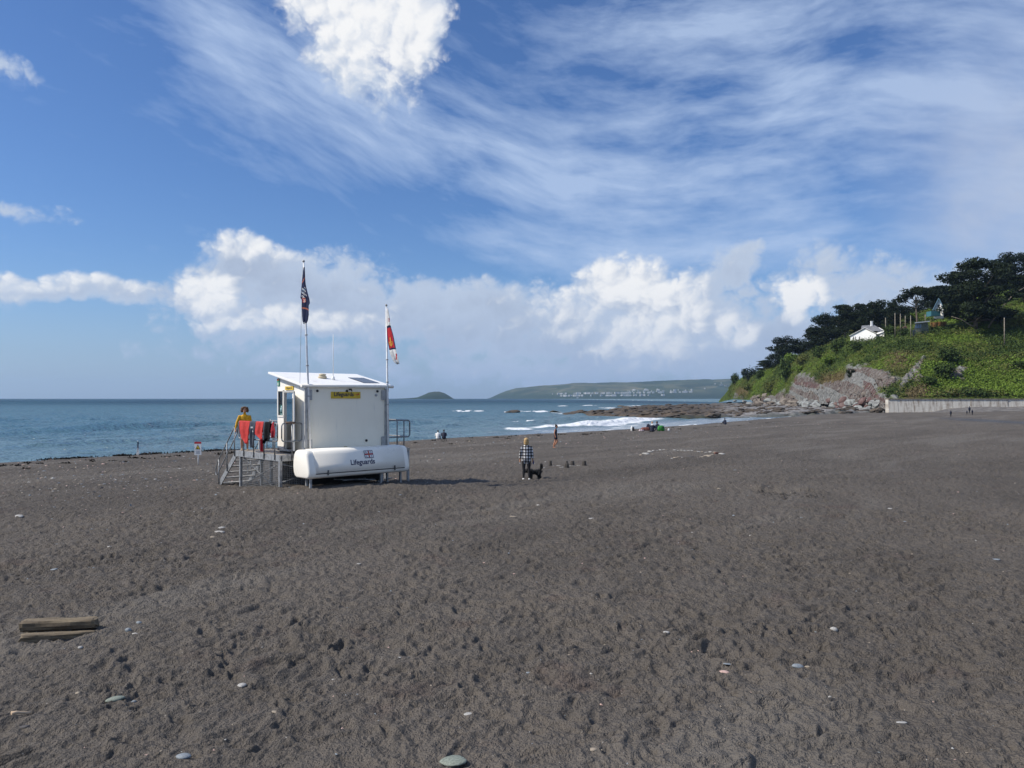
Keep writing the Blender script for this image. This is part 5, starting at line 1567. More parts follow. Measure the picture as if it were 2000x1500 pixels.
# ---------------- clothes hung on the railing
def hung(name, outline, mats, regions, label, seed, back=.35, folds=9.0, cat="clothes"):
    """cloth draped over the top rail; outline rows (drop, v0, v1) in metres"""
    r_ = random.Random(seed); ph = r_.uniform(0, 6); vs, fs, ms = [], [], []
    rows, cols = 34, 20
    dr = np.linspace(0, outline[-1][0], rows)
    a = np.interp(dr, [q[0] for q in outline], [q[1] for q in outline]); b = np.interp(dr, [q[0] for q in outline], [q[2] for q in outline])
    path = []
    for k in range(8): path.append((RAIL_U + .045 + .01 * k / 8, RT - back * (1 - k / 8.0), -1))
    for k in range(5):
        an = math.pi * (k + .5) / 5; path.append((RAIL_U + .040 * math.cos(an), RT + .040 * math.sin(an) , -1))
    org = HW(RAIL_U, (a[0] + b[0]) / 2, RT)
    def put(u, v, z):
        p = HW(u, v, z) - org; vs.append(p)
    tot = len(path) + rows
    for (u, z, _) in path:
        for j in range(cols): t = j / (cols - 1); put(u, a[0] + (b[0] - a[0]) * t, z)
    for i in range(rows):
        for j in range(cols):
            t = j / (cols - 1); w = min(1, dr[i] / .25)
            f_ = .030 * w * math.sin(t * folds + ph + dr[i] * 1.3) + .014 * w * math.sin(t * folds * 2.2 + ph * 2)
            put(RAIL_U - .045 - .02 * w - f_, a[i] + (b[i] - a[i]) * t, RT - dr[i] - .01 * math.sin(t * folds + ph) * w)
    for i in range(tot - 1):
        for j in range(cols - 1):
            k = i * cols + j; fs.append((k, k + 1, k + cols + 1, k + cols)); ms.append(regions((j + .5) / cols, max(0, (i - len(path)) / rows)))
    mb = MB(); mb.v = [tuple(v) for v in vs]; mb.f = fs; mb.m = ms; mb.sm = [True] * len(fs)
    o = mb.build(name, mats, None, org, recalc=False)
    so = o.modifiers.new("thickness", 'SOLIDIFY'); so.thickness = .006
    return tag(o, label, cat, "clothes drying on the railing")
CR = cloth("red_cloth", (.62, .055, .05), .3); CD = cloth("dark_red_cloth", (.40, .02, .035), .3); CB = mat("black_neoprene", (.008, .008, .010), .8, spec=.1); CN = mat("navy_neoprene", (.03, .04, .06), .6); CG = mat("grey_neoprene", (.11, .12, .14), .6); CW = mat("pale_patch", (.6, .6, .6), .7)
hung("red_shirt", [(0, 2.42, 3.30), (.30, 2.40, 3.24), (.60, 2.46, 3.14), (.72, 2.52, 2.86), (.78, 2.60, 2.74)], [CR, CD], lambda x, y: 1 if x < .06 and y > .5 else 0, "large red shirt hung over the railing in front of the person in yellow", 1)
hung("wetsuit", [(0, 1.96, 2.44), (.35, 1.98, 2.40), (.55, 2.02, 2.42), (.80, 2.08, 2.36), (.90, 2.12, 2.30)], [CN, CG, CW], lambda x, y: 2 if (.30 < y < .36 and .3 < x < .62) or (.16 < y < .22 and .5 < x < .7) else (1 if (x < .26 or x > .76) and y > .45 else 0), "navy and grey wetsuit with dangling legs hung between the two red shirts", 2)
hung("red_shirt", [(0, 1.36, 1.96), (.25, 1.36, 2.04), (.42, 1.36, 2.06), (.50, 1.38, 1.85), (.56, 1.38, 1.60), (.98, 1.40, 1.56), (1.0, 1.36, 1.5)], [CR, CD], lambda x, y: 1 if y > .55 else 0, "smaller red shirt with a long tail hung right of the wetsuit", 3)
hung("black_jacket", [(0, .86, 1.40), (.30, .82, 1.42), (.55, .80, 1.40), (.62, 1.12, 1.40), (.72, 1.26, 1.40)], [CB, CN], lambda x, y: 1 if x > .72 and y < .5 else 0, "black jacket hung over the railing between the red shirts", 4)
hung("red_cap_cloth", [(0, .62, .72), (.15, .56, .76), (.26, .48, .78), (.42, .54, .76), (.50, .60, .72)], [CD], lambda x, y: 0, "small dark red garment hung nearest the cabin on the railing", 5, back=.12, folds=5)
# ------------------------------------------------------------------ people and the dog: one continuous skin each
def remeshed(name, mb, voxel, smooth=2):
    me = mb.mesh(name + "_raw")
    o = bpy.data.objects.new(name + "_tmp", me); COL.objects.link(o)
    r = o.modifiers.new("r", 'REMESH'); r.mode = 'VOXEL'; r.voxel_size = voxel; r.use_smooth_shade = True
    s = o.modifiers.new("s", 'SMOOTH'); s.factor = .5; s.iterations = smooth
    bpy.context.view_layer.update()
    out = bpy.data.meshes.new_from_object(o.evaluated_get(bpy.context.evaluated_depsgraph_get()))
    bpy.data.objects.remove(o); bpy.data.meshes.remove(me)
    out.name = name
    return out

class Figure:
    def __init__(self): self.mb = MB(); self.seg = []
    def limb(self, pts, rs, mi, seg=10):
        """tapered limb; rs entries are radius or (rx, ry) with x sideways"""
        pts = [Vector(p) for p in pts]
        vs, fs = [], []
        n = seg
        ext = [pts[0] - (pts[1] - pts[0]).normalized() * (rs[0] if not isinstance(rs[0], tuple) else min(rs[0])) * .6] + pts + [pts[-1] + (pts[-1] - pts[-2]).normalized() * (rs[-1] if not isinstance(rs[-1], tuple) else min(rs[-1])) * .6]
        er = [rs[0]] + list(rs) + [rs[-1]]
        for i, p in enumerate(ext):
            d = (ext[min(i + 1, len(ext) - 1)] - ext[max(i - 1, 0)]).normalized()
            a = Vector((1, 0, 0)); a = (a - d * a.dot(d))
            a = a.normalized() if a.length > .2 else (Vector((0, 1, 0)) - d * d.y).normalized()
            b = d.cross(a)
            k = .45 if i in (0, len(ext) - 1) else 1.0
            rx, ry = er[i] if isinstance(er[i], tuple) else (er[i], er[i])
            for j in range(n):
                an = 2 * math.pi * j / n
                vs.append(p + a * rx * k * math.cos(an) + b * ry * k * math.sin(an))
        for i in range(len(ext) - 1):
            for j in range(n):
                fs.append((i * n + j, i * n + (j + 1) % n, (i + 1) * n + (j + 1) % n, (i + 1) * n + j))
        fs += [tuple(reversed(range(n))), tuple((len(ext) - 1) * n + j for j in range(n))]
        self.mb.add(vs, fs, 0)
        for i in range(len(pts) - 1):
            r0 = max(rs[i]) if isinstance(rs[i], tuple) else rs[i]; r1 = max(rs[i + 1]) if isinstance(rs[i + 1], tuple) else rs[i + 1]
            m = mi[i] if isinstance(mi, (list, tuple)) else mi
            self.seg.append((np.array(pts[i]), np.array(pts[i + 1]), (r0 + r1) / 2, m))
        return self
    def ball(self, c, r, mi, seg=10):
        rx, ry, rz_ = r if isinstance(r, tuple) else (r, r, r)
        vs, fs = [], []
        for i in range(seg + 1):
            th = math.pi * i / seg
            for j in range(seg):
                ph = 2 * math.pi * j / seg
                vs.append((c[0] + rx * math.sin(th) * math.cos(ph) + 1e-5 * j, c[1] + ry * math.sin(th) * math.sin(ph), c[2] + rz_ * math.cos(th)))
        for i in range(seg):
            for j in range(seg): fs.append((i * seg + j, (i + 1) * seg + j, (i + 1) * seg + (j + 1) % seg, i * seg + (j + 1) % seg))
        self.mb.add(vs, fs, 0)
        self.seg.append((np.array(c, float), np.array(c, float) + 1e-4, max(rx, ry, rz_), mi))
        return self
    def hand(self, wrist, direction, palm_n, mi, curl=.4, k=1.0):
        """palm, four unequal bent fingers and a thumb from the palm's side"""
        w = Vector(wrist); d = Vector(direction).normalized(); n = Vector(palm_n).normalized(); s = d.cross(n).normalized()
        self.limb([w, w + d * .085 * k], [(.028 * k), (.036 * k)], mi, 8)
        for i, ln in enumerate((.068, .078, .072, .056)):
            o = w + d * .085 * k + s * (.030 - .020 * i) * k
            a = o + d * ln * .5 * k + n * curl * .012 * k; b = a + (d * (1 - curl * .5) + n * curl).normalized() * ln * .5 * k
            self.limb([o, a, b], [.010 * k, .009 * k, .007 * k], mi, 6)
        o = w + d * .03 * k + s * .028 * k
        self.limb([o, o + (s * .8 + d * .6).normalized() * .035 * k, o + (s * .45 + d * .9).normalized() * .065 * k], [.012 * k, .011 * k, .008 * k], mi, 6)
    def build(self, name, mats, parent, voxel, smooth=2):
        me = remeshed(name, self.mb, voxel, smooth)
        n = len(me.polygons)
        c = np.empty(n * 3); me.polygons.foreach_get("center", c); c = c.reshape(-1, 3)
        best = np.full(n, 1e9); idx = np.zeros(n, int)
        for (a, b, r, m) in self.seg:
            ab = b - a; t = np.clip(((c - a) @ ab) / (ab @ ab + 1e-12), 0, 1)
            d = np.linalg.norm(c - (a + t[:, None] * ab), axis=1) - r
            u = d < best; best[u] = d[u]; idx[u] = m
        me.polygons.foreach_set("material_index", idx.astype(np.int32))
        me.polygons.foreach_set("use_smooth", np.ones(n, bool))
        o = link(name, me, mats, parent)
        return o

SKIN = mat("skin", (.42, .22, .14), .55, var=.08, vscale=8)
SKINP = mat("tanned_skin", (.46, .21, .12), .5, var=.08, vscale=8)
HAIRB = mat("brown_curly_hair", (.085, .040, .018), .7, col2=(.17, .09, .04), vscale=30, bump=.8, bscale=60)
HAIRY = mat("blonde_hair", (.50, .34, .155), .6, col2=(.37, .235, .10), vscale=25, bump=.6, bscale=70)
HAIRD = mat("dark_hair", (.020, .014, .012), .6, bump=.6, bscale=60)
BLACKC = mat("black_leggings", (.014, .014, .016), .75, var=.2, vscale=9)
WSHOE = mat("white_trainer", (.75, .74, .72), .6)
YSHIRT = mat("yellow_jersey", (.66, .37, .015), .75, col2=(.54, .28, .01), vscale=12)
NAVYC = mat("navy_clothes", (.020, .024, .045), .8, var=.25, vscale=8)
REDS = mat("red_shorts", (.45, .03, .03), .8)
SANDAL = mat("tan_sandal", (.45, .30, .16), .7)
def plaid():
    m = bpy.data.materials.new("black_white_plaid"); m.use_nodes = True
    nt = m.node_tree; bs = nt.nodes['Principled BSDF']
    tc = nt.nodes.new('ShaderNodeTexCoord'); sep = nt.nodes.new('ShaderNodeSeparateXYZ'); nt.links.new(tc.outputs['Object'], sep.inputs[0])
    X, Y, Z = (NX(nt, sep.outputs[i]) for i in range(3))
    wz = n_noise(nt, tc.outputs['Object'], 5.0, 2, .5)
    sx = ((X + (wz - .5) * .03) * 58.0).sin().step(-.12, .12); szz = ((Z + (wz - .5) * .05) * 52.0 + .8).sin().step(-.12, .12)
    lev = (sx + szz) * .5
    c = n_mix(nt, lev.step(0, .55), (.72, .72, .72), (.13, .13, .14)); c = n_mix(nt, lev.step(.6, 1.0), c, (.008, .008, .010))
    nt.links.new(c, bs.inputs['Base Color']); bs.inputs['Roughness'].default_value = .9
    return m
PLAID = plaid()
def head(fg, c, mi, k=1.0, fwd=(0, -1, 0)):
    """skull, jaw, nose and ears; c is the middle of the head"""
    c = Vector(c); f = Vector(fwd).normalized(); s = f.cross(Vector((0, 0, 1))).normalized(); up = Vector((0, 0, 1))
    fg.ball(c + up * .025 * k, (.074 * k, .085 * k, .095 * k), mi)
    fg.ball(c - up * .055 * k + f * .022 * k, (.056 * k, .060 * k, .060 * k), mi)
    fg.limb([c + f * .075 * k + up * .01 * k, c + f * .105 * k - up * .02 * k], [.010 * k, .014 * k], mi, 6)
    for q in (-1, 1): fg.ball(c + s * q * .078 * k - up * .005 * k, (.014 * k, .022 * k, .032 * k), mi, 6)
def hairmesh(name, blobs, mt, parent, voxel=.018):
    fg = Figure()
    for (c, r) in blobs: fg.ball(c, r, 0)
    return fg.build(name, [mt], parent, voxel, 1)
def face(parent, c, fwd, k=1.0):
    c = Vector(c); f = Vector(fwd).normalized(); s = f.cross(Vector((0, 0, 1))).normalized()
    for q in (-1, 1):
        mb = MB(); mb.lathe([(.004, -.010), (.012, -.005), (.012, .005), (.004, .010)], c + f * .088 * k + s * q * .030 * k + Vector((0, 0, .012)), 8); mb.build("eye", mat("eye_dark", (.02, .015, .012), .3), parent)
    mb = MB(); mb.box(c + f * .090 * k - Vector((0, 0, .062 * k)), (.046, .012, .010)); mb.build("mouth", mat("lips", (.30, .10, .08), .5), parent)

# -------- lifeguard in yellow at the top of the stairs
lz = PZ
lp_ = HW(-.58, 3.52, lz)
lg = thing("person", "person with brown curly hair in yellow shirt standing behind the hung red shirt", "person", lp_, math.radians(20))
fg = Figure(); H = .93
def S(x, y, z): return Vector((x * H, y * H, z * H))
for q in (-1, 1):
    fg.limb([S(q * .09, 0, .90), S(q * .10, -.02, .66)], [.098 * H, .082 * H], 2)
    fg.limb([S(q * .10, -.02, .66), S(q * .10, -.03, .50), S(q * .105, -.01, .30), S(q * .105, .02, .09)], [.068 * H, .058 * H, .056 * H, .036 * H], 1)
    fg.limb([S(q * .105, .04, .045), S(q * .115, -.14, .03)], [(.036 * H, .032 * H), (.042 * H, .024 * H)], 3, 8)
fg.limb([S(0, 0, .92), S(0, -.01, 1.05), S(0, -.04, 1.25), S(0, -.05, 1.38)], [(.165 * H, .11 * H), (.155 * H, .10 * H), (.19 * H, .115 * H), (.175 * H, .09 * H)], 0, 14)
fg.limb([S(0, -.055, 1.42), S(0, -.07, 1.52)], [.056 * H, .052 * H], 1)
# arms: one hangs down by the hand rail, the other bent behind the shirt
fg.limb([S(-.185, -.05, 1.37), S(-.29, -.06, 1.12), S(-.33, -.11, .92)], [.062 * H, .052 * H, .040 * H], 0)
fg.limb([S(-.33, -.11, .92), S(-.335, -.125, .85)], [.034 * H, .028 * H], 1, 8)
fg.hand(S(-.335, -.125, .85), (0, -.12, -1), (1, 0, 0), 1, .5, .95)
fg.limb([S(.185, -.05, 1.37), S(.235, -.02, 1.12), S(.15, -.20, 1.00)], [.062 * H, .052 * H, .040 * H], 0)
fg.hand(S(.15, -.20, 1.00), (-.8, -.5, 0), (0, 0, -1), 1, .6, .95)
head(fg, S(0, -.085, 1.61), 1, .98)
fg.build("body", [YSHIRT, SKIN, REDS, SANDAL], lg, .013)
hairmesh("hair", [(S(0, -.05, 1.685), (.095, .100, .065)), (S(0, -.02, 1.63), (.098, .075, .085)), (S(-.105, -.05, 1.60), (.055, .07, .085)), (S(.105, -.05, 1.60), (.055, .07, .085)), (S(-.08, -.07, 1.68), (.06, .07, .06)), (S(.08, -.07, 1.68), (.06, .07, .06)), (S(-.05, -.13, 1.70), (.05, .04, .035)), (S(.055, -.12, 1.70), (.05, .045, .035)), (S(0.0, -.08, 1.73), (.06, .06, .03))], HAIRB, lg)
face(lg, S(0, -.085, 1.61), (0, -1, 0), .98)
mb = MB(); mb.add([S(-.07, -.12, 1.44), S(.07, -.12, 1.44), S(.03, -.145, 1.36), S(-.03, -.145, 1.36)], [(0, 1, 2, 3)]); mb.build("collar", YSHIRT, lg)

# -------- woman in plaid with the dog
wp_ = on_sand(1028, 935); WS_ = 1.66 / 1.70
w1 = thing("person", "blonde person in black and white plaid shirt seen from behind, standing on the sand", "person", wp_ - Vector((0, 0, .02)), math.pi)
fg = Figure(); H = WS_
for q in (-1, 1):
    fg.limb([S(q * .09, 0, .88), S(q * .105, 0, .66), S(q * .11, 0, .48), S(q * .112, .015, .30), S(q * .115, .03, .11)], [.105 * H, .083 * H, .060 * H, .058 * H, .037 * H], 1)
    fg.limb([S(q * .115, .06, .045), S(q * .125, -.15, .035)], [(.042 * H, .040 * H), (.046 * H, .030 * H)], 2, 8)
fg.limb([S(0, 0, .84), S(0, 0, .95), S(0, .0, 1.15), S(0, .0, 1.32), S(0, .0, 1.40)], [(.195 * H, .135 * H), (.19 * H, .13 * H), (.175 * H, .115 * H), (.185 * H, .11 * H), (.14 * H, .08 * H)], 0, 14)
fg.limb([S(0, .0, 1.42), S(0, -.01, 1.52)], [.050 * H, .048 * H], 3)
for q in (-1, 1):
    fg.limb([S(q * .185, .0, 1.36), S(q * .235, .01, 1.12), S(q * .255, -.03, .92)], [.062 * H, .056 * H, .048 * H], 0)
    fg.limb([S(q * .255, -.03, .92), S(q * .262, -.04, .83)], [.032 * H, .027 * H], 3, 8)
    fg.hand(S(q * .262, -.04, .83), (0, -.15, -1), (-q, 0, 0), 3, .6, .92)
head(fg, S(0, -.02, 1.60), 3, .98)
fg.build("body", [PLAID, BLACKC, WSHOE, SKIN], w1, .013)
hairmesh("hair", [(S(0, .015, 1.655), (.100, .110, .085)), (S(0, .035, 1.58), (.108, .085, .10)), (S(0, .035, 1.50), (.105, .070, .075)), (S(-.07, -.02, 1.55), (.04, .06, .10)), (S(.07, -.02, 1.55), (.04, .06, .10))], HAIRY, w1)
mb = MB(); mb.box(S(.262, -.06, .72), (.03, .02, .10)); mb.build("phone", WHITEP, w1)

# -------- black dog on a short lead
dp = on_sand(1044, 933.5)
dog = thing("dog", "shaggy black dog with raised tail standing beside the person in plaid", "dog", dp - Vector((0, 0, .02)), math.radians(180 + 22))
fg = Figure(); H = 1.0
# local: the dog looks along +x
fg.limb([(-.24, 0, .36), (-.05, 0, .335), (.14, 0, .36), (.24, 0, .40)], [(.125, .125), (.115, .12), (.135, .15), (.11, .12)], 0, 12)
fg.limb([(.22, 0, .40), (.33, 0, .40)], [.085, .070], 0)
fg.ball((.39, 0, .40), (.085, .075, .075), 0); fg.limb([(.44, 0, .375), (.52, 0, .36)], [.045, .034], 0, 8)
for q in (-1, 1):
    fg.limb([(.37, q * .07, .44), (.36, q * .095, .36)], [.030, .036], 0, 6)
    fg.limb([(.19, q * .075, .33), (.18, q * .08, .18), (.19, q * .08, .03)], [.075, .055, .046], 0, 8); fg.limb([(.19, q * .08, .025), (.225, q * .08, .02)], [.030, .028], 0, 6)
    fg.limb([(-.22, q * .075, .34), (-.17, q * .085, .22), (-.27, q * .085, .13), (-.25, q * .085, .03)], [.095, .070, .048, .044], 0, 8); fg.limb([(-.25, q * .085, .025), (-.21, q * .085, .02)], [.030, .028], 0, 6)
fg.limb([(-.28, 0, .42), (-.34, 0, .52), (-.35, 0, .62), (-.31, 0, .68)], [.040, .055, .060, .045], 0, 8)
FUR = mat("black_fur", (.009, .009, .010), .8, bump=1.0, bscale=45)
fg.build("body", [FUR], dog, .013, 1)
r_ = np.random.default_rng(8)
bl = [(-.24, 0, .36, .12, .11, .10), (0, 0, .34, .16, .10, .10), (.18, 0, .36, .12, .12, .12), (.38, 0, .41, .10, .09, .09), (-.34, 0, .60, .06, .06, .11), (.19, .08, .15, .045, .045, .12), (.19, -.08, .15, .045, .045, .12), (-.23, .08, .18, .05, .05, .13), (-.23, -.08, .18, .05, .05, .13)]
bl = [(a, b, c, d * 1.25, e * 1.3, g * 1.2) for a, b, c, d, e, g in bl]
v_, f_ = leaf_cloud(bl, 1800, .024, 55, -.3)
me = arr_mesh("coat", v_, f_); me.materials.append(FUR); link("shaggy_coat", me, None, dog)
dog.scale = (.88, .88, .88)
mb = MB(); hand_w = w1.location + Vector((.262 * WS_, .05, .76)); neck = dp + Vector((-.29 * math.cos(math.radians(22)), -.29 * math.sin(math.radians(22)), .44))
mb.tube([hand_w - neck, (hand_w - neck) * .5 + Vector((.03, 0, -.02)), Vector((0, 0, 0))], .007, 5); mb.box(hand_w - neck + Vector((0.03, 0, -.05)), (.05, .04, .15)); o = mb.build("dog_lead", mat("navy_lead", (.02, .03, .12), .7), None, neck)
tag(o, "thin navy dog lead with holder between the plaid shirted person and the dog", "lead")

# -------- walking woman in dark top and shorts
p = on_sand(1085, 874.5)
w2 = thing("person", "barefoot person with hair in a bun, dark vest and shorts, walking on the sand", "person", p - Vector((0, 0, .02)), math.radians(72))
fg = Figure(); H = .97   # faces -y locally
fg.limb([S(.085, 0, .90), S(.09, -.05, .70)], [.105 * H, .085 * H], 1)
fg.limb([S(.09, -.05, .70), S(.09, -.12, .50), S(.09, .02, .30), S(.09, .16, .10)], [.078 * H, .060 * H, .055 * H, .036 * H], 2)
fg.limb([S(.09, .19, .06), S(.09, .10, .02)], [.036 * H, .030 * H], 2, 8)
fg.limb([S(-.085, 0, .90), S(-.09, .0, .70)], [.105 * H, .085 * H], 1)
fg.limb([S(-.09, .0, .70), S(-.09, .0, .50), S(-.09, .09, .30), S(-.09, .13, .09)], [.078 * H, .060 * H, .055 * H, .036 * H], 2)
fg.limb([S(-.09, .15, .045), S(-.09, -.02, .03)], [.036 * H, .028 * H], 2, 8)
fg.limb([S(0, 0, .88), S(0, .0, 1.05), S(0, -.01, 1.22), S(0, -.02, 1.36)], [(.165 * H, .125 * H), (.135 * H, .10 * H), (.155 * H, .115 * H), (.13 * H, .085 * H)], 0, 14)
fg.limb([S(0, -.03, 1.40), S(0, -.06, 1.52)], [.050 * H, .046 * H], 2)
for q in (-1, 1):
    fg.limb([S(q * .165, -.01, 1.36), S(q * .20, .03, 1.12), S(q * .20, -.04, .88)], [.050 * H, .040 * H, .030 * H], 2, 8)
    fg.hand(S(q * .20, -.04, .88), (0, -.1, -1), (-q, 0, 0), 2, .5, .9)
head(fg, S(0, -.085, 1.60), 2, .95)
fg.build("body", [NAVYC, NAVYC, SKINP], w2, .014)
hairmesh("hair", [(S(0, -.05, 1.655), (.090, .105, .075)), (S(0, -.02, 1.61), (.085, .07, .07)), (S(0, -.01, 1.735), (.045, .045, .04))], HAIRD, w2)
face(w2, S(0, -.085, 1.60), (0, -1, 0), .95)

# -------- the picnic group by the water
def sitter(px, py, rz, mats, label, hair, lean=0.0, arms=True, scale=1.0, hood=None, knees=True, voxel=.02):
    p = on_sand(px, py)
    t = thing("person", label, "person", p - Vector((0, 0, .02)), rz)
    fg = Figure(); k = scale
    def Q(x, y, z): return Vector((x * k, y * k, z * k))
    fg.limb([Q(0, 0, .12), Q(0, .02 - lean * .1, .35), Q(0, -.02 - lean * .25, .55), Q(0, -.03 - lean * .3, .62)], [(.19 * k, .15 * k), (.165 * k, .12 * k), (.19 * k, .115 * k), (.13 * k, .08 * k)], [0, 0, 4], 12)
    fg.limb([Q(0, -.03 - lean * .3, .62), Q(0, -.05 - lean * .33, .72)], [.05 * k, .05 * k], 2)
    for q in (-1, 1):
        if knees:
            fg.limb([Q(q * .10, -.05, .12), Q(q * .15, -.42, .40), Q(q * .14, -.62, .06)], [.10 * k, .065 * k, .042 * k], 1)
            fg.limb([Q(q * .14, -.62, .04), Q(q * .15, -.80, .04)], [.04 * k, .03 * k], 3, 8)
        else:
            fg.limb([Q(q * .12, 0, .12), Q(q * .17, -.35, .12), Q(q * .10, .02, .07), Q(q * .10, .18, .05)], [.10 * k, .075 * k, .05 * k, .04 * k], 1)
        fg.limb([Q(q * .19, -.03 - lean * .28, .57), Q(q * .25, -.08 - lean * .2, .34), Q(q * .16, -.34, .33)], [.06 * k, .05 * k, .038 * k], 0)
        fg.hand(Q(q * .16, -.34, .33), (-q * .4, -.9, -.1), (0, 0, -1), 2, .5, .95)
    head(fg, Q(0, -.07 - lean * .34, .80), 2, .98 * k)
    fg.build("body", mats, t, voxel)
    hb = [(Q(0, -.045 - lean * .33, .845), (.088 * k, .098 * k, .070 * k)), (Q(0, -.02 - lean * .32, .81), (.083 * k, .070 * k, .075 * k))]
    if hood: hb = [(Q(0, -.04 - lean * .33, .855), (.090 * k, .100 * k, .060 * k))]
    hairmesh("hat" if hood else "hair", hb, hair, t, .02)
    return t
WTOP = mat("white_shoulders", (.74, .73, .70), .8); TANH = mat("straw_orange_cap", (.62, .36, .17), .8)
sitter(1274, 843, math.pi, [NAVYC, BLACKC, SKIN, BLACKC, WTOP], "person in dark jacket with white shoulders and orange cap kneeling by the water", TANH, 0, True, 1.30, hood=True, knees=False)
sitter(1287, 841, math.radians(215), [NAVYC, NAVYC, SKIN, BLACKC, NAVYC], "dark haired person in navy sitting right of the orange cap", HAIRD, .6, True, 1.28)
# two by the water's edge behind the cabin's right side, and one far along the beach
sitter(855, 858, math.pi * .98, [WTOP, NAVYC, SKIN, BLACKC, WTOP], "dark haired person in white sitting at the water's edge right of the cabin", HAIRD, .2, True, .98)
sitter(867, 857, math.pi * 1.02, [NAVYC, NAVYC, SKIN, BLACKC, NAVYC], "person in black sitting at the water's edge beside the one in white", HAIRD, .2, True, 1.0)
sitter(1417, 829, math.radians(205), [NAVYC, NAVYC, SKIN, BLACKC, NAVYC], "lone person in dark clothes sitting on the far sand before the reef", HAIRD, .3, True, 1.1, voxel=.03)
# things lying round the picnic
def lump(name, px, py, dims, mt, label, cat, seed=0, lift=.5, round_=.5):
    p = on_sand(px, py); r_ = random.Random(seed + 5)
    bm = bmesh.new(); bmesh.ops.create_cube(bm, size=1.0); bmesh.ops.subdivide_edges(bm, edges=bm.edges, cuts=5, use_grid_fill=True)
    for v in bm.verts:
        n_ = v.co.normalized() * .62; v.co = v.co.lerp(n_, round_)
        v.co += Vector((r_.gauss(0, .02), r_.gauss(0, .02), r_.gauss(0, .02)))
        if v.co.z > 0: v.co.x *= 1 - .35 * v.co.z; v.co.y *= 1 - .35 * v.co.z
        v.co = Vector((v.co.x * dims[0], v.co.y * dims[1], v.co.z * dims[2]))
    me = bpy.data.meshes.new(name); bm.to_mesh(me); bm.free()
    me.polygons.foreach_set("use_smooth", [True] * len(me.polygons))
    o = link(name, me, mt); o.location = p + Vector((0, 0, dims[2] * .42))
    return tag(o, label, cat)
lump("bag", 1261, 841, (1.05, .5, .42), mat("red_brown_bag", (.17, .055, .04), .8, var=.3), "red brown bag lying left of the orange capped person", "bag", 1)
lump("bag", 1266, 840.5, (.42, .45, .80), NAVYC, "dark upright bag between the red bag and the orange capped person", "bag", 2)
lump("bag", 1291, 841.5, (.75, .5, .62), mat("green_bag", (.03, .22, .03), .7, col2=(.015, .05, .02), vscale=3), "bright green bag at the right of the picnic group", "bag", 3)
lump("towel", 1253, 842, (.6, .4, .20), mat("pink_white_towel", (.62, .50, .52), .9, col2=(.05, .05, .07), vscale=5), "crumpled pale towel left of the red brown bag", "towel", 4)
mb = MB(); mb.lathe([(.11, 0), (.13, .04), (.13, .42), (.10, .50), (.05, .56), (.05, .62)], seg=12); o = mb.build("flask", WHITEP, None, on_sand(1234, 841.5)); tag(o, "white upright flask at the left end of the picnic", "flask")
lump("bag", 1237, 841.5, (.2, .3, .5), BLACKP, "small black bag beside the white flask", "bag", 6)
lump("cup", 1297, 841, (.16, .16, .34), WHITEP, "small white cup right of the green bag", "cup", 7)
lump("cup", 1306, 841.5, (.22, .2, .3), WHITEP, "white cup farthest right of the picnic", "cup", 8)
# strollers by the sea wall: a few pixels each
for k, (px, py, h_) in enumerate(((1893.5, 807.5, 1.6), (1899, 811, 1.1), (1888.5, 810, .9), (1857, 814.5, 1.2), (1728, 808, .8))):
    Y_ = on_sand(px, py); fg = Figure(); s = h_ / 1.7
    for q in (-1, 1):
        fg.limb([(q * .1 * s, 0, .9 * s), (q * .12 * s, .1 * q * s, .05 * s)], [.10 * s, .05 * s], 1, 6); fg.limb([(q * .19 * s, 0, 1.38 * s), (q * .26 * s, 0, .85 * s)], [.06 * s, .04 * s], 0, 6)
    fg.limb([(0, 0, .9 * s), (0, 0, 1.4 * s)], [(.18 * s, .12 * s), (.2 * s, .12 * s)], 0, 8); fg.limb([(0, 0, 1.42 * s), (0, 0, 1.52 * s)], [.05 * s, .05 * s], 2, 6); fg.ball((0, 0, 1.62 * s), (.09 * s, .1 * s, .12 * s), 3)
    t = thing("person", ("tallest dark figure by the foot of the sea wall", "middle dark figure just in front of the tallest by the sea wall", "small dark figure left of the other two by the sea wall", "lone tiny figure on the sand below the sea wall's middle", "tiny dark figure near the left end of the sea wall")[k], "person", Y_, 0)
    fg.build("body", [NAVYC, BLACKC, SKIN, HAIRD], t, .05 * max(s, .6), 1)
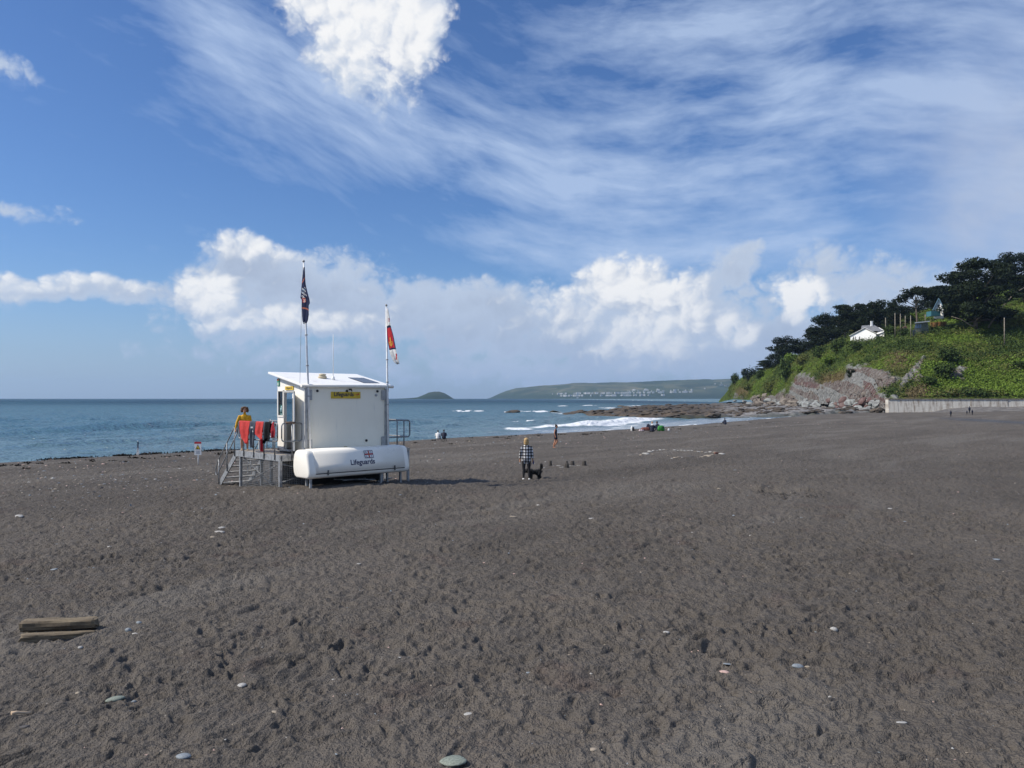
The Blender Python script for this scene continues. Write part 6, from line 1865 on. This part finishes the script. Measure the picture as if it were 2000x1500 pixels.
# ------------------------------------------------------------------ signs, stones and driftwood on the beach
def warning_sign():
    p = on_sand(387, 907)
    t = thing("warning_sign", "white warning sign with red top and yellow triangle on a thin post in the sand", "sign", p - Vector((0, 0, .1)), 0.05)
    k = p.y / F; h0 = (907 - 888) * k + .1; h1 = (907 - 862.5) * k + .1; w = 13.2 * k
    mb = MB(); mb.tube([(0, 0, 0), (0, 0, h0 + .2)], .030, 8); mb.build("post", WHITEP, t)
    mb = MB(); mb.box((0, -.04, (h0 + h1) / 2), (w, .02, h1 - h0)); b = mb.build("board", WHITEP, t)
    hh = h1 - h0
    mb = MB(); mb.box((0, -.052, h1 - hh * .07), (w * .99, .004, hh * .145)); mb.build("red_header", RED, b)
    zb, zt = h0 + hh * .42, h0 + hh * .80; hw = w * .37
    mb = MB(); mb.add([(-hw, -.053, zb), (hw, -.053, zb), (0, -.053, zt)], [(0, 1, 2)]); mb.add([(-hw, -.0505, zb), (hw, -.0505, zb), (0, -.0505, zt)], [(2, 1, 0)]); mb.build("triangle_border", BLACKP, b)
    mb = MB(); mb.add([(-hw * .72, -.056, zb + hh * .035), (hw * .72, -.056, zb + hh * .035), (0, -.056, zt - hh * .08)], [(0, 1, 2)]); mb.build("yellow_triangle", mat("sign_yellow", (.75, .52, .02), .5), b)
    mb = MB(); mb.add([(-hw * .5, -.059, zb + hh * .05), (hw * .12, -.059, zb + hh * .05), (-hw * .12, -.059, zb + hh * .17)], [(0, 1, 2)]); mb.build("black_symbol", BLACKP, b)
    for q in range(3):
        mb = MB(); mb.box((0, -.053, h0 + hh * (.30 - .09 * q)), (w * (.7, .55, .62)[q], .004, hh * .030)); mb.build("text_line", mat("grey_text", (.15, .15, .16), .6), b)
warning_sign()
def water_flag(px, py, top, label, dark):
    p = on_sand(px, py); k = p.y / F; h_ = (py - top) * k
    t = thing("beach_flag", label, "flag", p - Vector((0, 0, .1)))
    mb = MB(); mb.tube([(0, 0, 0), (0, 0, h_ + .1)], .020, 7); mb.build("pole", WHITEP, t)
    def sheet(z0, z1, w0, w1, mt, nm, sd):
        vs, fs = [], []; R, C = 14, 8
        for i in range(R):
            a = i / (R - 1); z = z0 + (z1 - z0) * a; w = w0 + (w1 - w0) * math.sin(a * math.pi * .75)
            for j in range(C):
                b = j / (C - 1); vs.append((w * (b - .35) * k, .06 * math.sin(b * 7 + a * 3 + sd), z + .1))
        for i in range(R - 1):
            for j in range(C - 1): q = i * C + j; fs.append((q, q + 1, q + C + 1, q + C))
        mb = MB(); mb.v, mb.f, mb.m, mb.sm = vs, fs, [0] * len(fs), [True] * len(fs); mb.build(nm, mt, t, recalc=False)
    sheet(h_ * .97, h_ * .52, 1.0, 2.6, FN if dark else FW, "dark_half", 1); sheet(h_ * .62, h_ * .02, 2.0, 5.5, FW, "white_half", 2)
water_flag(269, 889, 861, "small limp black and white beach flag stuck at the water's edge on the left", True)
water_flag(818, 858, 835, "small limp white beach flag stuck at the water's edge right of the cabin", False)

# sand castles
CAST = mat("damp_castle_sand", (.060, .053, .047), .95, var=.3, vscale=20, bump=.8, bscale=60)
def castle(px, py, w, h, label, tiers=1):
    p = on_sand(px, py); k = p.y / F; r = w * k / 2; H_ = h * k
    mb = MB(); r_ = random.Random(px)
    if tiers == 1: pr = [(r * 1.12, -.05), (r * 1.05, .02), (r * .98, H_ * .3), (r * .86, H_ * .75), (r * .78, H_ * .97), (r * .70, H_)]
    else: pr = [(r * 1.15, -.05), (r * 1.02, .02), (r * .92, H_ * .3), (r * .78, H_ * .58), (r * .70, H_ * .62), (r * .45, H_ * .64), (r * .40, H_ * .85), (r * .34, H_)]
    mb.lathe(pr, seg=18)
    mb.v = [(x * (1 + r_.uniform(-.05, .05)), y * (1 + r_.uniform(-.05, .05)), z + r_.uniform(-.008, .008)) for x, y, z in mb.v]
    o = mb.build("sandcastle", CAST, None, p); tag(o, label, "sandcastle", "bucket sandcastles")
castle(1075, 909, 6.5, 9.5, "small narrow sandcastle nearest the dog", 1)
castle(1107, 912.5, 9.5, 13, "two tiered sandcastle at the front of the group", 2)
castle(1118, 907.5, 8, 8.5, "squat sandcastle just behind the two tiered one", 1)
castle(1141, 909, 8.5, 9.5, "bucket shaped sandcastle farthest right of the group", 1)

# stones
def pebble_mesh(seed, flat):
    r = random.Random(seed); bm = bmesh.new(); bmesh.ops.create_icosphere(bm, subdivisions=2, radius=1.0)
    for k in range(4):
        n_ = Vector((r.gauss(0, 1), r.gauss(0, 1), r.gauss(0, .6))).normalized(); d = r.uniform(.6, .85)
        for v in bm.verts:
            e = v.co.dot(n_) - d
            if e > 0: v.co -= n_ * e * .85
    for v in bm.verts: v.co.z *= flat; v.co *= 1 + r.uniform(-.03, .03)
    me = bpy.data.meshes.new("stone"); bm.to_mesh(me); bm.free()
    me.polygons.foreach_set("use_smooth", [True] * len(me.polygons))
    return me
PC = {"white": mat("white_stone", (.36, .35, .33), .8, var=.3, vscale=7), "grey": mat("blue_grey_slate_stone", (.21, .235, .255), .65, var=.25, vscale=7), "green": mat("grey_green_stone", (.19, .215, .18), .7, var=.25, vscale=7),
      "buff": mat("buff_stone", (.31, .26, .20), .8, var=.3, vscale=7), "pink": mat("pink_shell", (.50, .34, .29), .6, var=.25, vscale=7), "dark": mat("dark_stone", (.075, .07, .07), .8, var=.3, vscale=7)}
PM = {c: [pebble_mesh(s, f) for s, f in ((1, .45), (2, .6), (3, .3))] for c in PC}
for c in PM:
    for me in PM[c]: me.materials.append(PC[c])
sr_ = random.Random(15)
def stone(px, py, w, h, col, label=None, group=None, name="stone", cat="stone", v=None, rz=None):
    p = on_sand(px, py); k = p.y / F
    me = PM[col][sr_.randrange(3) if v is None else v]
    o = link(name, me); a = w * k / 2
    o.scale = (a, a * sr_.uniform(.55, .9), max(h * k * .75, a * .3)); o.rotation_euler = (sr_.uniform(-.15, .15), sr_.uniform(-.15, .15), sr_.uniform(-.4, .4) if rz is None else rz)
    o.location = p + Vector((0, a * .3, o.scale[2] * .05))
    return tag(o, label, cat, group)
for a in ((222, 1366, 38, 14, "green", "flat grey green wedge of stone in the left foreground"), (261, 1367, 11, 9, "grey", "small blue pebble right of the flat grey green wedge"),
          (263, 1236, 18, 9, "white", "pale slate chip right of the driftwood"), (249, 1232, 14, 11, "grey", "blue grey pebble touching the pale chip right of the driftwood"), (270, 1219, 13, 7, "grey", "small grey stone just behind the two by the driftwood"),
          (156, 1266, 11, 7, "white", "whitish pebble below the driftwood's middle"), (210, 1260, 9, 7, "buff", "tiny buff pebble below the driftwood's right end"), (151, 1356, 12, 7, "buff", "buff pebble half buried left of the grey green wedge"),
          (36, 1010, 20, 8, "white", "white stone at the far left of the open sand"), (104, 1113, 17, 6, "grey", "grey flat stone at the left of the open sand"), (300, 1175, 6, 6, "buff", "small orange pebble above the pale chip"),
          (428, 1040, 24, 9, "white", "pale flat stone in front of the stairs, larger of two"), (432, 1031, 16, 6, "white", "smaller pale stone touching the large one in front of the stairs"), (415, 1049, 12, 5, "buff", "buff stone left of the pale pair in front of the stairs"),
          (213, 1067, 10, 6, "white", "small white pebble alone left of the pale pair"), (471, 1338, 20, 9, "white", "grey white lump of stone in the lower left centre"), (357, 1481, 32, 14, "grey", "grey flat stone at the bottom edge, left"),
          (1003, 1008, 18, 4, "buff", "thin buff driftwood chip on the sand below the person in plaid"), (1156, 1013, 14, 3, "white", "thin white sliver on the sand below the sandcastles"),
          (1468, 1044, 11, 7, "white", "bright white pebble right of the picture's middle"), (1630, 1236, 16, 11, "white", "pale bluish pebble in the right foreground"), (1560, 1306, 27, 10, "grey", "flat slate grey stone in the right foreground"), (1578, 1299, 13, 6, "buff", "buff pebble touching the flat slate grey stone"),
          (1763, 1414, 23, 6, "white", "thin white shell in the lower right"), (1415, 1313, 24, 9, "pink", "pinkish shell in the right centre foreground"), (1424, 1298, 24, 6, "grey", "thin grey slate above the pinkish shell"), (1621, 1353, 9, 8, "white", "white speck of shell below the slate grey stone"),
          (1467, 1136, 17, 5, "buff", "pale buff stone on the right of the open sand"), (1302, 1241, 14, 5, "white", "white chip in the right centre of the sand"), (1158, 1465, 18, 8, "buff", "buff chip near the bottom centre right"), (885, 1492, 60, 16, "green", "large grey green stone half buried at the bottom edge"),
          (700, 1103, 10, 4, "white", "tiny white chip in the middle of the sand"), (855, 1047, 9, 5, "white", "tiny white pebble below the cabin"), (926, 1313, 13, 5, "buff", "tan chip in the centre foreground"), (780, 1284, 8, 5, "white", "small white chip left of the tan one"),
          (1946, 1093, 18, 4, "grey", "thin grey stone at the far right of the sand"), (46, 1420, 22, 12, "dark", "dark stone in the bottom left corner"), (1033, 1312, 12, 5, "grey", "small pale blue chip right of the tan one"), (1740, 994, 11, 4, "white", "small pale pebble in the right middle distance"),
          (915, 1397, 20, 5, "white", "thin white shell piece low in the centre"), (538, 1393, 17, 5, "buff", "short brown stick on the sand lower left centre"), (1405, 955, 10, 5, "buff", "small brown stone beyond the dug patch")):
    stone(*a, group="stones on the sand")
# bone-like bleached stick at the lower left
mb = MB(); A, B = on_sand(22, 1400), on_sand(60, 1390); mb.tube([Vector((0, 0, .02)), (B - A) * .3 + Vector((0, 0, .035)), (B - A) * .7 + Vector((0, 0, .03)), (B - A) + Vector((0, 0, .03))], [.022, .013, .012, .017], 8); tag(mb.build("stick", mat("bleached_wood", (.50, .37, .25), .8, var=.3), None, A), "bleached bone coloured stick in the lower left corner", "stick")
# ring of pale stones
k = 0
ring = [(1252, 889, 8, 5), (1258, 886, 10, 8), (1264, 887, 13, 9), (1270, 883, 12, 8), (1276, 880.5, 8, 4), (1283, 879.5, 7, 4), (1290, 878.8, 8, 4), (1297, 878.8, 7, 5), (1303, 878.8, 8, 4), (1318, 879, 9, 5), (1325, 879.3, 7, 4), (1332, 879.8, 8, 4), (1338, 880, 7, 4), (1345, 880.5, 8, 4), (1352, 881, 6, 3), (1358, 881.5, 7, 4), (1365, 881.8, 9, 5), (1372, 882.2, 7, 4), (1379, 882.5, 8, 4), (1388, 883, 9, 6), (1396, 884, 9, 6), (1410, 887, 15, 8), (1391, 888.5, 8, 4), (1382, 891, 20, 7), (1371, 892.5, 12, 5), (1362, 893.5, 7, 3), (1348, 892.5, 18, 5), (1332, 893, 8, 5), (1325, 893.5, 9, 6), (1318, 894.5, 8, 5), (1313, 895, 9, 3), (1304, 889.5, 4, 3), (1275, 887, 6, 4)]
for (px, py, w, h_) in ring:
    col = "dark" if (px, py) == (1348, 892.5) else ("buff" if sr_.random() < .45 else "white")
    lab = "dark flat stone at the front of the stone ring" if col == "dark" else "pale stone in the oval ring laid out on the sand"
    if (px, py) == (1410, 887): lab = "large bright white stone at the right end of the stone ring"
    if (px, py) == (1382, 891): lab = "large flat buff stone at the front right of the stone ring"
    stone(px, py, w * 0.95, h_ * .8, col, lab, "stones of the ring")
mb = MB(); mb.box((0, 0, .06), (.23, .12, .09)); o = mb.build("brick", mat("red_brick", (.17, .075, .055), .9, var=.3, vscale=12), None, on_sand(1399, 887.5), bevel=.015); o.rotation_euler = (0, 0, .3); tag(o, "red brick beside the white end stone of the ring", "brick")
# shells round the sandcastles
for (px, py, w) in ((1083, 910.5, 9), (1091, 911, 10), (1099, 911.5, 8), (1096, 913.5, 10), (1114, 909.5, 8), (1121, 909, 9), (1131, 908.5, 10), (1062, 914, 8)):
    stone(px, py, w, 2.2, "white", "flat white shell strewn between the sandcastles", "shells between the sandcastles", "shell", "shell", 2)

# driftwood: two pieces lying one on the other
DW = bpy.data.materials.new("driftwood"); DW.use_nodes = True
nt = DW.node_tree; bs = nt.nodes['Principled BSDF']; tc = nt.nodes.new('ShaderNodeTexCoord'); sep = nt.nodes.new('ShaderNodeSeparateXYZ'); nt.links.new(tc.outputs['Object'], sep.inputs[0])
X_, Y_, Z_ = (NX(nt, sep.outputs[i]) for i in range(3))
gr = n_noise(nt, n_vec(nt, X_ * 2.0, Y_ * 26.0, Z_ * 26.0), 1.0, 5, .65); gr2 = n_noise(nt, n_vec(nt, X_ * 5.0, Y_ * 90.0, Z_ * 90.0), 1.0, 3, .6)
c = n_mix(nt, gr.step(.35, .65), (.21, .165, .105), (.105, .080, .052)); c = n_mix(nt, gr2.step(.5, .7) * .6, c, (.05, .038, .026))
nt.links.new(c, bs.inputs['Base Color']); bs.inputs['Roughness'].default_value = .9
b_ = nt.nodes.new('ShaderNodeBump'); b_.inputs['Strength'].default_value = .9; b_.inputs['Distance'].default_value = .015; nt.links.new((gr + gr2 * .5).s, b_.inputs['Height']); nt.links.new(b_.outputs[0], bs.inputs['Normal'])
def plank(A, B, w, h, lift, label, seed, taper=.75):
    d = B - A; Ln = d.length; an = math.atan2(d.y, d.x); vs, fs = [], []
    r_ = random.Random(seed); N, K = 26, 14
    jit = [r_.uniform(-.12, .12) for _ in range(K)]
    for i in range(N):
        t = i / (N - 1); s = 1 - (1 - taper) * t
        if i in (0, N - 1): s *= .86
        for k in range(K):
            q = 2 * math.pi * k / K
            cy = math.copysign(abs(math.cos(q)) ** .55, math.cos(q)); cz = math.copysign(abs(math.sin(q)) ** .55, math.sin(q))
            g = 1 + jit[k] * .8 + .06 * math.sin(t * 9 + k * 2.1 + seed) + r_.uniform(-.02, .02)
            endj = (r_.uniform(-.03, .03) if i in (0, N - 1) else 0)
            vs.append((t * Ln + endj, cy * w / 2 * s * g, cz * h / 2 * s * g))
    for i in range(N - 1):
        for k in range(K): fs.append((i * K + k, i * K + (k + 1) % K, (i + 1) * K + (k + 1) % K, (i + 1) * K + k))
    fs += [tuple(range(K)), tuple((N - 1) * K + k for k in range(K))]
    mb = MB(); mb.add(vs, fs, 0, False); o = mb.build("driftwood", DW, None, A + Vector((0, 0, lift)))
    o.rotation_euler = (0, 0, an); return tag(o, label, "driftwood", "weathered timbers in the left foreground")
A, B = on_sand(50, 1232), on_sand(192, 1226)
plank(A + Vector((0, -.05, 0)), B + Vector((0, -.04, 0)), .20, .145, .085, "thick upper weathered timber of the pair in the left foreground", 1, .88)
A, B = on_sand(46, 1249), on_sand(186, 1236)
plank(A + Vector((0, -.02, 0)), B + Vector((0, -.02, 0)), .22, .13, .03, "lower weathered timber tapering into the sand, front of the pair", 2, .45)

# shingle: thousands of small stones strewn over the beach, thicker towards the water and along old tide lines
def shingle():
    r = np.random.default_rng(99)
    pts = []
    n = 30000
    px = r.uniform(-60, 2060, n); py = HOR + 47 + (722 * r.uniform(0, 1, n) ** 2.2)
    Yg = 3.1 * F / (py - HOR)
    for _ in range(14):
        Xg = (px - 1000) / F * Yg
        Yg = .5 * Yg + .5 * (CAMZ - beach_base(Xg, Yg)[0]) * F / (py - HOR)
    Xg = (px - 1000) / F * Yg; s = shore_s(Xg, Yg)
    dens = .05 + .55 * sstep(38, 12, s) * sstep(1.5, 5, s) + .5 * np.exp(-((s - 24) / 3.5) ** 2) * sstep(520, 250, px) + .30 * np.exp(-((s - 33 - 3 * np.sin(Xg / 9)) / 1.2) ** 2)
    dens = np.maximum(dens, .50 * np.exp(-((py - (950 - px * .06)) / 5) ** 2) * sstep(330, 120, px))
    dens *= .4 + 1.1 * fbm(Xg / 5, Yg / 5, 950, 3)
    keep = r.random(n) < np.clip(dens, 0, 1)
    X, Y = Xg[keep], Yg[keep]; s = s[keep]; N = len(X)
    j = np.clip(np.searchsorted(gy, Y) - 1, 0, len(gy) - 2); i = np.clip(np.searchsorted(gp, X / Y * F + 1000) - 1, 0, len(gp) - 2)
    Z = GZ[j, i]
    size = (.010 + .020 * r.random(N) ** 2.5) * (1 + .9 * sstep(45, 15, s)) * np.clip(Y / 16, .55, 1.5)
    oc = np.array([(1, 0, 0), (-1, 0, 0), (0, 1, 0), (0, -1, 0), (0, 0, 1), (0, 0, -.6)], float)
    of = np.array([(0, 2, 4), (2, 1, 4), (1, 3, 4), (3, 0, 4), (2, 0, 5), (1, 2, 5), (3, 1, 5), (0, 3, 5)])
    an = r.uniform(0, 6.28, N); ca, sa = np.cos(an), np.sin(an)
    sx = size * r.uniform(.8, 1.6, N); sy2 = size * r.uniform(.6, 1.1, N); sz = size * r.uniform(.35, .7, N)
    v = oc[None] * np.stack([sx, sy2, sz], 1)[:, None, :] * (1 + .25 * r.normal(size=(N, 6, 1)))
    v = np.stack([v[..., 0] * ca[:, None] - v[..., 1] * sa[:, None], v[..., 0] * sa[:, None] + v[..., 1] * ca[:, None], v[..., 2]], -1)
    v += np.stack([X, Y, Z + sz * .3], 1)[:, None, :]
    f = (of[None] + (np.arange(N) * 6)[:, None, None]).reshape(-1, 3)
    cm = r.choice(5, N, p=[.13, .24, .23, .15, .25]); mi = np.repeat(cm, 8)
    me = arr_mesh("shingle", v.reshape(-1, 3), f, mi)
    for c in ("white", "grey", "buff", "pink", "dark"): me.materials.append(PC[c])
    tag(link("shingle", me), "small pebbles and shell bits strewn over the sand", "pebbles", kind="stuff")
shingle()
# rags of dark seaweed along the drop of the beach
def seaweed():
    r = np.random.default_rng(123); V = []
    WEED = leaf_mat("black_seaweed", (.010, .010, .008), (.035, .024, .014))
    for k in range(170):
        u = r.random()
        if u < .55: px = r.choice([110, 150, 235, 262, 300, 370, 410, 440]) + r.normal() * 22; off = r.normal() * .5 + 2.6
        elif u < .8: px = r.uniform(0, 900); off = r.normal() * 2.0 + 8
        else: px = r.uniform(900, 1500); off = r.normal() * 2.5 + 9
        # walk along the column to the wanted distance from the water line
        Ys = np.linspace(40, 170, 500); Xs = (px - 1000) / F * Ys; ss = shore_s(Xs, Ys)
        i = int(np.argmin(np.abs(ss - off)))
        c = np.array([Xs[i], Ys[i], ground_z(float(Xs[i]), float(Ys[i])) + .02])
        m = 14; sp_ = (.26 if u < .55 else .20)
        d = r.normal(size=(m, 3)) * np.array([sp_, sp_ * .6, .035 if u < .55 else .015]); d[:, 2] = np.abs(d[:, 2])
        nr = r.normal(size=(m, 3)) + np.array([0, 0, 1.2]); nr /= np.linalg.norm(nr, axis=1)[:, None]
        t = np.cross(nr, r.normal(size=(m, 3))); t /= np.linalg.norm(t, axis=1)[:, None]; b = np.cross(nr, t); s_ = r.uniform(.05, .14, m)[:, None]
        V.append(np.stack([c + d - t * s_, c + d - b * s_ * .4, c + d + t * s_, c + d + b * s_ * .4], 1).reshape(-1, 3))
    v = np.concatenate(V); f = np.arange(len(v)).reshape(-1, 4)
    me = arr_mesh("seaweed", v, f); me.materials.append(WEED)
    tag(link("seaweed", me), "rags of dark seaweed along the tide line", "seaweed", kind="stuff")
seaweed()

# clods thrown up where somebody dug, right of the middle
def dug():
    r = random.Random(31); mb = MB()
    for k in range(70):
        g = r.choice(((1487, 960), (1500, 964), (1522, 966), (1535, 968), (1583, 967), (1596, 970)))
        p = on_sand(g[0] + r.gauss(0, 9), g[1] + r.gauss(0, 2.2)); s_ = r.uniform(.03, .10)
        vs_ = [Vector((a * s_ * r.uniform(.7, 1.3), b * s_ * r.uniform(.7, 1.3), c * s_ * r.uniform(.5, 1.0))) + p for a, b, c in ((1, 0, 0), (-1, 0, 0), (0, 1, 0), (0, -1, 0), (0, 0, 1), (0, 0, -.6))]
        mb.add(vs_, [(0, 2, 4), (2, 1, 4), (1, 3, 4), (3, 0, 4), (2, 0, 5), (1, 2, 5), (3, 1, 5), (0, 3, 5)])
    o = mb.build("dug_clods", CAST); tag(o, "dark damp clods of dug sand right of the picture's middle", "sand", kind="stuff")
dug()
# ------------------------------------------------------------------ houses, poles and fence on the headland
GREYR = mat("grey_slate_roof", (.16, .165, .175), .6, var=.2, vscale=1.5)
WHH = mat("white_render", (.82, .82, .81), .7, var=.04, vscale=.8)
def white_house():
    b = hill_row(1690, 664); Y = b.y; k = Y / F
    t = thing("white_house", "white bungalow with grey roof and chimney among the dark pines", "house", b - Vector((0, 0, .6)), 0)
    base = t.location.copy()
    def Q(px, py, dy=0): return P(px, py, Y + dy - (px - 1690) * k * 0.75) - base   # the gable looks towards the sea
    # left wing: gable towards the sea
    g = [(1661, 660), (1661, 655), (1688.5, 641), (1712, 652), (1712, 664)]
    D = 9.0
    mb = MB(); mb.prism([(p, q) for p, q in ((1661, 668), (1661, 656.5), (1689, 642), (1711, 653), (1711, 668))], lambda p, e: Q(p[0], p[1], -2 if e == 0 else D)); mb.build("wall", WHH, t)
    mb = MB()
    for (a, c) in (((1658.5, 656.8), (1689, 640.6)), ((1689, 640.6), (1713.5, 652.6))):
        up = Vector((0, 0, .22))
        lo = [Q(*a, -2.5), Q(*c, -2.5), Q(*c, D + .5), Q(*a, D + .5)]
        mb.add(lo + [p + up for p in lo], [(3, 2, 1, 0), (4, 5, 6, 7), (0, 1, 5, 4), (1, 2, 6, 5), (2, 3, 7, 6), (3, 0, 4, 7)])
    mb.build("bargeboard_roof", mat("pale_roof_edge", (.55, .56, .57), .6), t)
    for px in (1667.5, 1671, 1679.5):
        mb = MB(); c = Q(px, 660.5, -2.05); mb.box(c, (2.2 * k, .08, 6.5 * k)); w = mb.build("window", GLASS, t)
        mb = MB(); mb.box(c + Vector((1.5 * k, -.03, 0)), (.5 * k, .05, 6.8 * k)); mb.build("window_frame", WHH, w)
    # main roof behind, long grey slope
    mb = MB(); lo = [Q(1680, 648, 2), Q(1716, 645, 2), Q(1728, 655, 4), Q(1690, 660, 4)]
    hip = [Q(1681, 647, 1), Q(1683, 636, 6), Q(1707, 634.5, 6), Q(1726, 646, 1), Q(1726, 650, 10), Q(1681, 648, 12)]
    mb.add(hip, [(0, 1, 2, 3), (1, 5, 4, 2), (2, 4, 3), (0, 5, 1), (0, 3, 4, 5)]); mb.build("roof", GREYR, t)
    mb = MB(); mb.prism([(1699, 668), (1699, 654), (1713, 650), (1727, 649), (1727, 662), (1720, 668)], lambda p, e: Q(p[0], p[1], 1.5 if e == 0 else 9)); mb.build("right_wall", WHH, t)
    mb = MB(); mb.add([Q(1713, 653, 1), Q(1716, 639, 4), Q(1726, 645, 1.2), Q(1727, 648, 1)], [(0, 1, 2, 3)]); mb.add([Q(1713, 653, 1.1), Q(1716, 639, 4.1), Q(1726, 645, 1.3), Q(1727, 648, 1.1)], [(3, 2, 1, 0)]); mb.build("white_gable", WHH, t)
    mb = MB(); mb.box(Q(1702.5, 632.5, 5), (3.4 * k, .7, 9 * k)); mb.box(Q(1702.5, 627.6, 5), (4.2 * k, .9, .8 * k)); mb.build("chimney", WHH, t)
white_house()
def grey_shed():
    b = hill_row(1800, 654); Y = b.y - 1; k = Y / F
    t = thing("glazed_shed", "grey flat roofed chalet with sloping dark windows right of the white house", "shed", b - Vector((0, 0, .5))); base = t.location.copy()
    def Q(px, py, dy=0): return P(px, py, Y + dy) - base
    mb = MB(); mb.prism([(1781, 658), (1788, 631), (1812, 629), (1815, 650), (1800, 656)], lambda p, e: Q(p[0], p[1], 0 if e == 0 else 6)); mb.build("wall", mat("grey_green_boarding", (.13, .14, .11), .8, var=.3, vscale=1.5), t)
    mb = MB(); mb.prism([(1786, 631.5), (1787, 629.5), (1816, 626.5), (1816, 628.5)], lambda p, e: Q(p[0], p[1], -.8 if e == 0 else 6.5)); mb.build("roof", mat("pale_flat_roof", (.50, .52, .54), .6), t)
    for a in (1787, 1791.3, 1795.6):
        mb = MB(); vs_ = [Q(a, 641, -.06), Q(a + 3.4, 640.6, -.06), Q(a + 4.6, 633, -.06), Q(a + 1.6, 633.4, -.06)]; mb.add(vs_ + [v + Vector((0, .05, 0)) for v in vs_], [(0, 1, 2, 3), (7, 6, 5, 4), (0, 4, 5, 1), (1, 5, 6, 2), (2, 6, 7, 3), (3, 7, 4, 0)]); mb.build("window", mat("blue_roof_glass", (.10, .15, .24), .12, spec=.7), t)
    mb = MB(); mb.box(Q(1784.5, 649, -.06), (4.5 * k, .06, 8 * k)); mb.build("dark_door", GLASS, t)
grey_shed()
def a_frame():
    b = hill_at(1836, 3.0); Y = b.y + 2; k = Y / F
    t = thing("a_frame_house", "steep blue and white gabled house half hidden by the huge cypress", "house", Vector((b.x, Y, P(0, 622, Y).z))); base = t.location.copy()
    def Q(px, py, dy=0): return P(px, py, Y + dy - (px - 1834) * k * 0.6) - base
    mb = MB(); mb.prism([(1824, 622), (1824, 604), (1833.5, 584.5), (1843, 604), (1843, 622)], lambda p, e: Q(p[0], p[1], 0 if e == 0 else 8)); mb.build("wall", WHH, t)
    mb = MB()
    for (a, c) in (((1821.5, 607), (1833.5, 583)), ((1833.5, 583), (1845, 607))):
        n_ = Vector((0, 0, .35)); lo = [Q(*a, -.8), Q(*c, -.8), Q(*c, 8.5), Q(*a, 8.5)]
        mb.add(lo + [p + n_ for p in lo], [(3, 2, 1, 0), (4, 5, 6, 7), (0, 1, 5, 4), (1, 2, 6, 5), (2, 3, 7, 6), (3, 0, 4, 7)])
    mb.build("roof", mat("blue_bargeboard", (.16, .30, .42), .6), t)
    mb = MB(); mb.box(Q(1834, 598, -.1), (5 * k, .1, 6 * k)); mb.build("window", GLASS, t)
    mb = MB(); mb.box(Q(1823, 613, -2.0), (18 * k, 3, 9 * k)); mb.build("teal_annexe", mat("teal_paint", (.035, .13, .15), .7, var=.2), t)
a_frame()
# orange board fence right of the chalet, board by board
b = hill_row(1832, 640); Yf = b.y - 1; kf = Yf / F
fence = thing("board_fence", "orange brown board fence right of the grey chalet", "fence", b - Vector((0, 0, .3))); fb = fence.location.copy()
for q in range(18):
    px = 1818 + q * 1.75; mb = MB(); mb.box(P(px, 634.5 - q * .10, Yf + .1 * math.sin(q)) - fb, (1.6 * kf, .06, (10 + 1.6 * math.sin(q * 2.3)) * kf)); mb.build("board", mat("orange_timber", (.36, .19, .075), .8, var=.35, vscale=1.2), fence)
# pink roof between the hedges
b = hill_row(1764, 650); mbY = b.y; pr = thing("pink_shed", "small pinkish roofed shed behind the hedge right of the white house", "shed", b - Vector((0, 0, .5))); pb_ = pr.location.copy()
mb = MB(); mb.prism([(1755, 650), (1755, 645), (1768, 638), (1771, 640), (1771, 650)], lambda p, e: P(p[0], p[1], mbY + (0 if e == 0 else 4)) - pb_); mb.build("wall", mat("pinkish_wall", (.36, .22, .19), .8, var=.2), pr)
mb = MB(); mb.prism([(1753.5, 645.4), (1754, 644), (1768, 636.2), (1772, 639), (1771, 640.5), (1768, 638)], lambda p, e: P(p[0], p[1], mbY + (-.4 if e == 0 else 4.4)) - pb_); mb.build("roof", mat("pink_tiles", (.40, .20, .17), .8, var=.2), pr)
# poles
POLEW = mat("weathered_pole", (.24, .21, .165), .9, var=.3, vscale=2)
for (px, top, bot, lab) in ((1729.5, 621, 648, "wooden pole at the right corner of the white house"), (1748, 612, 655, "wooden pole right of the white house, tallest of the close pair"), (1758.5, 613, 652, "wooden pole behind the pink roof"), (1768, 617, 640, "short far pole under the trees right of the pink roof"),
                            (1778.5, 617, 655, "pale wooden pole just left of the grey chalet"), (1807, 614, 630, "short pole above the grey chalet roof"), (1961.5, 621, 670, "lone wooden pole on the open grass slope near the right edge")):
    b = hill_row(px, min(bot + 6, 676)); Y = b.y - .5
    A, B = P(px + .4, bot + 4, Y), P(px, top, Y)
    t = thing("utility_pole", lab, "pole", A, 0, "wooden poles on the headland")
    mb = MB(); mb.tube([(0, 0, 0), (B - A) * .5, B - A], [.17, .15, .12], 8); mb.build("shaft", POLEW, t)
    mb = MB(); mb.lathe([(.14, 0), (.15, .06), (.06, .14)], B - A, 8); mb.build("cap", GALVD, t)
# ------------------------------------------------------------------ sea air between here and the far coast
def haze():
    mb = MB(); x0, x1, y0, y1, z0, z1 = -20500, 11500, -700, 9500, -12.0, 230.0
    mb.box(((x0 + x1) / 2, (y0 + y1) / 2, (z0 + z1) / 2), (x1 - x0, y1 - y0, z1 - z0))
    m = bpy.data.materials.new("sea_haze"); m.use_nodes = True
    nt = m.node_tree; nt.nodes.clear()
    out = nt.nodes.new('ShaderNodeOutputMaterial')
    v = nt.nodes.new('ShaderNodeVolumePrincipled')
    v.inputs['Color'].default_value = (0.52, 0.74, 1.0, 1)
    v.inputs['Density'].default_value = 6.5e-5
    v.inputs['Anisotropy'].default_value = 0.2
    nt.links.new(v.outputs[0], out.inputs['Volume'])
    o = mb.build("haze", m)
    tag(o, "thin blue sea haze over the bay", kind="stuff")
haze()
